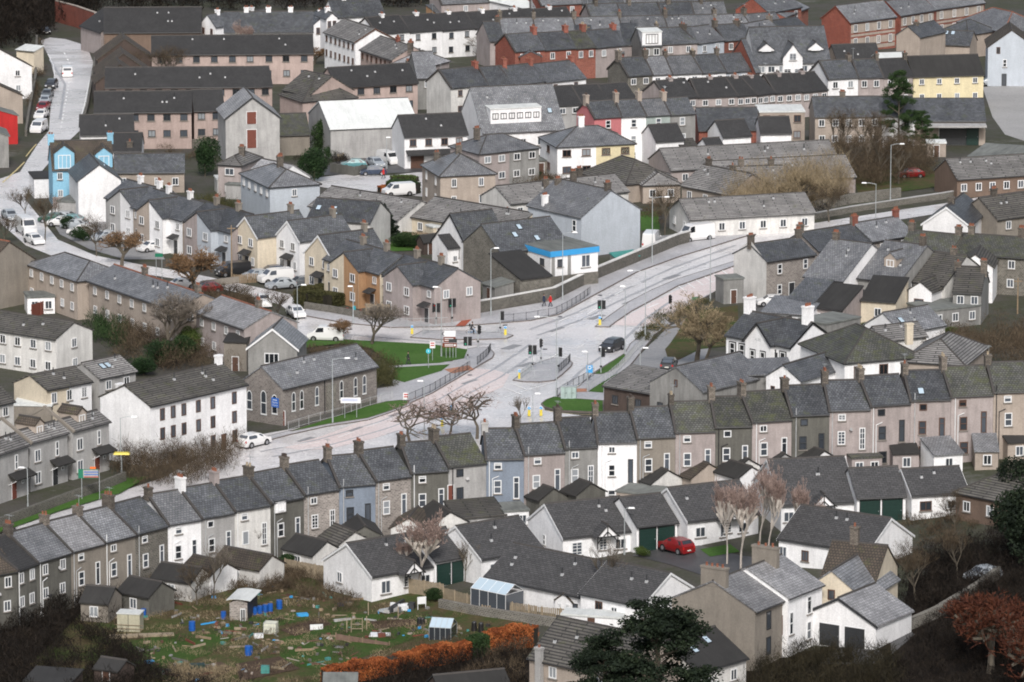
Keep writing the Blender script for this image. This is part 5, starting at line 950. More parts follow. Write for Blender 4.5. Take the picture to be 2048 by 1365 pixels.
fence([(260,570),(480,610),(700,655),(900,690),(1120,710),(1300,735),(1420,755)], 'n', 1.7, 'long weathered board fence in front of the birch bungalow', M['palew'])
fence([(1420,770),(1600,820),(1850,870),(2100,905)], 'n', 1.5, 'lower slatted fence between allotments and conservatory house', M['palew'], gap=.07)
fence([(1700,875),(2048,880),(2560,915)], 'n', 1.1, 'pale picket fence below the conservatory garden', M['palew'], gap=.1)
fence([(850,1105),(940,1110),(1140,1105)], 'f', 1.7, 'pale timber fence in front of the orange house', M['palew'])
fence([(645,1010),(725,1000)], 'f', 1.5, 'narrow trellis fence beside the cream wall', M['wood'], gap=.1)
fence([(230,1120),(400,1065),(540,1060)], 'e', 1.8, 'red brown fence below the white summerhouse', M['rust'])
fence([(1120,560),(1340,575)], 'f', 1.5, 'brown fence behind the round pine', M['wood'])
fence([(1710,870),(1890,860)], 'e', 1.3, 'picket fence beside the dark van', M['wood'], gap=.08)
fence([(640,1180),(760,1140),(900,1120)], 'b', 1.0, 'slanted rail fence beside the ivy bush', M['palew'], gap=.3)
def railing(pts, t, label, h=1.05, mat=None, post=2.0, bars=.16, dz=.17):
    mat = mat or M['steel']; L = line_pts(pts, t, bars); r = thing('guard_railing', label, 'railing', (0,0,0), 0, 'guard railings around the junction'); a = MB(); n = 0; dist = 0
    for z in (.12, h):
        for i in range(0, len(L)-6, 6): a.tube(L[i]+Vector((0,0,z+dz)), L[min(i+6, len(L)-1)]+Vector((0,0,z+dz)), .028, .028, mat, 4)
    for p in L[::1]: a.tube(p+Vector((0,0,.1+dz)), p+Vector((0,0,h+dz)), .008, .008, mat, 3, False)
    for i in range(len(L)-1):
        if dist >= post*n:
            b_ = MB(); b_.tube((0,0,0),(0,0,h+.08+dz),.035,.035,mat,6); b_.build('post', r, tuple(L[i])); n += 1
        dist += (L[i+1]-L[i]).length
    a.build('rail', r); return r
railing([(280,745),(460,690),(660,640),(860,570),(1045,520)], 'j', 'pale railing along the church hall verge', mat=M['pipe'])
railing([(1155,540),(1330,465),(1500,365),(1612,292)], 'j', 'dark railing beside the pavement corner', mat=M['dark'])
railing([(1662,265),(1740,200),(1762,160)], 'j', 'short dark railing at the kerb tip', mat=M['dark'])
railing([(150,370),(240,300)], 'k', 'island railing behind the yellow bollard', mat=M['steel'])
railing([(370,360),(260,365),(170,372)], 'k', 'front railing of the triangular island')
railing([(430,325),(500,262),(515,240)], 'k', 'right railing of the triangular island', mat=M['dark'])
railing([(270,255),(365,258),(420,250)], 'k', 'rear railing of the triangular island')
railing([(420,500),(480,460),(600,400),(690,345)], 'k', 'railing beside the two grey cabinets', mat=M['dark'])
railing([(640,470),(700,425),(800,370),(870,310),(915,262),(980,180),(1060,110)], 'k', 'pale green railing behind the lamp posts', mat=M['pipe'])
railing([(0,1165),(200,1145),(400,1110),(500,1060),(600,1000),(665,950)], 'g', 'long railing in front of the red coated walker', mat=M['dark'])
railing([(1035,1185),(1200,1190),(1465,1180)], 'f', 'pale railing beside the grey rendered pair')
railing([(1265,1255),(1310,1235),(1365,1240)], 'f', 'left railing of the side road island')
railing([(1500,1260),(1700,1240),(1830,1235)], 'f', 'railing behind the cyclist')
railing([(700,875),(800,870),(1000,860)], 'k', 'thin railing behind the slip road', mat=M['dark'])
# ============================================================ STREET FURNITURE
def lamp(u, v, h, dirdeg, label, arm=1.6, t='s', mat=None):
    p = G(*T(t, u, v)); mat = mat or M['steel']; r = thing('street_lamp', label, 'street lamp', p, math.radians(dirdeg), 'street lamps')
    a = MB(); a.tube((0,0,0),(0,0,1.3),.11,.1,mat,8); a.tube((0,0,1.3),(0,0,h),.065,.045,mat,8); a.build('pole', r)
    if arm > .3: b_ = MB(); b_.tube((0,0,h-.05),(arm*.6,0,h+.14),.035,.035,mat,6); b_.tube((arm*.6,0,h+.14),(arm,0,h+.15),.035,.035,mat,6); b_.build('arm', r)
    c = MB(); c.box(arm-.1,arm+.65,-.14,.14,h+.09,h+.24,M['white'],.08,.05); o = c.build('lamp_head', r); return r
for u,v,h,dg,lb,am,t in ((605,690,8.3,0,'lamp post on the church hall verge',1.6,'j'),(1275,800,7.2,180,'thin lamp post near the twisted bare trees',.2,'j'),(413,498,10.3,180,'tall lamp post beside the grey cabinets',2.2,'k'),(1113,724,9.6,0,'lamp post on the wall pavement right of the shop',1.8,'g'),(458,1000,9.6,0,'lamp post in front of the blue fascia shop',1.4,'g'),(1062,1285,9.4,180,'lamp post with its arm over the median',1.8,'g'),(1538,1000,9.2,180,'lamp post beside the far right lane',.4,'g'),
  (640,462,5.2,180,'short lamp post on the right pavement',.1,'k'),(915,190,9.2,180,'lamp post at the tip of the grass wedge',.1,'k'),(240,700,3.9,0,'small lamp post with hooked arm by the slip road',.3,'k'),(1025,330,3.4,0,'low lamp post in the car park',.4,'k'),(1400,205,9.4,180,'slender lamp column on the lawn by brown signs',.5,'j'),(755,1165,5.1,180,'wooden lamp pole by the side road kerb',.1,'f'),(348,1270,7.2,0,'lamp column left of the white van',.6,'f'),(1545,1100,4.4,180,'dark arm lamp before the grey pair',.1,'f'),(1762,1110,9.4,0,'lamp column at the stone wall',.5,'f'),
  (885,1070,7.2,0,'lamp post against the long white building',1.4,'i'),(205,1350,5.5,180,'lamp post below the new beige houses',.4,'i'),(910,430,5.2,0,'white headed lamp in the bungalow close',.5,'o'),(962,470,6.8,180,'lamp post with left arm on the far road',1.5,'h'),(1070,300,9.4,0,'tall lamp post before the brown trees',1.4,'h'),(1000,1240,5.,0,'old pole near the dark blue car',.0,'b'),(1540,1000,.1,0,'stub lamp',.0,'b')):
    if lb != 'stub lamp': lamp(u, v, h, dg, lb, am, t)
for u,v,h,lb,t in ((632,540,9.,'tall dark telegraph pole before the white slate row','c'),(1800,960,7.,'tall mossy aerial pole on the hipped pair','b'),(1695,850,8.,'telegraph pole left of the cream gable','e'),(1180,330,4.6,'telegraph pole by the brown gables','a'),(2000,1090,5.,'thin pole at the pub car park','h')):
    a = MB(); p = G(*T(t,u,v)); a.tube((0,0,0),(0,0,h),.12,.08,M['wood'],7); r = thing('telegraph_pole', lb, 'pole', p, 0, 'timber poles'); a.build('pole', r); b_ = MB(); b_.box(-.6,.6,-.05,.05,h-.5,h-.38,M['wood']); b_.build('cross_arm', r)
def tlight(u, v, t, label, face=0, h=3.5, two=False, lit=2):
    p = G(*T(t, u, v)); r = thing('traffic_light', label, 'traffic light', p, math.radians(face), 'traffic lights at the junction')
    a = MB(); a.tube((0,0,.0),(0,0,h),.07,.06,M['steel'],8); a.box(-.12,.12,-.1,.1,.9,1.15,M['black']); a.build('pole', r)
    for k in range(2 if two else 1):
        b_ = MB(); x = -.28 if k == 0 else .3; b_.box(x-.18,x+.18,-.16,.12,h-1.05,h-.02,M['black']); b_.box(x-.26,x+.26,.0,.03,h-1.15,h+.08,M['dark']); o = b_.build('signal_head', r)
        for i, c in enumerate((M['tail'], M['cone'], M['greenlit'])):
            d = MB(); z = h-.2-.33*i; d.tube((x,-.17,z),(x,-.28,z),.13,.13,M['black'],8,False); d.tube((x,-.165,z),(x,-.19,z),.1,.1,c if (i == lit and k == 0) else M['dark'],8); d.build('lens', o)
for u,v,t,lb,fc,h,tw,li in ((237,305,'k','twin headed traffic light with green lit on the triangular island',0,3.4,True,2),(300,262,'k','traffic light seen from the side at the island rear',80,3.6,False,0),(428,320,'k','dark traffic light on the right of the triangular island',150,3.4,False,0),(738,325,'k','traffic light left of the black car',190,3.4,False,0),(742,1180,'g','twin traffic light at the tip of the long median',0,3.5,True,2),(1250,1100,'g','small dark signal on the pink lane kerb',60,2.8,False,0),
   (1592,240,'j','traffic light with green lit at the lawn corner',0,3.4,True,2),(1668,140,'j','traffic light behind the cyclist corner',120,3.2,False,0),(1478,1172,'f','traffic light before the grey pair showing green',20,3.6,True,2),(1362,1175,'f','traffic light left of the grey pair signal',10,3.0,True,0),(1830,1245,'f','red traffic signal on the side road island',170,3.2,False,0)):
    tlight(u, v, t, lb, fc, h, tw, li)
def text(body, size, loc, parent, mat, rz=0., name='lettering', th=.0):
    cu = bpy.data.curves.new(name, 'FONT'); cu.body = body; cu.size = size; cu.align_x = 'CENTER'; cu.align_y = 'CENTER'
    tmp = bpy.data.objects.new('tmp', cu); C.objects.link(tmp); dg = bpy.context.evaluated_depsgraph_get(); me = bpy.data.meshes.new_from_object(tmp.evaluated_get(dg)); bpy.data.objects.remove(tmp)
    me.materials.clear(); me.materials.append(mat); me.name = name
    o = link(name, me, parent, loc); o.rotation_euler = (math.pi/2, 0, rz); return o
def bollard(u, v, t, lb):
    p = G(*T(t, u, v)); r = thing('keep_left_bollard', lb, 'bollard', p+Vector((0,0,.17)), 0, 'yellow keep left bollards')
    a = MB(); a.box(-.18,.18,-.14,.14,0,.8,M['yellow'],.03,.02); a.build('body', r)
    b_ = MB(); b_.tube((0,-.16,1.0),(0,-.11,1.0),.18,.18,M['bluep'],14); b_.box(-.18,.18,-.10,.1,.801,1.2,M['white']); o = b_.build('sign_disc', r)
    c = MB(); c.tube((.09,-.17,1.08),(-.08,-.17,.92),.025,.025,M['white'],4); c.build('arrow', o)
for q in ((143,366,'k','yellow bollard at the front tip of the triangular island'),(730,1180,'g','yellow bollard at the start of the long median'),(1868,1252,'f','yellow bollard at the right end of the side road island'),(1185,1245,'f','faded yellow bollard on the left of the side road island'),(300,638,'k','yellow bollard beside the slip road'),(1405,715,'j','yellow bollard between the twisted trees'),(213,640,'k','dull yellow bollard behind the small bare tree')): bollard(*q)
def sign(u, v, t, lb, kind, h=2.2, rz=0):
    p = G(*T(t, u, v)); r = thing('road_sign', lb, 'road sign', p+Vector((0,0,.15)), math.radians(rz))
    def posts(xs_, hh):
        for x in xs_: a = MB(); a.tube((x,0,0),(x,0,hh),.04,.04,M['steel'],6); a.build('post', r)
    a = MB()
    if kind == 'round': posts((0,), h); a.tube((0,-.09,h-.3),(0,-.05,h-.3),.32,.32,M['cyan'] if 'turquoise' in lb else M['bluep'],20); o = a.build('disc', r); c = MB(); c.tube((0,-.1,h-.42),(0,-.1,h-.14),.04,.04,M['white'],5); c.build('symbol', o)
    elif kind == 'brown':
        posts((-.45,.45), h); a.box(-.8,.8,-.08,-.04,h-1.05,h-.35,M['signn']); a.box(-.95,.95,-.085,-.035,h-1.75,h-1.15,M['signn']); a.box(-.8,.8,-.08,-.04,h-.3,h+.5,M['white']); o = a.build('panel', r)
        c = MB(); [c.box(-.65,.5,-.095,-.085,z,z+.09,M['white']) for z in (h-.6,h-.85,h-1.4,h-1.6)]; c.tube((-1.0,-.1,h+.1),(-.7,-.1,h+.4),.05,.05,M['black'],4); c.tube((-1.0,-.1,h+.1),(-.7,-.1,h-.2),.05,.05,M['black'],4); c.tube((.7,-.1,h-1.45),(.7,-.085,h-1.45),.14,.14,M['white'],10); c.build('lettering', o)
    elif kind == 'board':
        posts((-.75,.75), h); a.box(-1.25,1.25,-.09,-.04,h-.65,h+.05,M['white']); o = a.build('panel', r); c = MB(); [c.box(-1.1,.9,-.1,-.09,h-.18-.2*k_,h-.12-.2*k_,M['signb']) for k_ in range(2)]; c.build('lettering', o)
    elif kind == 'green':
        posts((-.9,1.2), h); a.box(-1.3,1.1,-.09,-.04,h-1.0,h+.1,M['signg']); a.box(-.7,1.05,-.1,-.09,h-.92,h+.02,WM['g']); a.box(.1,.8,-.09,-.04,h+.12,h+.38,M['cone']); o = a.build('panel', r); c = MB(); [c.box(-.6,1.1,-.115,-.1,h-.3-.3*k_,h-.2-.3*k_,M['signb'] if k_ < 2 else M['tail']) for k_ in range(3)]; c.build('lettering', o)
    elif kind == 'blue': posts((-.3,.3), h); a.box(-.4,.4,-.08,-.04,h-1.,h,M['bluep']); o = a.build('panel', r); c = MB(); c.tube((0,-.1,h-.3),(0,-.085,h-.3),.25,.25,M['white'],14); c.tube((0,-.11,h-.3),(0,-.101,h-.3),.15,.15,M['bluep'],14); c.build('symbol', o)
    elif kind == 'small': posts((0,), h); a.box(-.35,.35,-.08,-.04,h-.9,h,M['white']); o = a.build('panel', r); c = MB(); [c.box(-.25,.25,-.09,-.08,h-.3-.3*k_,h-.15-.3*k_,M['tail']) for k_ in range(2)]; c.build('symbol', o)
    elif kind == 'chev': posts((-.4,.4), h); a.box(-.55,.55,-.08,-.04,h-.5,h,M['dark'] if 'badge' in lb else M['signg']); a.build('panel', r)
    elif kind == 'yellow': posts((0,), h); a.box(-1.,1.,-.5,.5,h,h+.2,M['yellow'],.2,.1); a.build('canopy', r)
for q in ((1305,290,'j','round turquoise shared path sign on the lawn','round',2.6),(1335,235,'j','thin pole sign seen edge on beside the lamp column','small',2.6),(1460,215,'j','white and brown direction signs on the lawn','brown',3.2),(737,655,'j','white street name board on the verge','board',2.6),(1140,530,'j','small white sign with red symbols by the railing','small',1.1),(1472,690,'j','round blue sign among the twisted trees','round',2.2),(655,390,'k','blue roundabout sign on the right pavement','blue',2.2),(655,1250,'i','green edged road direction sign below the beige houses','green',3.6),(1432,1005,'g','small green sign on the far kerb','chev',.6),(892,1120,'i','yellow topped sign post in front of the scrub','yellow',3.4),(1165,870,'e','large dark direction sign seen from its back','chev',4.2),(1484,215,'j','small dark badge sign right of brown signs','chev',2.6)):
    sign(*q)
r,w,d,th = CH
a = MB(); a.box(-.09,-.03,.55,1.75,2.0,3.2,M['signb']); o = a.build('church_sign', r)
for k, s_ in enumerate(('Baptist','Church')): q = text(s_, .34, (-.1,1.15,2.62-.36*k), o, M['white'], -math.pi/2)
a = MB(); a.box(-.1,-.09,.8,1.5,2.88,2.98,M['white']); a.build('lettering', o)
text('ALES', .5, (PUB[1]+2.2,-.83,4.6), PUB[0], M['steel'])
for x,lb in ((478,'left grey green roadside cabinet'),(527,'right grey green roadside cabinet')):
    p = G(*T('k',x,512)); r = thing('roadside_cabinet', lb, 'cabinet', p+Vector((0,0,.2)), math.radians(-8), 'roadside cabinets on the lawn'); a = MB(); a.box(-.55,.55,-.3,.3,0,1.5,m_plain('cabinet paint', (.36,.45,.44), .5)); a.box(-.6,.6,-.35,.35,1.501,1.58,M['steel']); a.build('body', r); b_ = MB(); b_.box(-.02,.02,-.32,-.301,.1,1.4,M['dark']); b_.box(.1,.2,-.34,-.301,.7,.8,M['dark']); b_.build('door', r)
# ============================================================ VEHICLES
VT = dict(
 car=([(2.1,.5,.52),(2.03,.72,.76),(1.2,.88,.94),(.45,.93,1.42),(-.2,.93,1.47),(-1.1,.95,1.43),(-1.85,.95,1.02),(-2.0,.8,.84),(-2.08,.5,.52)], 1.76, (2,3,5,6), (1.28,-1.28), .31),
 suv=([(2.2,.6,.62),(2.12,.9,.94),(1.25,1.05,1.12),(.5,1.1,1.62),(-.2,1.1,1.68),(-1.6,1.12,1.62),(-2.0,1.12,1.2),(-2.15,.95,1.0),(-2.2,.6,.62)], 1.86, (2,3,5,6), (1.35,-1.35), .37),
 van=([(2.45,.6,.62),(2.38,.95,1.0),(1.75,1.15,1.22),(1.0,1.2,1.92),(.2,1.2,1.98),(-2.35,1.2,1.95),(-2.45,1.18,1.85),(-2.48,.95,1.0),(-2.5,.6,.62)], 1.95, (2,3,4,5), (1.55,-1.5), .34),
 box=([(2.75,.6,.62),(2.68,1.1,1.15),(2.1,1.3,1.4),(1.5,1.35,2.35),(.8,1.35,2.5),(-2.6,1.35,2.48),(-2.72,1.3,2.35),(-2.75,1.0,1.05),(-2.78,.6,.62)], 2.05, (2,3,4,5), (1.8,-1.7), .36),
 pickup=([(2.4,.6,.62),(2.32,.95,.99),(1.4,1.08,1.14),(.75,1.12,1.65),(-.1,1.12,1.7),(-.75,1.12,1.6),(-.95,1.1,1.14),(-2.35,1.08,1.12),(-2.42,.6,.62)], 1.8, (2,3,5,6), (1.5,-1.45), .37))
VC = {}
def vehicle(u, v, t, kind, col, hd, lb, cat='car'):
    st, W, (g0,g1,g2,g3), wx, wr = VT[kind]; k = (kind, col)
    if k not in VC:
        a = MB(); pm_ = PAINT[col]; n = len(st); secs = []
        for x, bz, tz in st: secs.append([(x,-W/2*.9,.24),(x,-W/2,.55 if bz > .6 else .4),(x,-W/2*.97,bz),(x,-W/2*(.97 if tz-bz < .12 else .76 if kind not in ('van','box') else .86),tz),(x,W/2*(.97 if tz-bz < .12 else .76 if kind not in ('van','box') else .86),tz),(x,W/2*.97,bz),(x,W/2,.55 if bz > .6 else .4),(x,W/2*.9,.24)])
        vs_ = [p for s_ in secs for p in s_]; fs_ = []
        for i in range(n-1):
            for j in range(8): fs_.append((i*8+j, i*8+(j+1) % 8, (i+1)*8+(j+1) % 8, (i+1)*8+j))
        fs_ += [tuple(range(7,-1,-1)), tuple(range((n-1)*8, n*8))]
        a.mesh(vs_, fs_, pm_); a.box(st[-1][0]+.1,st[0][0]-.1,-W/2*.88,W/2*.88,.16,.26,M['black'])
        for x in wx:
            for s_ in (-1,1): a.tube((x,s_*(W/2-.1),wr),(x,s_*(W/2+.012),wr),wr+.07,wr+.07,M['black'],14)
        body_ = a.data('body')
        g_ = MB()
        def P(i, y, zf, off=.012):
            x, bz, tz = st[i]; yy = W/2*.97+(W/2*((.76 if kind not in ('van','box') else .86))-W/2*.97)*zf; return Vector((x, y*(yy+off), bz+(tz-bz)*zf))
        for s_ in (-1,1):
            seg = [(g1,g2)] if kind not in ('van','box') else [(g1,g1+1)]
            A, B = seg[0]; bl = P(A,s_,.1); tl_ = P(A,s_,.86); br = P(B,s_,.1); tr = P(B,s_,.86)
            fl = P(g0,s_,.1).lerp(bl,.35 if kind not in('van','box') else .5); rl = br.lerp(P(g3,s_,.1),.45) if kind not in ('van','box') else br
            g_.poly([fl,tl_,tr,rl] if s_ > 0 else [rl,tr,tl_,fl], M['glass'])
        side_ = g_.data('side_window'); g_ = MB()
        def scr(i, j, off):
            a1, a2 = P(i,-1,.6 if st[i][2]-st[i][1] < .15 else .1), P(i,1,.6 if st[i][2]-st[i][1] < .15 else .1); b1, b2 = P(j,-1,.97), P(j,1,.97)
            a1.z += .03; a2.z += .03
            q = [a1.lerp(b1,.12), a2.lerp(b2,.12), b2.lerp(a2,.08), b1.lerp(a1,.08)]; q = [Vector((p.x+off, p.y*.86, p.z+.02)) for p in q]; g_.poly(q if off > 0 else q[::-1], M['glass'])
        scr(g0, g1, .015); ws_ = g_.data('windscreen'); g_ = MB()
        if kind in ('van','box'):
            x, bz, tz = st[5]; g_.poly([(x-.12,s_*W*.36,z) for s_, z in ((-1,tz-.15),(1,tz-.15),(1,tz-.6),(-1,tz-.6))], M['glass'])
        else: scr(g3, g2, -.015)
        rw_ = g_.data('rear_window')
        wm_ = MB(); wm_.tube((0,-.1,0),(0,.1,0),wr,wr,M['tyre'],14); rm_ = MB(); rm_.tube((0,-.115,0),(0,.115,0),wr*.62,wr*.62,M['rim'],10)
        hl = MB(); hl.box(-.03,.05,-.18,.18,-.08,.08,M['lamp'],.02,.02); tl2 = MB(); tl2.box(-.03,.03,-.1,.1,-.14,.14,M['tail'])
        pl = MB(); pl.box(-.015,.015,-.26,.26,-.06,.06,M['plate']); mr = MB(); mr.box(-.05,.05,-.1,.1,-.07,.07,pm_,.02,.02)
        VC[k] = (body_, side_, ws_, rw_, wm_.data('wheel'), rm_.data('rim'), hl.data('headlight'), tl2.data('tail_light'), pl.data('number_plate'), mr.data('wing_mirror'))
    B_ = VC[k]; p = G(*T(t, u, v)); nm = 'parked_van' if kind in ('van','box') else 'pickup_truck' if kind == 'pickup' else 'parked_car'
    r = thing(nm, lb, cat, p+Vector((0,0,.07)), math.radians(hd), 'cars and vans around the town')
    link('body', B_[0], r); link('side_window', B_[1], r); link('windscreen', B_[2], r); link('rear_window', B_[3], r)
    for x in wx:
        for s_ in (-1,1): o = link('wheel', B_[4], r, (x, s_*(W/2-.07), wr)); link('rim', B_[5], o)
    f, e = st[0], st[-1]
    for s_ in (-1,1):
        link('headlight', B_[6], r, (st[1][0]+.0, s_*W*.36, st[1][1]-.08)); link('tail_light', B_[7], r, (st[-2][0]-.02, s_*W*.42, st[-2][1]-.08)); link('wing_mirror', B_[9], r, (st[g0+1][0]+.25, s_*(W/2+.06), st[g0][1]+.12))
    link('number_plate', B_[8], r, (f[0]+.02,0,.45)); link('number_plate', B_[8], r, (e[0]-.02,0,.55)); return r
for q in ((508,893,'s','suv','white',48,'white suv driving along the lower left road','car'),(1224,703,'s','suv','black',-118,'black suv with lit headlights approaching the junction','car'),(652,682,'s','van','white',172,'white works van on the side road by the lawn','van'),(592,634,'s','car','white',-72,'white car waiting in front of the bare round bush','car'),(527,612,'s','pickup','white',-80,'white four by four facing the side road','car'),(551,566,'s','van','white',205,'white people carrier beside the white gable house','van'),(562,578,'s','car','silver',205,'silver car in front of the white people carrier','car'),(603,574,'s','car','grey',200,'dark open car behind the clipped hedge','car'),
 (545,552,'s','car','navy',200,'dark blue car beside the cream gable','car'),(513,560,'s','car','silver',205,'silver car behind the picket fence','car'),(466,552,'s','van','black',205,'black van behind the round brown bush','van'),(415,586,'s','car','red',200,'red car under the round brown bush','car'),(362,578,'s','car','white',200,'white car half hidden by the brown bush','car'),(303,503,'s','car','white',215,'white car with pink cover behind the big sign','car'),(210,482,'s','car','silver',215,'silver car near the pollarded street tree','car'),
 (52,468,'s','box','white',-70,'white high roof van on the left street','van'),(68,488,'s','car','white',-62,'white car in front of the high roof van','car'),(20,440,'s','car','silver',-70,'silver car at the far left street edge','car'),(128,432,'s','car','white',170,'white car topmost in the crowded car park','car'),(125,443,'s','car','silver',170,'silver car second from top in the car park','car'),(122,453,'s','car','white',170,'white car at the left of the car park','car'),(141,449,'s','car','teal',170,'teal car in the middle of the car park','car'),(150,458,'s','car','silver',170,'pale car behind the dark shrub in the car park','car'),(163,470,'s','car','white',172,'white car lowest in the car park','car'),(105,446,'s','car','green',170,'dark green car at the car park kerb','car'),
 (134,153,'s','van','white',96,'white van driving up the hill road','van'),(103,178,'s','suv','black',-95,'black car parked topmost on the hill road','car'),(95,196,'s','car','grey',-95,'grey car parked second on the hill road','car'),(91,209,'s','car','silver',-95,'silver car parked on the hill road behind the red one','car'),(87,221,'s','car','red',-98,'red car parked on the hill road','car'),(83,237,'s','car','white',-100,'white car parked before the van on the hill','car'),(78,265,'s','van','white',-100,'white van parked lowest on the hill road','van'),(88,68,'s','car','black',-70,'dark car coming round the top bend','car'),(213,85,'s','van','white',-90,'white van beside the brick retaining wall','van'),
 (777,328,'s','van','white',-60,'white van parked in front of the barn','van'),(751,334,'s','car','silver',-65,'silver estate car beside the white van','car'),(708,337,'s','car','teal',185,'grey green car behind the dark yard wall','car'),(746,351,'s','car','navy',188,'dark blue saloon on the residential road','car'),(797,392,'s','van','white',200,'white van roof behind the bungalow ridge','van'),(1303,496,'s','box','white',80,'tall white van seen from behind near the lawn','van'),(1392,482,'s','box','white',212,'white van parked behind the stone wall','van'),(1543,612,'s','car','white',188,'white hatchback by the blank white gable','car'),(1353,1105,'s','suv','red',128,'dark red suv parked before the green garage','car'),(1274,316,'s','car','red',90,'bright red car behind the yellow fronted house','car'),(1980,172,'s','car','silver',180,'silver car beside the pale blue gable','car'),(1822,356,'s','car','red',190,'red car under the brown trees at right','car'),(1338,738,'s','car','black',80,'black car in the small car park','car'),(1966,1160,'s','car','silver',215,'silver car on the dark lane at right','car'),(905,100,'s','car','navy',90,'dark car in the yard of the long white terrace','car'),(930,103,'s','car','black',90,'black car right of the yard entrance','car'),(1930,352,'s','car','red',180,'red car at the far right garages','car')):
    vehicle(*q)
# ============================================================ VEGETATION
def ribbons(name, P, D, w, mats, parent=None, loc=None, mi=None):
    """thin two-sided blades: P start (N,3), D vector (N,3)"""
    n = len(P); up = rng.normal(size=(n,3)); s_ = np.cross(D, up); s_ /= (np.linalg.norm(s_, axis=1, keepdims=True)+1e-9); s_ *= (np.asarray(w).reshape(-1,1) if not np.isscalar(w) else w)/2
    v = np.empty((n*3,3)); v[0::3] = P-s_; v[1::3] = P+s_; v[2::3] = P+D
    return tri_mesh(name, v, mats, parent, loc)
def tri_mesh(name, v, mats, parent=None, loc=None, data=False, k=3):
    n = len(v)//k; me = bpy.data.meshes.new(name); me.vertices.add(len(v)); me.vertices.foreach_set('co', v.astype(np.float32).ravel())
    me.loops.add(n*k); me.loops.foreach_set('vertex_index', np.arange(n*k, dtype=np.int32)); me.polygons.add(n)
    me.polygons.foreach_set('loop_start', np.arange(0, n*k, k, dtype=np.int32)); me.polygons.foreach_set('loop_total', np.full(n, k, dtype=np.int32)); me.update(calc_edges=True)
    for m in mats: me.materials.append(m)
    return me if data else link(name, me, parent, loc)
def quadcloud(P, size, flat=0.):
    n = len(P); a = rng.normal(size=(n,3)); a[:,2] *= (1-flat); a /= np.linalg.norm(a, axis=1, keepdims=True); b_ = np.cross(a, rng.normal(size=(n,3))); b_ /= np.linalg.norm(b_, axis=1, keepdims=True)
    s_ = size*rng.uniform(.6,1.3,size=(n,1)); v = np.empty((n*4,3)); v[0::4] = P-a*s_; v[1::4] = P+b_*s_*.6; v[2::4] = P+a*s_; v[3::4] = P-b_*s_*.6; return v
LEAF = dict(
 ev=m_leaf('evergreen leaves', [(.008,.018,.008),(.018,.04,.014),(.035,.065,.022)]), pine=m_leaf('pine needles', [(.005,.009,.006),(.011,.019,.010),(.024,.036,.017)]), ivy=m_leaf('ivy leaves', [(.01,.022,.008),(.025,.05,.016),(.05,.08,.03)]),
 beech=m_leaf('copper beech leaves', [(.09,.025,.01),(.26,.075,.025),(.42,.15,.05)]), olive=m_leaf('olive hedge leaves', [(.03,.032,.013),(.055,.056,.022),(.09,.08,.036)]), brush=m_leaf('dull brush', [(.01,.009,.005),(.024,.02,.011),(.045,.037,.019)]),  # brush colours darkened to paint the lens falloff in the corners
 brown=m_leaf('brown scrub stems', [(.035,.026,.018),(.075,.055,.036),(.13,.10,.065)]), dark=m_leaf('dark scrub stems', [(.005,.004,.003),(.012,.009,.007),(.027,.02,.014)]), red=m_leaf('red bare stems', [(.028,.009,.006),(.07,.022,.012),(.11,.04,.02)]),  # dark stems dimmed further, painting in the corner falloff
 tan=m_leaf('tan twigs', [(.14,.11,.07),(.24,.19,.12),(.34,.27,.17)]), pinkb=m_leaf('birch twigs', [(.16,.11,.095),(.27,.2,.175),(.36,.28,.25)]), grey=m_leaf('grey twigs', [(.09,.075,.063),(.16,.138,.115),(.23,.2,.17)]), orange=m_leaf('orange brown twigs', [(.11,.065,.035),(.18,.11,.06),(.24,.155,.09)]), green=m_leaf('winter green leaves', [(.03,.05,.012),(.055,.085,.02),(.09,.12,.035)]))
def bare(seed, H_=1., spread=.55, up=.25, lv=6, kids=3, trunk=.28, r0=.022, bias=0., tw=.011, crook=.12, first=.35):
    R = random.Random(seed); segs = []; tips = []
    def go(p, d, L, r, l):
        n = 2 if l else 3; q = p
        for i in range(n):
            d = (d+Vector((R.gauss(0,crook),R.gauss(0,crook),R.gauss(0,crook*.6)+up*.1))).normalized(); q2 = q+d*L/n; segs.append((q, q2, r*(1-.3*i/n), r*(1-.3*(i+1)/n), l)); q = q2
            if l >= 2 and i < n-1 and l < lv: sub(q, d, L*.6, r*.5, l+1, 1)
        if l >= lv: return
        sub(q, d, L*R.uniform(.68,.82), r*.62, l+1, kids if l else kids+2)
    def sub(q, d, L, r, l, k):
        for j in range(k):
            e = Vector((R.gauss(0,1),R.gauss(0,1),R.gauss(0,.5)+.3)); e = (e-d*e.dot(d)); 
            if e.length < .01: continue
            e.normalize(); nd = (d+e*R.uniform(spread*.6, spread*1.5)+Vector((0,0,up*.5))).normalized(); go(q, nd, L*R.uniform(.8,1.15), r, l)
    go(Vector((0,0,0)), Vector((R.gauss(0,.04),R.gauss(0,.04),1)).normalized(), trunk, r0, 0)
    zm = max(s_[1].z for s_ in segs); k = H_/zm
    a = MB(); c = MB(); P = []; D = []; W_ = []
    for p, q, r, r2, l in segs:
        if l <= 1: a.tube(p*k, q*k, r*k, r2*k, M['bark'], 6, False)
        elif l <= 3: c.tube(p*k, q*k, max(.006,r)*k, max(.005,r2)*k, M['bark'], 4, False)
        else: P.append(p*k); D.append((q-p)*k*1.25); W_.append(max(r*2*k, tw*k))
    return a, c, np.array(P), np.array(D), np.array(W_)
BT = {}
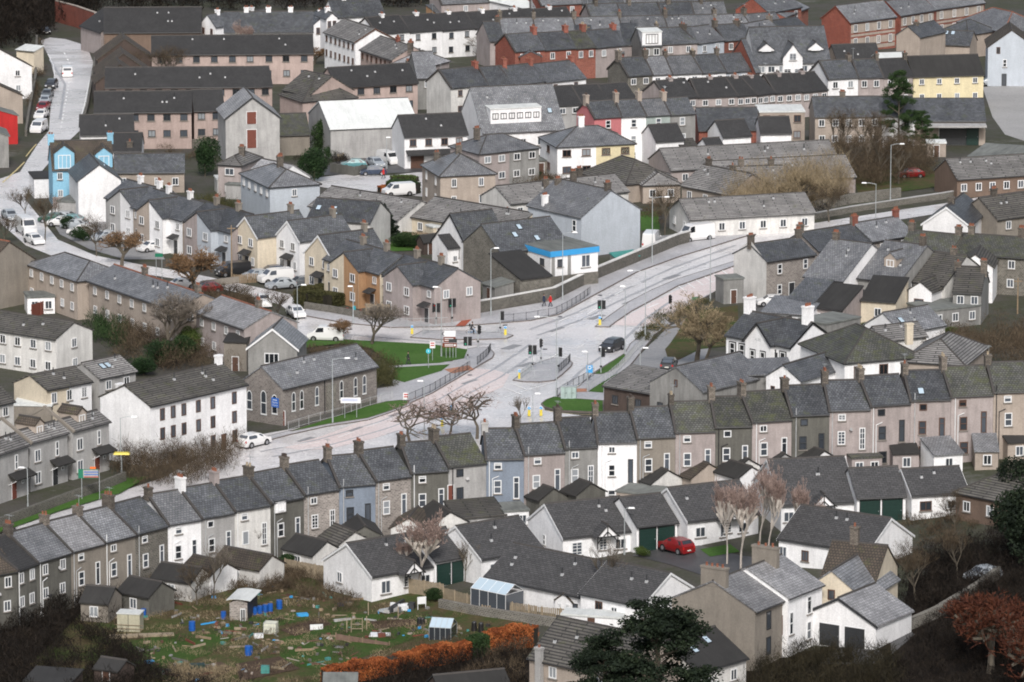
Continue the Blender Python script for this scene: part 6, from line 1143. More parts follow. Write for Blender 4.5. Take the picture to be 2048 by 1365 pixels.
def bare_data(kind):
    if kind in BT: return BT[kind]
    P_ = dict(
     oak=dict(seed=3, spread=.68, up=.22, trunk=.24, r0=.026, kids=3, lv=6, leaf='grey', bark='bark', tw=.0062), round=dict(seed=8, spread=.75, up=.15, trunk=.2, r0=.02, kids=3, lv=6, leaf='tan', bark='bark', tw=.005), fan=dict(seed=5, spread=.5, up=.5, trunk=.2, r0=.018, kids=4, lv=5, leaf='tan', bark='bark', tw=.006),
     birch=dict(seed=12, spread=.34, up=.75, trunk=.14, r0=.0062, kids=3, lv=6, leaf='pinkb', bark='birch', tw=.0032), dark=dict(seed=21, spread=.6, up=.3, trunk=.3, r0=.019, kids=3, lv=6, leaf='brown', bark='bark', tw=.0045), bush=dict(seed=31, spread=.85, up=.1, trunk=.12, r0=.02, kids=4, lv=5, leaf='orange', bark='bark', tw=.0055),
     twist=dict(seed=44, spread=1.0, up=.02, trunk=.2, r0=.012, kids=3, lv=5, leaf='pinkb', bark='bark', tw=.004, crook=.3), thin=dict(seed=50, spread=.45, up=.4, trunk=.25, r0=.011, kids=3, lv=5, leaf='grey', bark='bark', tw=.004), red=dict(seed=61, spread=.85, up=.08, trunk=.08, r0=.012, kids=4, lv=5, leaf='red', bark='bark', tw=.0045))[kind]
    P_ = dict(P_); leaf = P_.pop('leaf'); bk = P_.pop('bark'); a, c, P, D, W_ = bare(**P_)
    kp = rng.random(len(P)) < {'birch':.55,'twist':.6,'dark':.65,'round':.75,'thin':.7,'bush':.8}.get(kind,1.); P, D, W_ = P[kp], D[kp], W_[kp]
    n = len(P); up = rng.normal(size=(n,3)); s_ = np.cross(D, up); s_ /= np.linalg.norm(s_, axis=1, keepdims=True)+1e-9; s_ *= W_.reshape(-1,1)/2
    v = np.empty((n*3,3)); v[0::3] = P-s_; v[1::3] = P+s_; v[2::3] = P+D
    for q in (a, c): q.ms = [M[bk]]
    BT[kind] = (a.data('trunk'), c.data('limbs'), tri_mesh('twigs', v, [LEAF[leaf]], data=True)); return BT[kind]
def tree(u, v, t, h, kind, lb, wd=1., name='bare_tree', rz=None, grp='bare winter trees'):
    p = G(*T(t, u, v)); a, c, d = bare_data(kind); rz = random.uniform(0, 6.28) if rz is None else rz
    r = thing(name, lb, 'tree', p, rz, grp); r.scale = (h*wd, h*wd, h); link('trunk', a, r); o = link('crown', c, r); link('twigs', d, o); return r
for q in ((1220,1400,'e',9.8,'oak','large spreading bare tree before the beige semi row',1.1),(1430,960,'e',7.2,'bush','broad orange brown bare bush tree',1.15,'bare_tree'),(890,1320,'f',6.6,'oak','bare tree on the lawn beside the church hall',1.3),(660,1290,'f',3.2,'bush','small tan bush behind the white works van',1.2),(1440,262,'f',6.0,'fan','rounded tan bare tree in front of beige hipped house',1.2),(1205,512,'g',9.0,'dark','tall bare tree before the striped bungalows',.8),(1440,235,'k',9.6,'round','big round tan tree beside the pub',1.4),(1500,240,'k',7.0,'round','second tan tree close to the pub wall',1.2),
   (1170,830,'j',5.8,'twist','twisted bare tree behind the stone cottage chimney',1.8),(1450,810,'j',5.6,'twist','twisted bare tree in the middle of three',1.8),(1660,800,'j',7.0,'twist','tallest twisted tree nearest the slip road',1.6),(150,700,'k',3.9,'thin','small thin bare tree by the slip road lamp',1.1),(1240,700,'n',9.6,'birch','pink twigged birch before the white bungalow',1.35),(1140,690,'n',6.2,'birch','smaller birch left of the pink twigged one',.9),(1570,640,'n',5.0,'thin','thin shrub tree between bungalow and green garage',1.1),
   (1760,555,'o',11.5,'birch','tall birch in front of the right hand bungalow',.9),(1660,500,'o',10.,'birch','leaning birch left of the tall one',.8),(1960,450,'o',10.5,'birch','birch beside the white bungalow gable',.8),(110,400,'p',10.5,'birch','pale birch behind the frosty roof',.8),(360,410,'p',8.5,'birch','birch over the shingle roof edge',.9),(520,360,'p',5.5,'birch','short birch in front of the blue gable bungalow',.9),(800,830,'o',8.0,'thin','faint grey tree over the stepped shingle roof',.9),
   (1740,480,'a',8.5,'birch','bare tree before the furthest pink apartments',1.4),(1200,640,'a',8.5,'dark','brown bare tree before the middle apartments',1.5),(900,640,'a',7.5,'dark','low brown tree by the gabled roofs',1.5),(185,405,'e',5.6,'dark','pollarded tree at the top of the left street',1.2),(330,560,'e',8.,'dark','tall street tree beside the crowded car park',.9),(705,670,'e',7.0,'dark','street tree in the pavement island',1.0),(30,580,'e',5.,'dark','dark tree at the far left street edge',1.3),(890,740,'e',5.4,'bush','reddish brown tree beside the big sign',1.2),(950,540,'e',5.2,'oak','pale bare tree before the small grey pair',1.1),(1560,680,'e',3.6,'thin','small tree before the pink grey pair',1.3),
   (640,1150,'f',0.1,'thin','x'),(210,1150,'f',5.4,'dark','dark twiggy bush between two white cars',1.2),(1650,1000,'e',3.2,'dark','dark bush right of the red car',1.8),(1760,1000,'e',3.,'dark','bush by the side road corner',1.8),(1740,300,'f',3.6,'oak','bare tree against the white bungalow gable',1.3),(1480,1210,'c',0.1,'thin','x'),(1700,430,'b',5.,'oak','bare shrub tree beside the white top terrace',1.5),(470,470,'b',3.4,'bush','brown bush right of the apartments',1.8),
   (680,1180,'d',10.,'dark','bare tree left of the dark pine',1.0),(900,1250,'d',11.,'dark','tall bare tree under the dark pine',1.0),(1000,1340,'d',10.,'dark','dense bare tree behind the lamp post',1.1),(760,1300,'d',8.,'dark','lower bare tree left of the lamp post',1.2),(1130,1350,'d',8.,'dark','bare tree right of the tall lamp',1.1),(1600,1340,'d',4.5,'dark','small dark tree before the brown bungalow',.9),(1880,1340,'d',4.5,'dark','second small dark tree before the brown bungalow',.9),
   (620,420,'h',7.,'dark','dark tree over the road wall',1.3),(440,380,'h',7.,'fan','tall tan scrub tree on the bank',1.5),(300,400,'h',6.,'fan','tan scrub tree left on the bank',1.5),(1540,300,'p',6.,'dark','pale barked garden tree at right',.8),(1560,620,'p',7.,'dark','light trunked tree by the dark lane',.8),(1250,800,'p',8.,'dark','bare tree right of the cream gable',.9),
   (1800,1300,'p',8.5,'red','red orange bare tree at the lower right',1.2,'red_stemmed_tree'),(2070,1420,'p',8.,'red','second red stemmed tree at right edge',1.1,'red_stemmed_tree'),(1930,1200,'p',6.,'red','smaller red stemmed bush in front',1.1,'red_stemmed_tree'),(1560,760,'m',6.5,'thin','dark bare tree above the brick shed',1.2),(1440,800,'m',5.5,'dark','brown bare tree left of the brick shed',1.2),(1900,500,'m',4.5,'thin','twiggy shrub before the warm white cottage',1.2),
   (560,30,'b',9.,'dark','dark tree at the top behind the long terrace',1.3),(1050,40,'b',9.,'dark','tree behind the turquoise strip',1.2),(1250,30,'b',9.,'dark','bare tree at top centre left',1.2),(1450,10,'b',9.,'dark','bare tree behind the orange shed',1.2)):
    if q[5] != 'x': tree(*q)
EV = {}
def ev_data(kind, leaf):
    k = (kind, leaf)
    if k in EV: return EV[k]
    N = 7000
    if kind == 'cone':
        z = rng.power(1.4, N); z = 1-z; rad = (1-z)**.9*rng.uniform(.55,1.05,N)*(1+.18*np.sin(z*40)); th = rng.uniform(0,6.283,N); P = np.stack([np.cos(th)*rad*.5, np.sin(th)*rad*.5, z*.96+.04], 1); sz = .028
    elif kind == 'col':
        z = rng.uniform(0,1,N); rad = np.sin(np.clip(z*.9+.1,0,1)*math.pi)**.5*(1-z*.5)*rng.uniform(.8,1.05,N); th = rng.uniform(0,6.283,N); P = np.stack([np.cos(th)*rad*.5, np.sin(th)*rad*.5, z], 1); sz = .02
    elif kind == 'blob':
        cs = rng.normal(size=(16,3)); cs /= np.linalg.norm(cs,axis=1,keepdims=True); cs *= rng.uniform(.12,.32,(16,1)); rr = rng.uniform(.14,.24,16); i = rng.integers(0,16,N); d = rng.normal(size=(N,3)); d /= np.linalg.norm(d,axis=1,keepdims=True); P = cs[i]+d*rr[i,None]*rng.uniform(.75,1.05,(N,1)); P[:,2] = P[:,2]+.5; sz = .02
    else:   # pine with pads
        P = []; 
        for q in range(75):
            z = rng.uniform(.28,1); th = rng.uniform(0,6.283); rad = (1.05-z)**.55*rng.uniform(.15,.55); c = np.array([math.cos(th)*rad, math.sin(th)*rad, z-rad*.12]); d = rng.normal(size=(380,3)); d /= np.linalg.norm(d,axis=1,keepdims=True); P.append(c+d*np.array([.1,.1,.04])*rng.uniform(.2,1.,(380,1))*rng.uniform(.7,1.3))
        P = np.concatenate(P); sz = .0095
    me = tri_mesh('foliage', quadcloud(P, sz), [LEAF[leaf]], data=True, k=4)
    a = MB(); a.tube((0,0,-.02),(0,0,.9 if kind in ('pine','cone') else .4),.025,.008,M['bark'],7,False)
    if kind == 'pine':
        for q in range(14): z = .3+.6*q/14; th = q*2.4; a.tube((0,0,z-.06),(math.cos(th)*.35*(1.1-z),math.sin(th)*.35*(1.1-z),z+.03),.01,.004,M['bark'],5,False)
    EV[k] = (me, a.data('trunk')); return EV[k]
def ever(u, v, t, h, w, kind, leaf, lb, name='evergreen_tree', cat='tree', grp=None):
    p = G(*T(t, u, v)); me, tr = ev_data(kind, leaf); r = thing(name, lb, cat, p, random.uniform(0,6.28), grp); r.scale = (w, w, h); link('crown', me, r); link('trunk', tr, r); return r
for q in ((1500,1290,'a',7.6,5.2,'blob','ev','dark yew like tree beside the pink apartments'),(832,930,'i',4.6,2.4,'col','ev','pointed dark cypress beside the beige houses'),(985,560,'f',5.6,5.2,'cone','pine','broad dark pine behind the orange pair'),(190,345,'f',2.6,2.3,'cone','ev','small conifer before the blue hipped house'),(470,1330,'b',6.4,6.5,'blob','ev','large dark round evergreen left of the road'),(530,1130,'b',6.8,5.,'blob','ivy','ivy clump climbing the barn corner'),(750,1130,'b',5.,7.5,'blob','ivy','round ivy bush against the barn wall'),(600,1160,'b',2.6,3.5,'blob','ivy','low ivy shrub left of the barn bush'),
   (1150,1860,'o',15.,20.,'pine','pine','big dark pine in the foreground'),(760,1900,'o',12.,13.,'pine','pine','second dark pine mass lower left of the big one'),(2060,560,'p',11.5,10.,'blob','pine','very dark yew at the right edge'),(2060,160,'p',8.,8.,'blob','pine','dark yew above near the edge'),(1130,1090,'d',13.,8.,'pine','ivy','dark green pine above the stone row'),(1300,1120,'d',7.,6.,'pine','ivy','lower limb of pine trees beside the depot'),(1215,480,'e',0.1,.1,'cone','ev','x'),
   (1215,520-330+0,'e',3.6,2.4,'cone','ev','small dark conifer right of the white angled house'),(480,470,'e',2.4,3.,'blob','ev','dark shrub in the car park verge'),(610,560,'e',2.6,4.2,'blob','ev','dark hedge shrub below the car park'),(1090,240,'e',2.2,4.,'blob','ev','garden shrub by the white chimneys'),(1180,240,'e',2.2,3.,'blob','ev','second garden shrub by the white chimneys'),(1680,110,'e',2.,2.6,'blob','ev','small round shrub by the hipped house'),(1130,600,'f',2.6,5.5,'blob','ivy','rounded green hedge behind the pair chimneys'),(1240,610,'f',2.4,4.,'blob','ivy','right end of the rounded garden hedge'),
   (1400,180+660-660,'i',4.2,5.,'blob','green','yellow green shrub left of the grey gable'),(1330,230,'i',4.,5.5,'blob','ivy','dark green shrub below the yellow green one'),(1180,260,'i',4.2,6.,'blob','ev','dark shrub behind the white long building'),(1050,330,'i',3.,5.,'blob','ev','dark shrub by the ribbed roof corner'),(680,1060,'e',3.,4.,'blob','ev','shrub before the pinkish semi row'),(1020,440,'o',1.2,2.,'blob','green','round bush at the forecourt edge'),(1060,450,'o',1.1,1.8,'blob','green','second round bush at the forecourt edge'),(700,1220,'h',1.6,5.,'blob','green','clipped shrubs behind the pub'),(900,1230,'h',1.6,5.,'blob','green','more clipped shrubs behind the pub'),(1510,1270,'h',1.8,3.4,'blob','green','bright green round bush at right'),(1420,1200,'h',1.4,3.,'blob','ivy','small green bush near the skylight roof'),
   (60,1300,'c',1.6,2.6,'blob','ivy','green shrub by the grey blue hipped house'),(240,1310,'c',1.6,3.6,'blob','ivy','wider green shrub behind the bungalows'),(2030,1280,'d',2.6,3.,'blob','ivy','bright green shrub at the right edge'),(80,480,'m',4.5,5.,'blob','dark','dark shrub at the left of the first cottages'),(1350,770,'n',1.8,3.,'blob','ivy','dark green shrub at the fence'),(100,800,'o',1.5,5.,'blob','green','hedge shrub under the conservatory'),(0,780,'o',1.5,3.,'blob','green','shrub beside the conservatory'),(540,110,'a',5.,2.2,'col','ev','narrow dark conifer on the brick wall')):
    if q[7] != 'x': ever(*q, grp='evergreens and shrubs')
def thicket(poly, t, h, leaf, n, lb, name='undergrowth', w=.06, twig=.9, lean=.5, hv=.5):
    P = [(p.x, p.y) for p in (G(*T(t, *q)) for q in poly)]; x0, x1 = min(p[0] for p in P), max(p[0] for p in P); y0, y1 = min(p[1] for p in P), max(p[1] for p in P)
    pts = []
    nc = max(8, n//120); cl = []
    while len(cl) < nc:
        x, y = random.uniform(x0,x1), random.uniform(y0,y1)
        if inside(x, y, P): cl.append((x, y, random.uniform(1-hv, 1.15)*h, random.uniform(.8,1.8)))
    for c in cl:
        for k in range(n//nc): 
            a_ = random.uniform(0,6.28); rr = random.random()**.5*c[3]; z = random.random()**.7*c[2]*(1-.45*(rr/c[3])**2); x, y = c[0]+math.cos(a_)*rr, c[1]+math.sin(a_)*rr; pts.append((x, y, zt(x,y)+z))
    P_ = np.array(pts); D = rng.normal(size=P_.shape)*np.array([lean,lean,.35])+np.array([0,0,.75]); D *= twig*rng.uniform(.4,1.,(len(P_),1))
    o = ribbons(name, P_, D, w, [LEAF[leaf]]); return tag(o, lb, 'undergrowth', kind='stuff')
def leafmass(poly, t, h, leaf, n, lb, size=.16, name='shrubbery'):
    P = [(p.x, p.y) for p in (G(*T(t, *q)) for q in poly)]; x0, x1 = min(p[0] for p in P), max(p[0] for p in P); y0, y1 = min(p[1] for p in P), max(p[1] for p in P); pts = []
    while len(pts) < n:
        x, y = random.uniform(x0,x1), random.uniform(y0,y1)
        if inside(x, y, P):
            q = math.sin(x*.9+1)*math.sin(y*.7)*.25+math.sin(x*.31)*math.sin(y*.23+2)*.3+.55
            pts.append((x, y, zt(x,y)+h*q*random.uniform(.3,1)))
    return tag(tri_mesh(name, quadcloud(np.array(pts), size), [LEAF[leaf]], k=4), lb, 'shrubbery', kind='stuff')
thicket([(880,990),(960,870),(1180,830),(1480,790),(1760,800),(1770,960),(1640,1060),(1300,1180),(1000,1160),(840,1100)], 'i', 3.6, 'brown', 26000, 'tangled brown scrub before the long white building', w=.045)
thicket([(-60,1180),(100,1190),(160,1240),(220,1290),(330,1365),(200,1400),(-60,1420)], 's', 2.6, 'dark', 22000, 'dark bramble scrub at the lower left', w=.07)
thicket([(60,1150),(160,1180),(230,1200),(230,1250),(120,1230),(30,1200)], 's', 2.2, 'dark', 8000, 'dark scrub behind the end cottages', w=.06)
thicket([(190,1205),(330,1170),(430,1160),(420,1200),(330,1215),(240,1225)], 's', 1.6, 'brown', 8000, 'brown brambles behind the outhouses', w=.05)
thicket([(380,1160),(470,1135),(560,1140),(640,1165),(700,1185),(720,1230),(640,1215),(560,1190),(450,1190)], 's', 1.3, 'brown', 9000, 'brown hedge brambles along the board fence', w=.05)
thicket([(1500,1380),(1520,1320),(1640,1310),(1780,1320),(1800,1390),(1500,1400)], 's', 2.2, 'brush', 14000, 'olive green brush in the lower right foreground', w=.05)
thicket([(1780,1400),(1820,1290),(1900,1230),(2060,1180),(2060,1420)], 's', 1.8, 'dark', 16000, 'dark red brown brush at the lower right', w=.06)
thicket([(1840,1140),(2060,1040),(2060,1180),(1900,1220),(1820,1240)], 's', 2.6, 'dark', 16000, 'dark tangled growth below the yew', w=.06)
thicket([(700,1365),(880,1325),(1050,1300),(1060,1400),(700,1400)], 's', 1.6, 'dark', 10000, 'dark brush below the orange hedge', w=.06)
thicket([(1000,1300),(1050,1285),(1065,1350),(1020,1390),(880,1400)], 's', 1.5, 'brown', 5000, 'brown brush left of the pink house')
thicket([(1450,440),(1500,400),(1580,380),(1680,372),(1700,400),(1640,424),(1560,442),(1490,452)], 's', 6.2, 'tan', 34000, 'tall tan scrub on the bank above the road', w=.045, twig=1.6)
thicket([(1480,450),(1560,440),(1680,420),(1690,400),(1600,410),(1500,425)], 's', 2.0, 'dark', 8000, 'dark base growth under the tan scrub')
thicket([(1640,340),(1700,320),(1850,310),(1880,350),(1760,385),(1680,380)], 's', 5.0, 'brown', 22000, 'brown wood behind the road at right', w=.05)
thicket([(1640,270),(1760,275),(1840,290),(1800,320),(1660,310)], 's', 3.4, 'brown', 10000, 'brown scrub before the stone row', w=.05)
thicket([(1850,720),(1900,680),(2060,660),(2060,740),(1960,745),(1880,745)], 's', 3.0, 'brown', 14000, 'brown thicket right of the hipped villa', w=.05)
thicket([(240,660),(330,650),(470,700),(490,745),(400,755),(300,740),(230,720)], 's', 3.2, 'brown', 14000, 'brown garden scrub behind the long white building', w=.05)
thicket([(180,640),(260,640),(260,700),(200,700)], 's', 2.4, 'ivy', 4000, 'green tangled garden left of the scrub', w=.08)
thicket([(-60,60),(0,40),(60,30),(110,60),(80,90),(0,100),(-60,110)], 's', 7., 'dark', 16000, 'dark wood at the top left corner', w=.12, twig=1.6)
thicket([(-60,0),(120,-10),(200,10),(190,40),(110,55),(-60,60)], 's', 9., 'dark', 22000, 'dark hillside trees at the top left', w=.15, twig=1.8)
thicket([(180,12),(420,2),(700,-2),(960,-6),(960,14),(700,20),(420,24),(200,30)], 's', 7., 'dark', 22000, 'dark belt of trees along the top edge', w=.12, twig=1.6)
thicket([(230,330),(250,600),(200,860),(225,860),(290,560),(300,330)], 'a', 1.4, 'brown', 2500, 'brown verge growth beside the parked cars')
thicket([(1680,470),(1860,430),(1840,350),(1700,330)], 'b', 2.6, 'brown', 4000, 'brown bushes beside the white top terrace')
thicket([(840,400),(1000,420),(1020,320),(850,330)], 'e', 2.4, 'brown', 3000, 'brown garden shrubs before the grey cottage row')
thicket([(1440,270),(1560,280),(1700,330),(1640,360),(1500,320)], 'e', 1.8, 'olive', 2500, 'mossy garden growth by the flat garages')
thicket([(1400,1080),(1600,1110),(1660,1000),(1500,960)], 'e', 2.0, 'brown', 3500, 'brown hedge beside the side road bend')
thicket([(1590,980),(1800,1000),(1900,1060),(1700,1100)], 'e', 1.8, 'brown', 3500, 'brown twiggy hedge by the white four by four')
thicket([(350,150),(740,130),(900,170),(940,260),(500,200)], 'j', .9, 'brown', 3500, 'low brown shrubs behind the church hall roof')
thicket([(920,290),(1040,290),(1050,430),(930,440)], 'j', 2.6, 'olive', 5000, 'olive clipped bush at the church hall corner', w=.06, twig=.5)
thicket([(1000,80),(1150,-90),(1330,-160),(1500,-200),(1500,-130),(1300,-100),(1180,-10),(1060,130)], 'k', 1.1, 'olive', 4500, 'curved low hedge beside the right lane', w=.06, twig=.5)
def hedge(pts, t, h, w, leaf, n, lb, size=.11, name='hedge'):
    L = line_pts(pts, t, .5); P = []
    for i in range(n):
        k = random.randrange(len(L)-1); p = L[k].lerp(L[k+1], random.random()); d = (L[k+1]-L[k]).normalized(); nr = Vector((-d.y,d.x,0)); hh = h*(1+.1*math.sin(k*.35)+.06*math.sin(k*1.3))
        f = random.random()
        if f < .4: q = p+nr*random.uniform(-w/2,w/2)+Vector((0,0,hh*random.uniform(.92,1.03)))
        else: q = p+nr*(w/2*random.choice((-1,1))*random.uniform(.85,1.08))+Vector((0,0,hh*random.uniform(0,1)))
        P.append(tuple(q+Vector((random.gauss(0,.04),random.gauss(0,.04),0))))
    a = MB(); wdt = w*.85
    for i in range(0, len(L)-1):
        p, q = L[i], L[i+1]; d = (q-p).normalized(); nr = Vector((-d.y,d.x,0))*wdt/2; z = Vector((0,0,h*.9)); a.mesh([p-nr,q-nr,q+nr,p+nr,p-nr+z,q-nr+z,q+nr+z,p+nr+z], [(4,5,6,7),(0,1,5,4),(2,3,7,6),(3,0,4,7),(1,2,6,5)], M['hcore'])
    r = thing(name, lb, 'hedge', (0,0,0)); tri_mesh('foliage', quadcloud(np.array(P), size), [LEAF[leaf]], r, k=4); a.build('shade_core', r); return r  # near-black core boxes paint the shade between the leaves
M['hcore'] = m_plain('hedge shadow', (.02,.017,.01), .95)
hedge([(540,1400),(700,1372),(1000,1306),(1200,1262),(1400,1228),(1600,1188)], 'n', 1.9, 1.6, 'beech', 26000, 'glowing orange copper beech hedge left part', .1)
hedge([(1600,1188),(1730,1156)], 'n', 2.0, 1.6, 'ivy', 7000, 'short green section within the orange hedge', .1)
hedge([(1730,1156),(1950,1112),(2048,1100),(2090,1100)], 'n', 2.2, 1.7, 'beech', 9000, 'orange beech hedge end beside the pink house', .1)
hedge([(370,960),(450,960),(570,945)], 'f', 1.3, 1.5, 'olive', 5000, 'clipped green hedge below the white gable house')
hedge([(360,1010),(450,1030),(560,1040),(650,1020)], 'f', 1.9, 2.2, 'olive', 8000, 'large clipped hedge at the side road corner')
hedge([(1010,200),(1100,205),(1225,215)], 'f', 1.8, 2.0, 'ivy', 6000, 'dark clipped hedge behind the striped bungalows')
hedge([(945,205),(1005,200)], 'f', 1.0, 1.2, 'beech', 1500, 'small copper hedge beside the dark one')
hedge([(1030,120),(1130,115),(1225,125)], 'f', .8, .8, 'green', 1500, 'low green hedge along the residential road')
hedge([(245,560),(330,530),(470,490)], 'n', 1.6, 1.4, 'ivy', 4000, 'dark green hedge left of the birch bungalow')
# ============================================================ PEOPLE
def person(u, v, t, hd, lb, coat, legs, bend=0., stride=.28, arm=.2, seat=False, prop=None, hood=False):
    p = prop or G(*T(t, u, v))+Vector((0,0,.2)); me = bpy.data.meshes.new('body'); V = []; E = []; R = []
    def add(co, r, par=None):
        V.append(co); R.append(r)
        if par is not None: E.append((par, len(V)-1))
        return len(V)-1
    s_ = stride; hz = .93
    pel = add((0,0,hz),(.16,.13)); sp = add((bend*.3,0,hz+.25),(.145,.115),pel); ch = add((bend*.8,0,hz+.47),(.17,.125),sp); nk = add((bend*1.1,0,hz+.6),(.065,.065),ch); hd1 = add((bend*1.2+.01,0,hz+.71),(.085,.075),nk); add((bend*1.25+.015,0,hz+.8),(.08,.075),hd1)
    for q, sg in ((1,1),(-1,-1)):
        hp = add((0,q*.1,hz-.06),(.1,.1),pel)
        if seat: kn = add((.38,q*.12,hz-.12-(.25 if q > 0 else .05)),(.075,.075),hp); an = add((.3,q*.12,hz-.62-(.1 if q > 0 else -.1)),(.05,.05),kn); add((.45,q*.12,hz-.67-(.1 if q > 0 else -.1)),(.04,.035),an)
        else: kn = add((sg*s_*.5+.04,q*.1,.5),(.07,.07),hp); an = add((sg*s_-(.06 if sg < 0 else 0),q*.1,.1),(.05,.05),kn); add((sg*s_+.14,q*.1,.045),(.045,.035),an)
        sh = add((bend*.85,q*.2,hz+.48),(.07,.07),ch); el = add((bend-sg*arm*.5+(.1 if seat else 0),q*.25,hz+.22),(.052,.052),sh); wr = add((bend-sg*arm+.12+(.25 if seat else 0),q*.22,hz+(.12 if seat else -.02)),(.038,.034),el); add((bend-sg*arm+.16+(.3 if seat else 0),q*.21,hz+(.1 if seat else -.1)),(.035,.025),wr)
    me.from_pydata(V, E, []); o = bpy.data.objects.new('tmp', me); C.objects.link(o); mo = o.modifiers.new('s', 'SKIN'); sv = me.skin_vertices[0].data
    for i, r in enumerate(R): sv[i].radius = r
    sv[0].use_root = True; sb_ = o.modifiers.new('d', 'SUBSURF'); sb_.levels = 1
    dg = bpy.context.evaluated_depsgraph_get(); m2 = bpy.data.meshes.new_from_object(o.evaluated_get(dg)); bpy.data.objects.remove(o); m2.name = 'body'
    m2.materials.clear(); [m2.materials.append(x) for x in (M[legs], M[coat], M['skin'])]
    for f in m2.polygons:
        c = f.center; f.use_smooth = True; f.material_index = 2 if c.z > hz+.6 or (abs(c.y) > .15 and c.z < hz-.02 and c.z > hz-.2 and not seat) else 1 if c.z > hz-.12 else 0
    r = thing('person', lb, 'person', p, math.radians(hd)); link('body', m2, r)
    a = MB(); x = bend*1.24; a.tube((x-.02,0,hz+.72),(x-.02,0,hz+.86),.095,.1,M['hair'],9); a.tube((x-.02,0,hz+.86),(x-.01,0,hz+.91),.1,.05,M['hair'],9); a.build('hair' if not hood else 'hood', r)
    a = MB(); a.tube((bend*.0,0,hz-.22),(bend*.3,0,hz+.05),.21,.18,M[coat],10,False); a.build('coat_hem', r); return r
person(817,733,'s',180,'person in dark clothing with pale hood walking on the lawn path','darkc','darkc',.03,hood=True)
person(1101,617,'s',200,'person in a bright red coat walking on the wall pavement','redcoat','darkc')
person(1088,616,'s',20,'person in dark blue coat beside the red coated walker','navy','darkc')
person(767,360,'s',190,'person in a red jacket by the old pole','redcoat','darkc')
bp_ = G(944,671)
r = thing('bicycle', 'bicycle ridden past the side road island', 'bicycle', bp_+Vector((0,0,.06)), math.radians(-20))
for x, nm in ((-.52,'wheel'),(.52,'wheel')):
    a = MB(); pts = [Vector((x+.34*math.cos(k*math.pi/8),0,.34+.34*math.sin(k*math.pi/8))) for k in range(17)]
    for k in range(16): a.tube(pts[k], pts[k+1], .022, .022, M['tyre'], 5, False)
    o = a.build('wheel', r); a = MB(); [a.tube((x,0,.34),(x+.32*math.cos(k*math.pi/4),0,.34+.32*math.sin(k*math.pi/4)),.005,.005,M['steel'],3,False) for k in range(8)]; a.build('spokes', o)
a = MB(); F_ = dict(b=(-.52,0,.34), s=(-.15,0,.85), c=(-.05,0,.32), h=(.36,0,.85), f=(.52,0,.34))
for p, q in ('bs','bc','cs','ch','sh','hf'): a.tube(F_[p], F_[q], .02, .02, M['bluep'], 6)
a.tube((.36,0,.85),(.34,0,1.0),.018,.018,M['black'],6); a.tube((.36,-.27,1.0),(.36,.27,1.0),.015,.015,M['black'],6); a.build('frame', r)
a = MB(); a.box(-.28,-.02,-.07,.07,.9,.96,M['black'],.02,.02); a.build('saddle', r)
rp = person(0,0,'s',-20,'cyclist in dark jacket riding past the island','darkc','darkc',.16,seat=True,prop=bp_+Vector((-.1,.04,.06)))
a = MB(); a.box(-.32,-.12,-.15,.15,1.05,1.5,M['black'],.03,.03); a.build('rucksack', rp)
# ============================================================ ALLOTMENTS AND GARDEN BITS
def at(t, u, v, dz=0.): p = G(*T(t, u, v)); p.z += dz; return p
r = thing('brick_shed', 'pink brick shed with curled pale tin roof', 'shed', at('m',1680,915), math.radians(-12)); a = MB()
a.poly([(0,0,-.3),(2.0,0,-.3),(2.0,0,2.1),(1.0,0,2.5),(0,0,2.0)], WM['S']); a.poly([(2.0,0,-.3),(2.0,4.4,-.3),(2.0,4.4,2.1),(2.0,0,2.1)], M['dark']); a.poly([(0,4.4,-.3),(0,0,-.3),(0,0,2.0),(0,4.4,2.0)], WM['S']); a.poly([(2,4.4,-.3),(0,4.4,-.3),(0,4.4,2.),(1,4.4,2.5),(2,4.4,2.1)], WM['R']); a.build('wall', r)
a = MB(); n = 8
for k in range(n):
    x0, x1 = -.3+2.7*k/n, -.3+2.7*(k+1)/n; f = lambda x: 2.55-.12*(x-.9)**2+.16*max(0,x-1.7); a.prism([(-.3,0),(4.7,0),(4.7,.06),(-.3,.06)], x0, x1, RM['w']); q = len(a.v)
    for i in range(q-8, q): vv = a.v[i]; a.v[i] = (vv[0], vv[1], vv[2]+f(vv[0])+.05*math.sin(vv[1]*2))
a.build('roof', r)
o = r
a = MB(); a.box(.35,.9,-.12,-.05,.0,1.5,M['white']); a.box(.42,.6,-.13,-.119,.1,1.4,M['dark']); a.box(.66,.84,-.13,-.119,.1,1.4,M['dark']); q = a.build('leaning_window_frame', None, tuple(at('m',1735,922))); tag(q, 'old white window frame leaning on the brick shed', 'window frame')
BM = MB(); BM.tube((0,0,0),(0,0,.9),.29,.29,M['blue'],14); BM.tube((0,0,.28),(0,0,.32),.31,.31,M['blue'],14); BM.tube((0,0,.58),(0,0,.62),.31,.31,M['blue'],14); bme = BM.data('barrel')
def barrel(t,u,v,lb,sc_=1.): 
    o = link('water_barrel', bme, None, at(t,u,v), random.random()*6, (sc_,sc_,sc_)); tag(o, lb, 'barrel', 'blue barrels on the allotments')
for k in range(5): barrel('m',1825+k*38,880-k*8,'blue barrel in the row along the dark shed side',1.0)
barrel('m',1635,905,'dark blue barrel left of the brick shed'); barrel('m',1405,990,'lone blue barrel on the open grass',1.2); barrel('m',1050,885,'blue barrel behind the cream tank box'); barrel('m',1815,1170,'blue barrel by the brown bed',1.2); barrel('n',215,830,'blue barrel right of the brick shed',1.1); barrel('m',2040,820,'blue barrel at the shed back corner'); barrel('n',0,1160,'blue barrel at the brown bed edge')
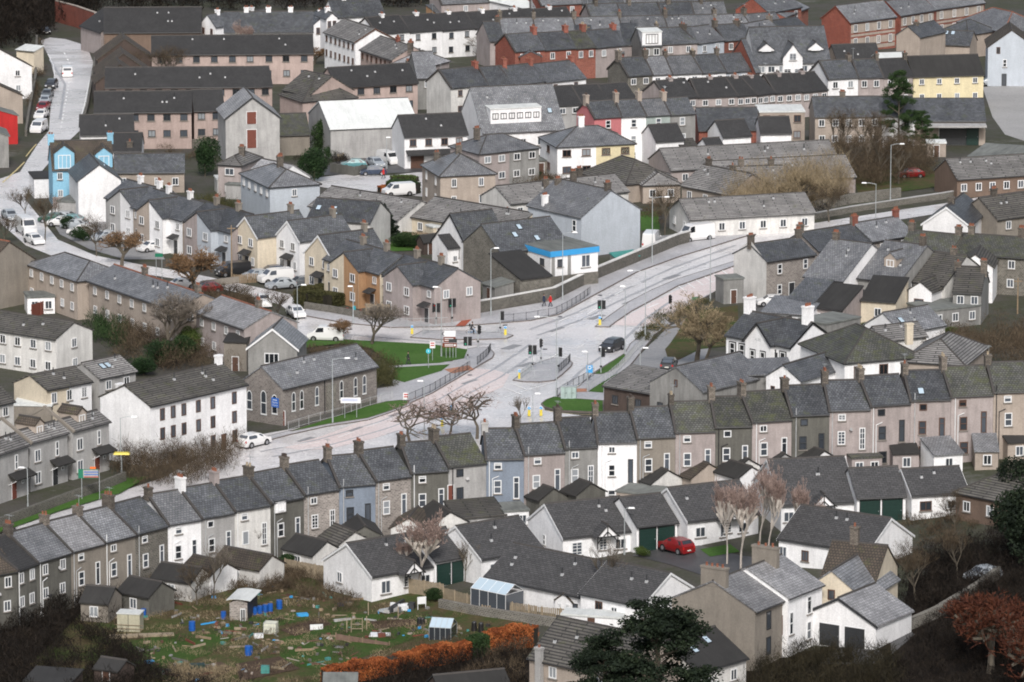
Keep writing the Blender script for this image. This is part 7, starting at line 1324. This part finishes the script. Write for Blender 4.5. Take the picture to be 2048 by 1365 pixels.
for k,(t,u,v,lb) in enumerate((('n',1240,960,'first black compost bin by the timber edge'),('n',1262,962,'second black compost bin'),('n',1640,990,'dark water butt before the greenhouse path'),('n',1690,998,'dark water butt nearest the beech hedge'))):
    a = MB(); a.tube((0,0,0),(0,0,.95),.36,.26,M['black'],12); a.tube((0,0,.95),(0,0,1.05),.27,.2,M['black'],12); o = a.build('compost_bin', None, at(t,u,v)); tag(o, lb, 'compost bin', 'black bins on the allotments')
def ibc(t,u,v,lb,s_=1.,mat=None):
    r = thing('water_tank', lb, 'water tank', at(t,u,v,.05), math.radians(-12), None); a = MB(); a.box(0,1.2*s_,0,1.*s_,.15,1.15*s_,mat or M['pvc'],.03,.03); a.build('tank', r); b_ = MB()
    for k in range(6): x = 1.2*s_*k/5; b_.tube((x,-.03,.1),(x,-.03,1.18*s_),.015,.015,M['steel'],4); b_.tube((-.03,1.*s_*k/5,.1),(-.03,1.*s_*k/5,1.18*s_),.015,.015,M['steel'],4)
    for k in range(4): z = .15+1.0*s_*k/3; b_.tube((-.03,-.03,z),(1.2*s_+.03,-.03,z),.015,.015,M['steel'],4); b_.tube((-.03,-.03,z),(-.03,1.*s_,z),.015,.015,M['steel'],4)
    b_.build('cage', r); c = MB(); c.box(0,1.2*s_,0,1*s_,0,.12,M['wood']); c.build('pallet', r)
ibc('n',100,1020,'caged white water tank on a pallet',1.15)
r = thing('storage_box', 'tall cream storage box with pale lid', 'storage box', at('m',858,995), math.radians(-10)); a = MB(); a.box(0,2.5,0,1.8,0,2.0,m_render('cream plywood', (.42,.40,.30), stain=.3)); a.build('body', r); a = MB(); a.box(-.08,2.6,-.08,1.9,2.001,2.12,RM['w']); a.build('lid', r); a = MB(); a.box(1.2,1.25,-.03,.0,0,2,M['dark']); [a.box(-.3,2.9,-.12,-.08,z,z+.05,M['wood']) for z in (.4,.8)]; a.build('door_gap', r)
def gh(t,u,v,w,d,h,lb,rz=-10,base=None,loc=None):
    r = thing('greenhouse' if loc is None else 'conservatory', lb, 'greenhouse' if loc is None else 'conservatory', loc or at(t,u,v), math.radians(rz)); a = MB(); m_ = M['white'] if base is None else M['steel']
    for x in np.linspace(0,w,5):
        for y in (0,d): a.tube((x,y,0),(x,y,h),.03,.03,m_,4)
        a.tube((x,0,h),(x,d/2,h+d*.3),.03,.03,m_,4); a.tube((x,d/2,h+d*.3),(x,d,h),.03,.03,m_,4)
    for y,z in ((0,h),(d,h),(d/2,h+d*.3),(0,.05),(d,.05)): a.tube((0,y,z),(w,y,z),.035,.035,m_,4)
    for x in (0,w): a.tube((x,0,h),(x,d,h),.03,.03,m_,4)
    a.build('frame', r); b_ = MB(); gm = M['skyglass']
    b_.poly([(0,0,h),(w,0,h),(w,d/2,h+d*.3),(0,d/2,h+d*.3)], gm); b_.poly([(0,d/2,h+d*.3),(w,d/2,h+d*.3),(w,d,h),(0,d,h)], gm); b_.build('roof_glazing', r)
    c = MB(); c.poly([(0,.0,.1),(w,.0,.1),(w,.0,h),(0,.0,h)], M['glass']); c.poly([(0,d,.1),(0,0,.1),(0,0,h),(0,d,h)], M['glass']); c.poly([(w,0,.1),(w,d,.1),(w,d,h),(w,0,h)], M['glass']); c.build('side_glazing', r)
gh('n',1310,1060,2.4,2.6,1.5,'small aluminium greenhouse beside the orange hedge',-14,1)
gh('n',1745,778,5.0,3.0,2.2,'white conservatory on the stepped bungalow',math.degrees(RB3.rotation_euler.z),None,RB3.location+Matrix.Rotation(RB3.rotation_euler.z,3,'Z')@Vector((.8,-3.3,0)))
r = thing('raised_bed', 'long brown panelled raised bed in the mown plot', 'raised bed', at('n',630,1060), math.radians(-34)); a = MB(); [a.box(x*1.75,x*1.75+1.7,0,.08,0,.75,m_render('brown panel', (.20,.13,.10), stain=.3)) for x in range(4)]; a.build('panel', r)
for x in range(5): a = MB(); a.box(x*1.75-.06,x*1.75,-.06,.1,0,.9,M['wood']); a.build('post', r)
def plank(t,u,v,w,d,h,rz,mat,name,lb,cat,z=0.): a = MB(); a.box(0,w,0,d,z,z+h,mat); return tag(a.build(name, None, at(t,u,v), math.radians(rz)), lb, cat)
plank('n',555,1050,1.6,1.6,.12,-20,M['white'],'plastic_sheet','pale sheet at the left of the raised bed','sheet'); plank('n',870,1040,4.,1.6,.25,-6,M['white'],'debris_pile','pale heap of slabs on the mown plot','debris'); plank('n',940,1045,.8,.6,.5,10,M['rust'],'crate','rusty crate on the pale slabs','crate'); plank('n',870,1165,2.4,1.6,.08,-10,WM['G'],'paving_slab','grey board lying beside the orange hedge','board')
plank('n',440,990,1.4,.1,.7,10,M['white'],'panel_board','white board standing near the brown bed','board'); plank('n',620,930,2.,.5,.3,20,WM['g'],'stone_edging','pale stone edging beside the beds','edging'); plank('n',620,1120,3.4,.9,.15,-14,WM['G'],'rubble_strip','strip of stones and bottles','debris'); plank('m',800,1050,7.,1.0,.3,8,M['palew'],'tarpaulin','long line of white bags and tarpaulin','bags'); plank('m',1860,1050,1.,.7,.5,10,M['white'],'bag','white bag left of the caged tank','bag'); plank('n',350,895,1.2,.8,.4,15,M['bluep'],'tarpaulin','crumpled blue tarpaulin bundle by the brambles','tarpaulin'); plank('n',640,815,.7,.5,.4,0,M['navy'],'bucket','dark blue tub in the brambles','tub')
plank('m',1520,715,1.4,1.0,.3,20,M['copper'],'tarpaulin','green tarpaulin near the bare tree','tarpaulin'); plank('m',1070,1240,.9,.6,.4,20,M['bluep'],'tarpaulin','light blue sack on the strip','sack'); plank('n',80,1310,.9,.7,.9,0,M['copper'],'water_butt','green water butt with white lid','water butt'); plank('m',1390,1280,1.6,.9,.6,10,M['green'],'cold_frame','dark green cold frame','cold frame'); plank('m',1680,1120,2.,.5,.2,10,M['palew'],'plank_stack','stack of pale planks','planks'); plank('m',650,915,5.,.4,.2,14,M['palew'],'plank_stack','pale planks in the dark scrub','planks'); plank('m',580,810,2.,1.2,.6,10,WM['E'],'rubble_heap','pale rubble heap behind the end cottage','rubble')
r = thing('swing_frame', 'small timber chair frame on the plot', 'frame', at('n',740,1005), 0); a = MB(); [a.tube((x,y,0),(x,y,1.6),.05,.05,M['palew'],4) for x in (0,1.2) for y in (0,.5)]; [a.tube((0,y,z),(1.2,y,z),.05,.05,M['palew'],4) for y in (0,) for z in (.5,1.0,1.6)]; a.build('frame', r)
for k,(u,v) in enumerate(((705,1010),(850,980),(862,880),(1080,910))): plank('n',u,v,.1,.1,1.5,0,M['palew'],'stake','pale timber stake number marked by its bare top','stake')['label'] = ('left stake beside the chair frame','right stake beside the chair frame','tall grey stake before the brambles','short stake on the dead stem heap')[k]
a = MB(); [a.box(random.uniform(0,4),random.uniform(4,5.2),random.uniform(0,1),random.uniform(1,1.6),random.uniform(0,.4),random.uniform(.4,1.),random.choice((M['white'],M['steel'],M['dark'],WM['g'])),.1,.1,random.uniform(0,3)) for _ in range(9)]; tag(a.build('scrap_heap', None, at('n',890,865)), 'heap of scrap metal and white panels by the fence', 'scrap heap')
r = thing('garden_chair', 'white folding chair tipped beside the scrap', 'chair', at('n',1225,840), math.radians(20)); a = MB(); a.box(0,1.,0,.06,.7,1.5,M['white']); a.build('backrest', r); a = MB(); [a.tube((x,.05,0),(x,.05,.75),.04,.04,M['white'],4) for x in (.05,.95)]; a.build('leg', r)
r = thing('playhouse', 'small white playhouse with pinkish roof', 'playhouse', at('o',405,870), math.radians(-35)); s_ = shell(0,0,2.2,1.8,1.6,'f',0,.8,WM['W'],0); s_.build('wall', r); roofmesh(0,0,2.2,1.8,1.6,'f',.8,RM['n'],.15,.1).build('roof', r); window(r,.6,0,1.1,.5,.6,'x'); window(r,1.6,0,1.1,.5,.6,'x')
r = thing('playhouse', 'bright blue playhouse behind the stone wall', 'playhouse', at('g',70,985), math.radians(-10)); shell(0,0,2.4,2.,1.3,'g',0,.6,m_render('blue timber', (.03,.27,.55)),0).build('wall', r); roofmesh(0,0,2.4,2.,1.3,'g',.6,RM['l'],.15,.15).build('roof', r)
for t,u,v,w_,d_,h_,rz,wm_,rm_,rt,lb in (('f',340,370,5,5,2.3,-30,'w','f','z','pale flat garage roof left of the striped bungalows'),('f',1340,560,2.2,2.2,2.,30,'C','w','z','cream shed beside the cream bungalow'),('f',1270,660,2.4,2.,1.8,30,'N','k','g','small dark shed behind the pair chimneys'),('e',1590,210,4.4,3.5,2.1,10,'w','w','z','white flat garage below the dark yew'),('e',1650,250,7,4,2.2,-15,'g','f','z','grey flat garage block'),('e',1800,310,6,4,2.2,-15,'g','f','z','lower grey flat garage block'),('m',180,1470,5,4,1.6,-15,'N','k','m','shed roof at the bottom left'),('m',690,1400,3.,3,2.0,-30,'N','k','g','dark timber shed at the bottom'),('n',540,1500,3.4,2,1.8,0,'N','f','m','shed with white roof edge at the bottom'),('f',1700,985,3.5,3,2.2,-60,'G','f','m','slate lean-to beside the grey pair'),('f',1500,1370,0,0,0,0,'G','f','m','x'),('n',1150,700,0,0,0,0,'N','f','m','x'),('c',200,1285,4.5,3,2.2,10,'T','f','z','grey flat shed between hipped houses'),('c',430,1285,4.5,3,2.0,10,'W','n','m','pink roofed garage below the white hipped pair'),('o',450,985,6.5,2.5,1.7,-14,'W','w','z','white flat roof behind the ribbed pink house'),('d',1340,1150,3,3,2.2,0,'E','w','z','small pink kiosk near the depot'),('a',600,1000,0,0,0,0,'G','f','m','x'),('i',1640,300,3,3,3.8,-10,'T','k','m','dark porch block with red door beside grey gable'),('k',1640,900,0,0,0,0,'G','f','m','x'),('g',1635,1020,3,3,3.4,20,'G','f','z','grey lean-to against the blank white gable'),('g',0,960,3,2,1.6,-10,'D','rr','m','red roofed store behind the wall'),('g',850,735,4,1.5,.9,35,'G','cc','m','green roofed store behind the wall')):
    if lb == 'x': continue
    r = thing('shed' if 'shed' in lb else 'garage' if 'garage' in lb else 'outbuilding', lb, 'shed' if 'shed' in lb else 'garage' if 'garage' in lb else 'outbuilding', at(t,u,v), math.radians(rz))
    rm2 = RM[rm_] if rm_ in RM else (M['tail'] if rm_ == 'rr' else M['copper']); shell(0,0,w_,d_,h_,rt,0,.5 if rt != 'g' else .8,WM[wm_],-.8).build('wall', r); roofmesh(0,0,w_,d_,h_,rt,.5 if rt != 'g' else .8,rm2,.2,.12).build('roof', r); door(r, w_*.5, 0, .8, min(1.9,h_-.1), 'brown')
r = thing('picnic_table', 'small turquoise planters row before orange house', 'planters', at('f',700,1070), math.radians(-30)); a = MB(); [a.box(k*1.1,k*1.1+.35,0,.3,0,.5+.3*(k%2),M['cyan'] if k%2 else M['rust']) for k in range(7)]; a.build('pot', r); r.name = 'garden_planters'

# scattered allotment litter: nobody could count it
a = MB(); LP_ = [(p.x,p.y) for p in (G(*q) for q in [(200,1215),(420,1170),(560,1165),(640,1195),(860,1215),(1000,1250),(700,1330),(600,1365),(300,1365)])]
lx = [p[0] for p in LP_]; ly = [p[1] for p in LP_]; lm = [M['palew'],M['wood'],M['wood'],M['brown'],M['brown'],WM['g'],M['rust'],WM['G'],M['dark'],M['dark'],WM['E'],M['wood'],M['palew'],WM['D'],M['bluep'],M['copper']]; n_ = 0
while n_ < 320:
    x, y = random.uniform(min(lx),max(lx)), random.uniform(min(ly),max(ly))
    if not inside(x,y,LP_) or math.sin(x*.35)*math.sin(y*.3+1) < -.25: continue
    L_, w_ = random.choice(((random.uniform(.8,2.6),.12),(random.uniform(.2,.6),random.uniform(.15,.5)),(random.uniform(.2,.5),random.uniform(.15,.4)))); z = zt(x,y)+.1
    a.box(x,x+L_,y,y+w_,z,z+random.uniform(.05,.3),random.choice(lm),.01,.01,random.uniform(0,3.14)); n_ += 1
tag(a.build('allotment_litter'), 'scattered planks, pots and rubbish over the allotments', 'litter', kind='stuff')
thicket([(200,1215),(420,1165),(560,1160),(640,1190),(900,1215),(1040,1260),(700,1340),(600,1400),(300,1400)], 's', .55, 'tan', 14000, 'dead stalks and rough tufts over the allotments', w=.04, twig=.4)
thicket([(200,1215),(420,1165),(560,1160),(640,1190),(900,1215),(1040,1260),(700,1340),(600,1400),(300,1400)], 's', .8, 'brown', 9000, 'low brown weeds over the allotments', w=.05, twig=.45)
thicket([(1180,1260),(1700,1290),(1700,1400),(1180,1400)], 'm', .9, 'tan', 3500, 'straw coloured weeds at the lower plots', w=.05, twig=.5)
thicket([(230,1300),(330,1355),(500,1375),(470,1420),(150,1420)], 's', 1.6, 'dark', 8000, 'dark weeds at the bottom left edge', w=.05)
thicket([(0,1150),(60,1150),(170,1190),(200,1215),(60,1215),(-30,1200)], 's', 3.2, 'dark', 9000, 'dark brown growth over the first yards', w=.06)
for P_, lf, hh in (([(380,455),(560,470),(560,500),(430,500)],'brown',1.2),([(560,350),(600,350),(620,400),(560,395)],'ivy',1.5),([(1040,350),(1120,350),(1120,372),(1040,372)],'brown',1.2),([(600,320),(700,300),(700,330),(610,345)],'dark',1.2),([(230,300),(380,300),(430,330),(300,345)],'brown',1.),([(1280,420),(1320,400),(1400,420),(1380,460),(1320,450)],'brown',1.),([(960,440),(1000,460),(980,500),(900,500),(880,470)],'brown',1.3),([(1540,640),(1640,640),(1700,690),(1620,700)],'brown',1.3),([(1880,600),(1990,560),(2050,600),(2050,680),(1900,690)],'brown',1.8),([(1230,90),(1330,90),(1330,120),(1230,120)],'brown',1.2),([(1820,210),(1960,215),(1960,245),(1840,250)],'brown',1.2),([(1820,1120),(1960,1060),(2000,1090),(1860,1160)],'dark',1.6)):
    thicket(P_, 's', hh, lf, 1800, {'brown':'patch of brown garden shrubs between the houses','ivy':'patch of green garden shrubs between the houses','dark':'patch of dark garden shrubs between the houses'}[lf], name='garden_shrubs', w=.06, twig=.6)

for P_, lf, hh, n_ in (([(1790,1010),(1900,1010),(1960,1050),(1880,1100),(1800,1060)],'brown',.9,4000),([(1740,1150),(1850,1090),(1900,1150),(1800,1240),(1740,1230)],'dark',1.4,5000),([(1830,1190),(1960,1130),(2060,1130),(2060,1200),(1850,1260)],'dark',1.8,6000)):
    thicket(P_, 's', hh, lf, n_, 'tangled brown growth on the slope at the right', w=.06, twig=.6)
# ============================================================ CAMERA, LIGHT
def axis_pts(fine0, fine1, st, lo, hi, n):
    return np.concatenate([np.linspace(lo, fine0, n)[:-1], np.arange(fine0, fine1, st), np.linspace(fine1, hi, n)])
xs = axis_pts(-170, 170, 4, -1500, 1500, 8); ys = axis_pts(560, 1360, 4, 250, 3500, 8)
vs = [(x, y, zt(x, y)) for y in ys for x in xs]; nx = len(xs)
fs = [(j*nx+i, j*nx+i+1, (j+1)*nx+i+1, (j+1)*nx+i) for j in range(len(ys)-1) for i in range(nx-1)]
me = bpy.data.meshes.new('ground'); me.from_pydata(vs, [], fs); me.materials.append(m_ground('town ground', [(.042,.039,.034),(.07,.065,.057),(.045,.05,.027),(.14,.135,.128)], .06, .5))
tag(link('ground', me), 'dull winter ground of yards and gardens under the town', None, kind='structure')
cam = bpy.data.cameras.new('camera'); cam.sensor_width = 36; cam.lens = F/2048*36; cam.clip_start = 10; cam.clip_end = 6000
co = link('camera', cam, None, (0,0,H0)); co.rotation_euler = (math.pi/2-PIT, 0, 0); S.camera = co
w = bpy.data.worlds.new('World'); S.world = w; w.use_nodes = True; nt = w.node_tree; bgn = nt.nodes['Background']
sk = nn(nt, 'ShaderNodeTexSky', sky_type='NISHITA'); sk.sun_disc = False; SE, SR = math.radians(40), math.radians(178)
sk.sun_elevation = SE; sk.sun_rotation = SR; sk.air_density = 1.; sk.dust_density = 4.; sk.ozone_density = 1.
hs = nn(nt, 'ShaderNodeHueSaturation'); hs.inputs['Saturation'].default_value = .6; nt.links.new(sk.outputs[0], hs.inputs['Color'])
nt.links.new(hs.outputs[0], bgn.inputs['Color']); bgn.inputs['Strength'].default_value = .145
sun = bpy.data.lights.new('sun', 'SUN'); sun.energy = 2.45; sun.angle = math.radians(10); sun.color = (1,.975,.945)
so = link('sun', sun); so.rotation_euler = (math.pi/2-SE, 0, math.pi-SR)
S.view_settings.view_transform = 'Standard'; S.view_settings.look = 'None'; S.view_settings.exposure = 0
S.cycles.pixel_filter_type = 'BLACKMAN_HARRIS'; S.cycles.filter_width = 1.9; S.cycles.max_bounces = 5; S.cycles.use_denoising = True
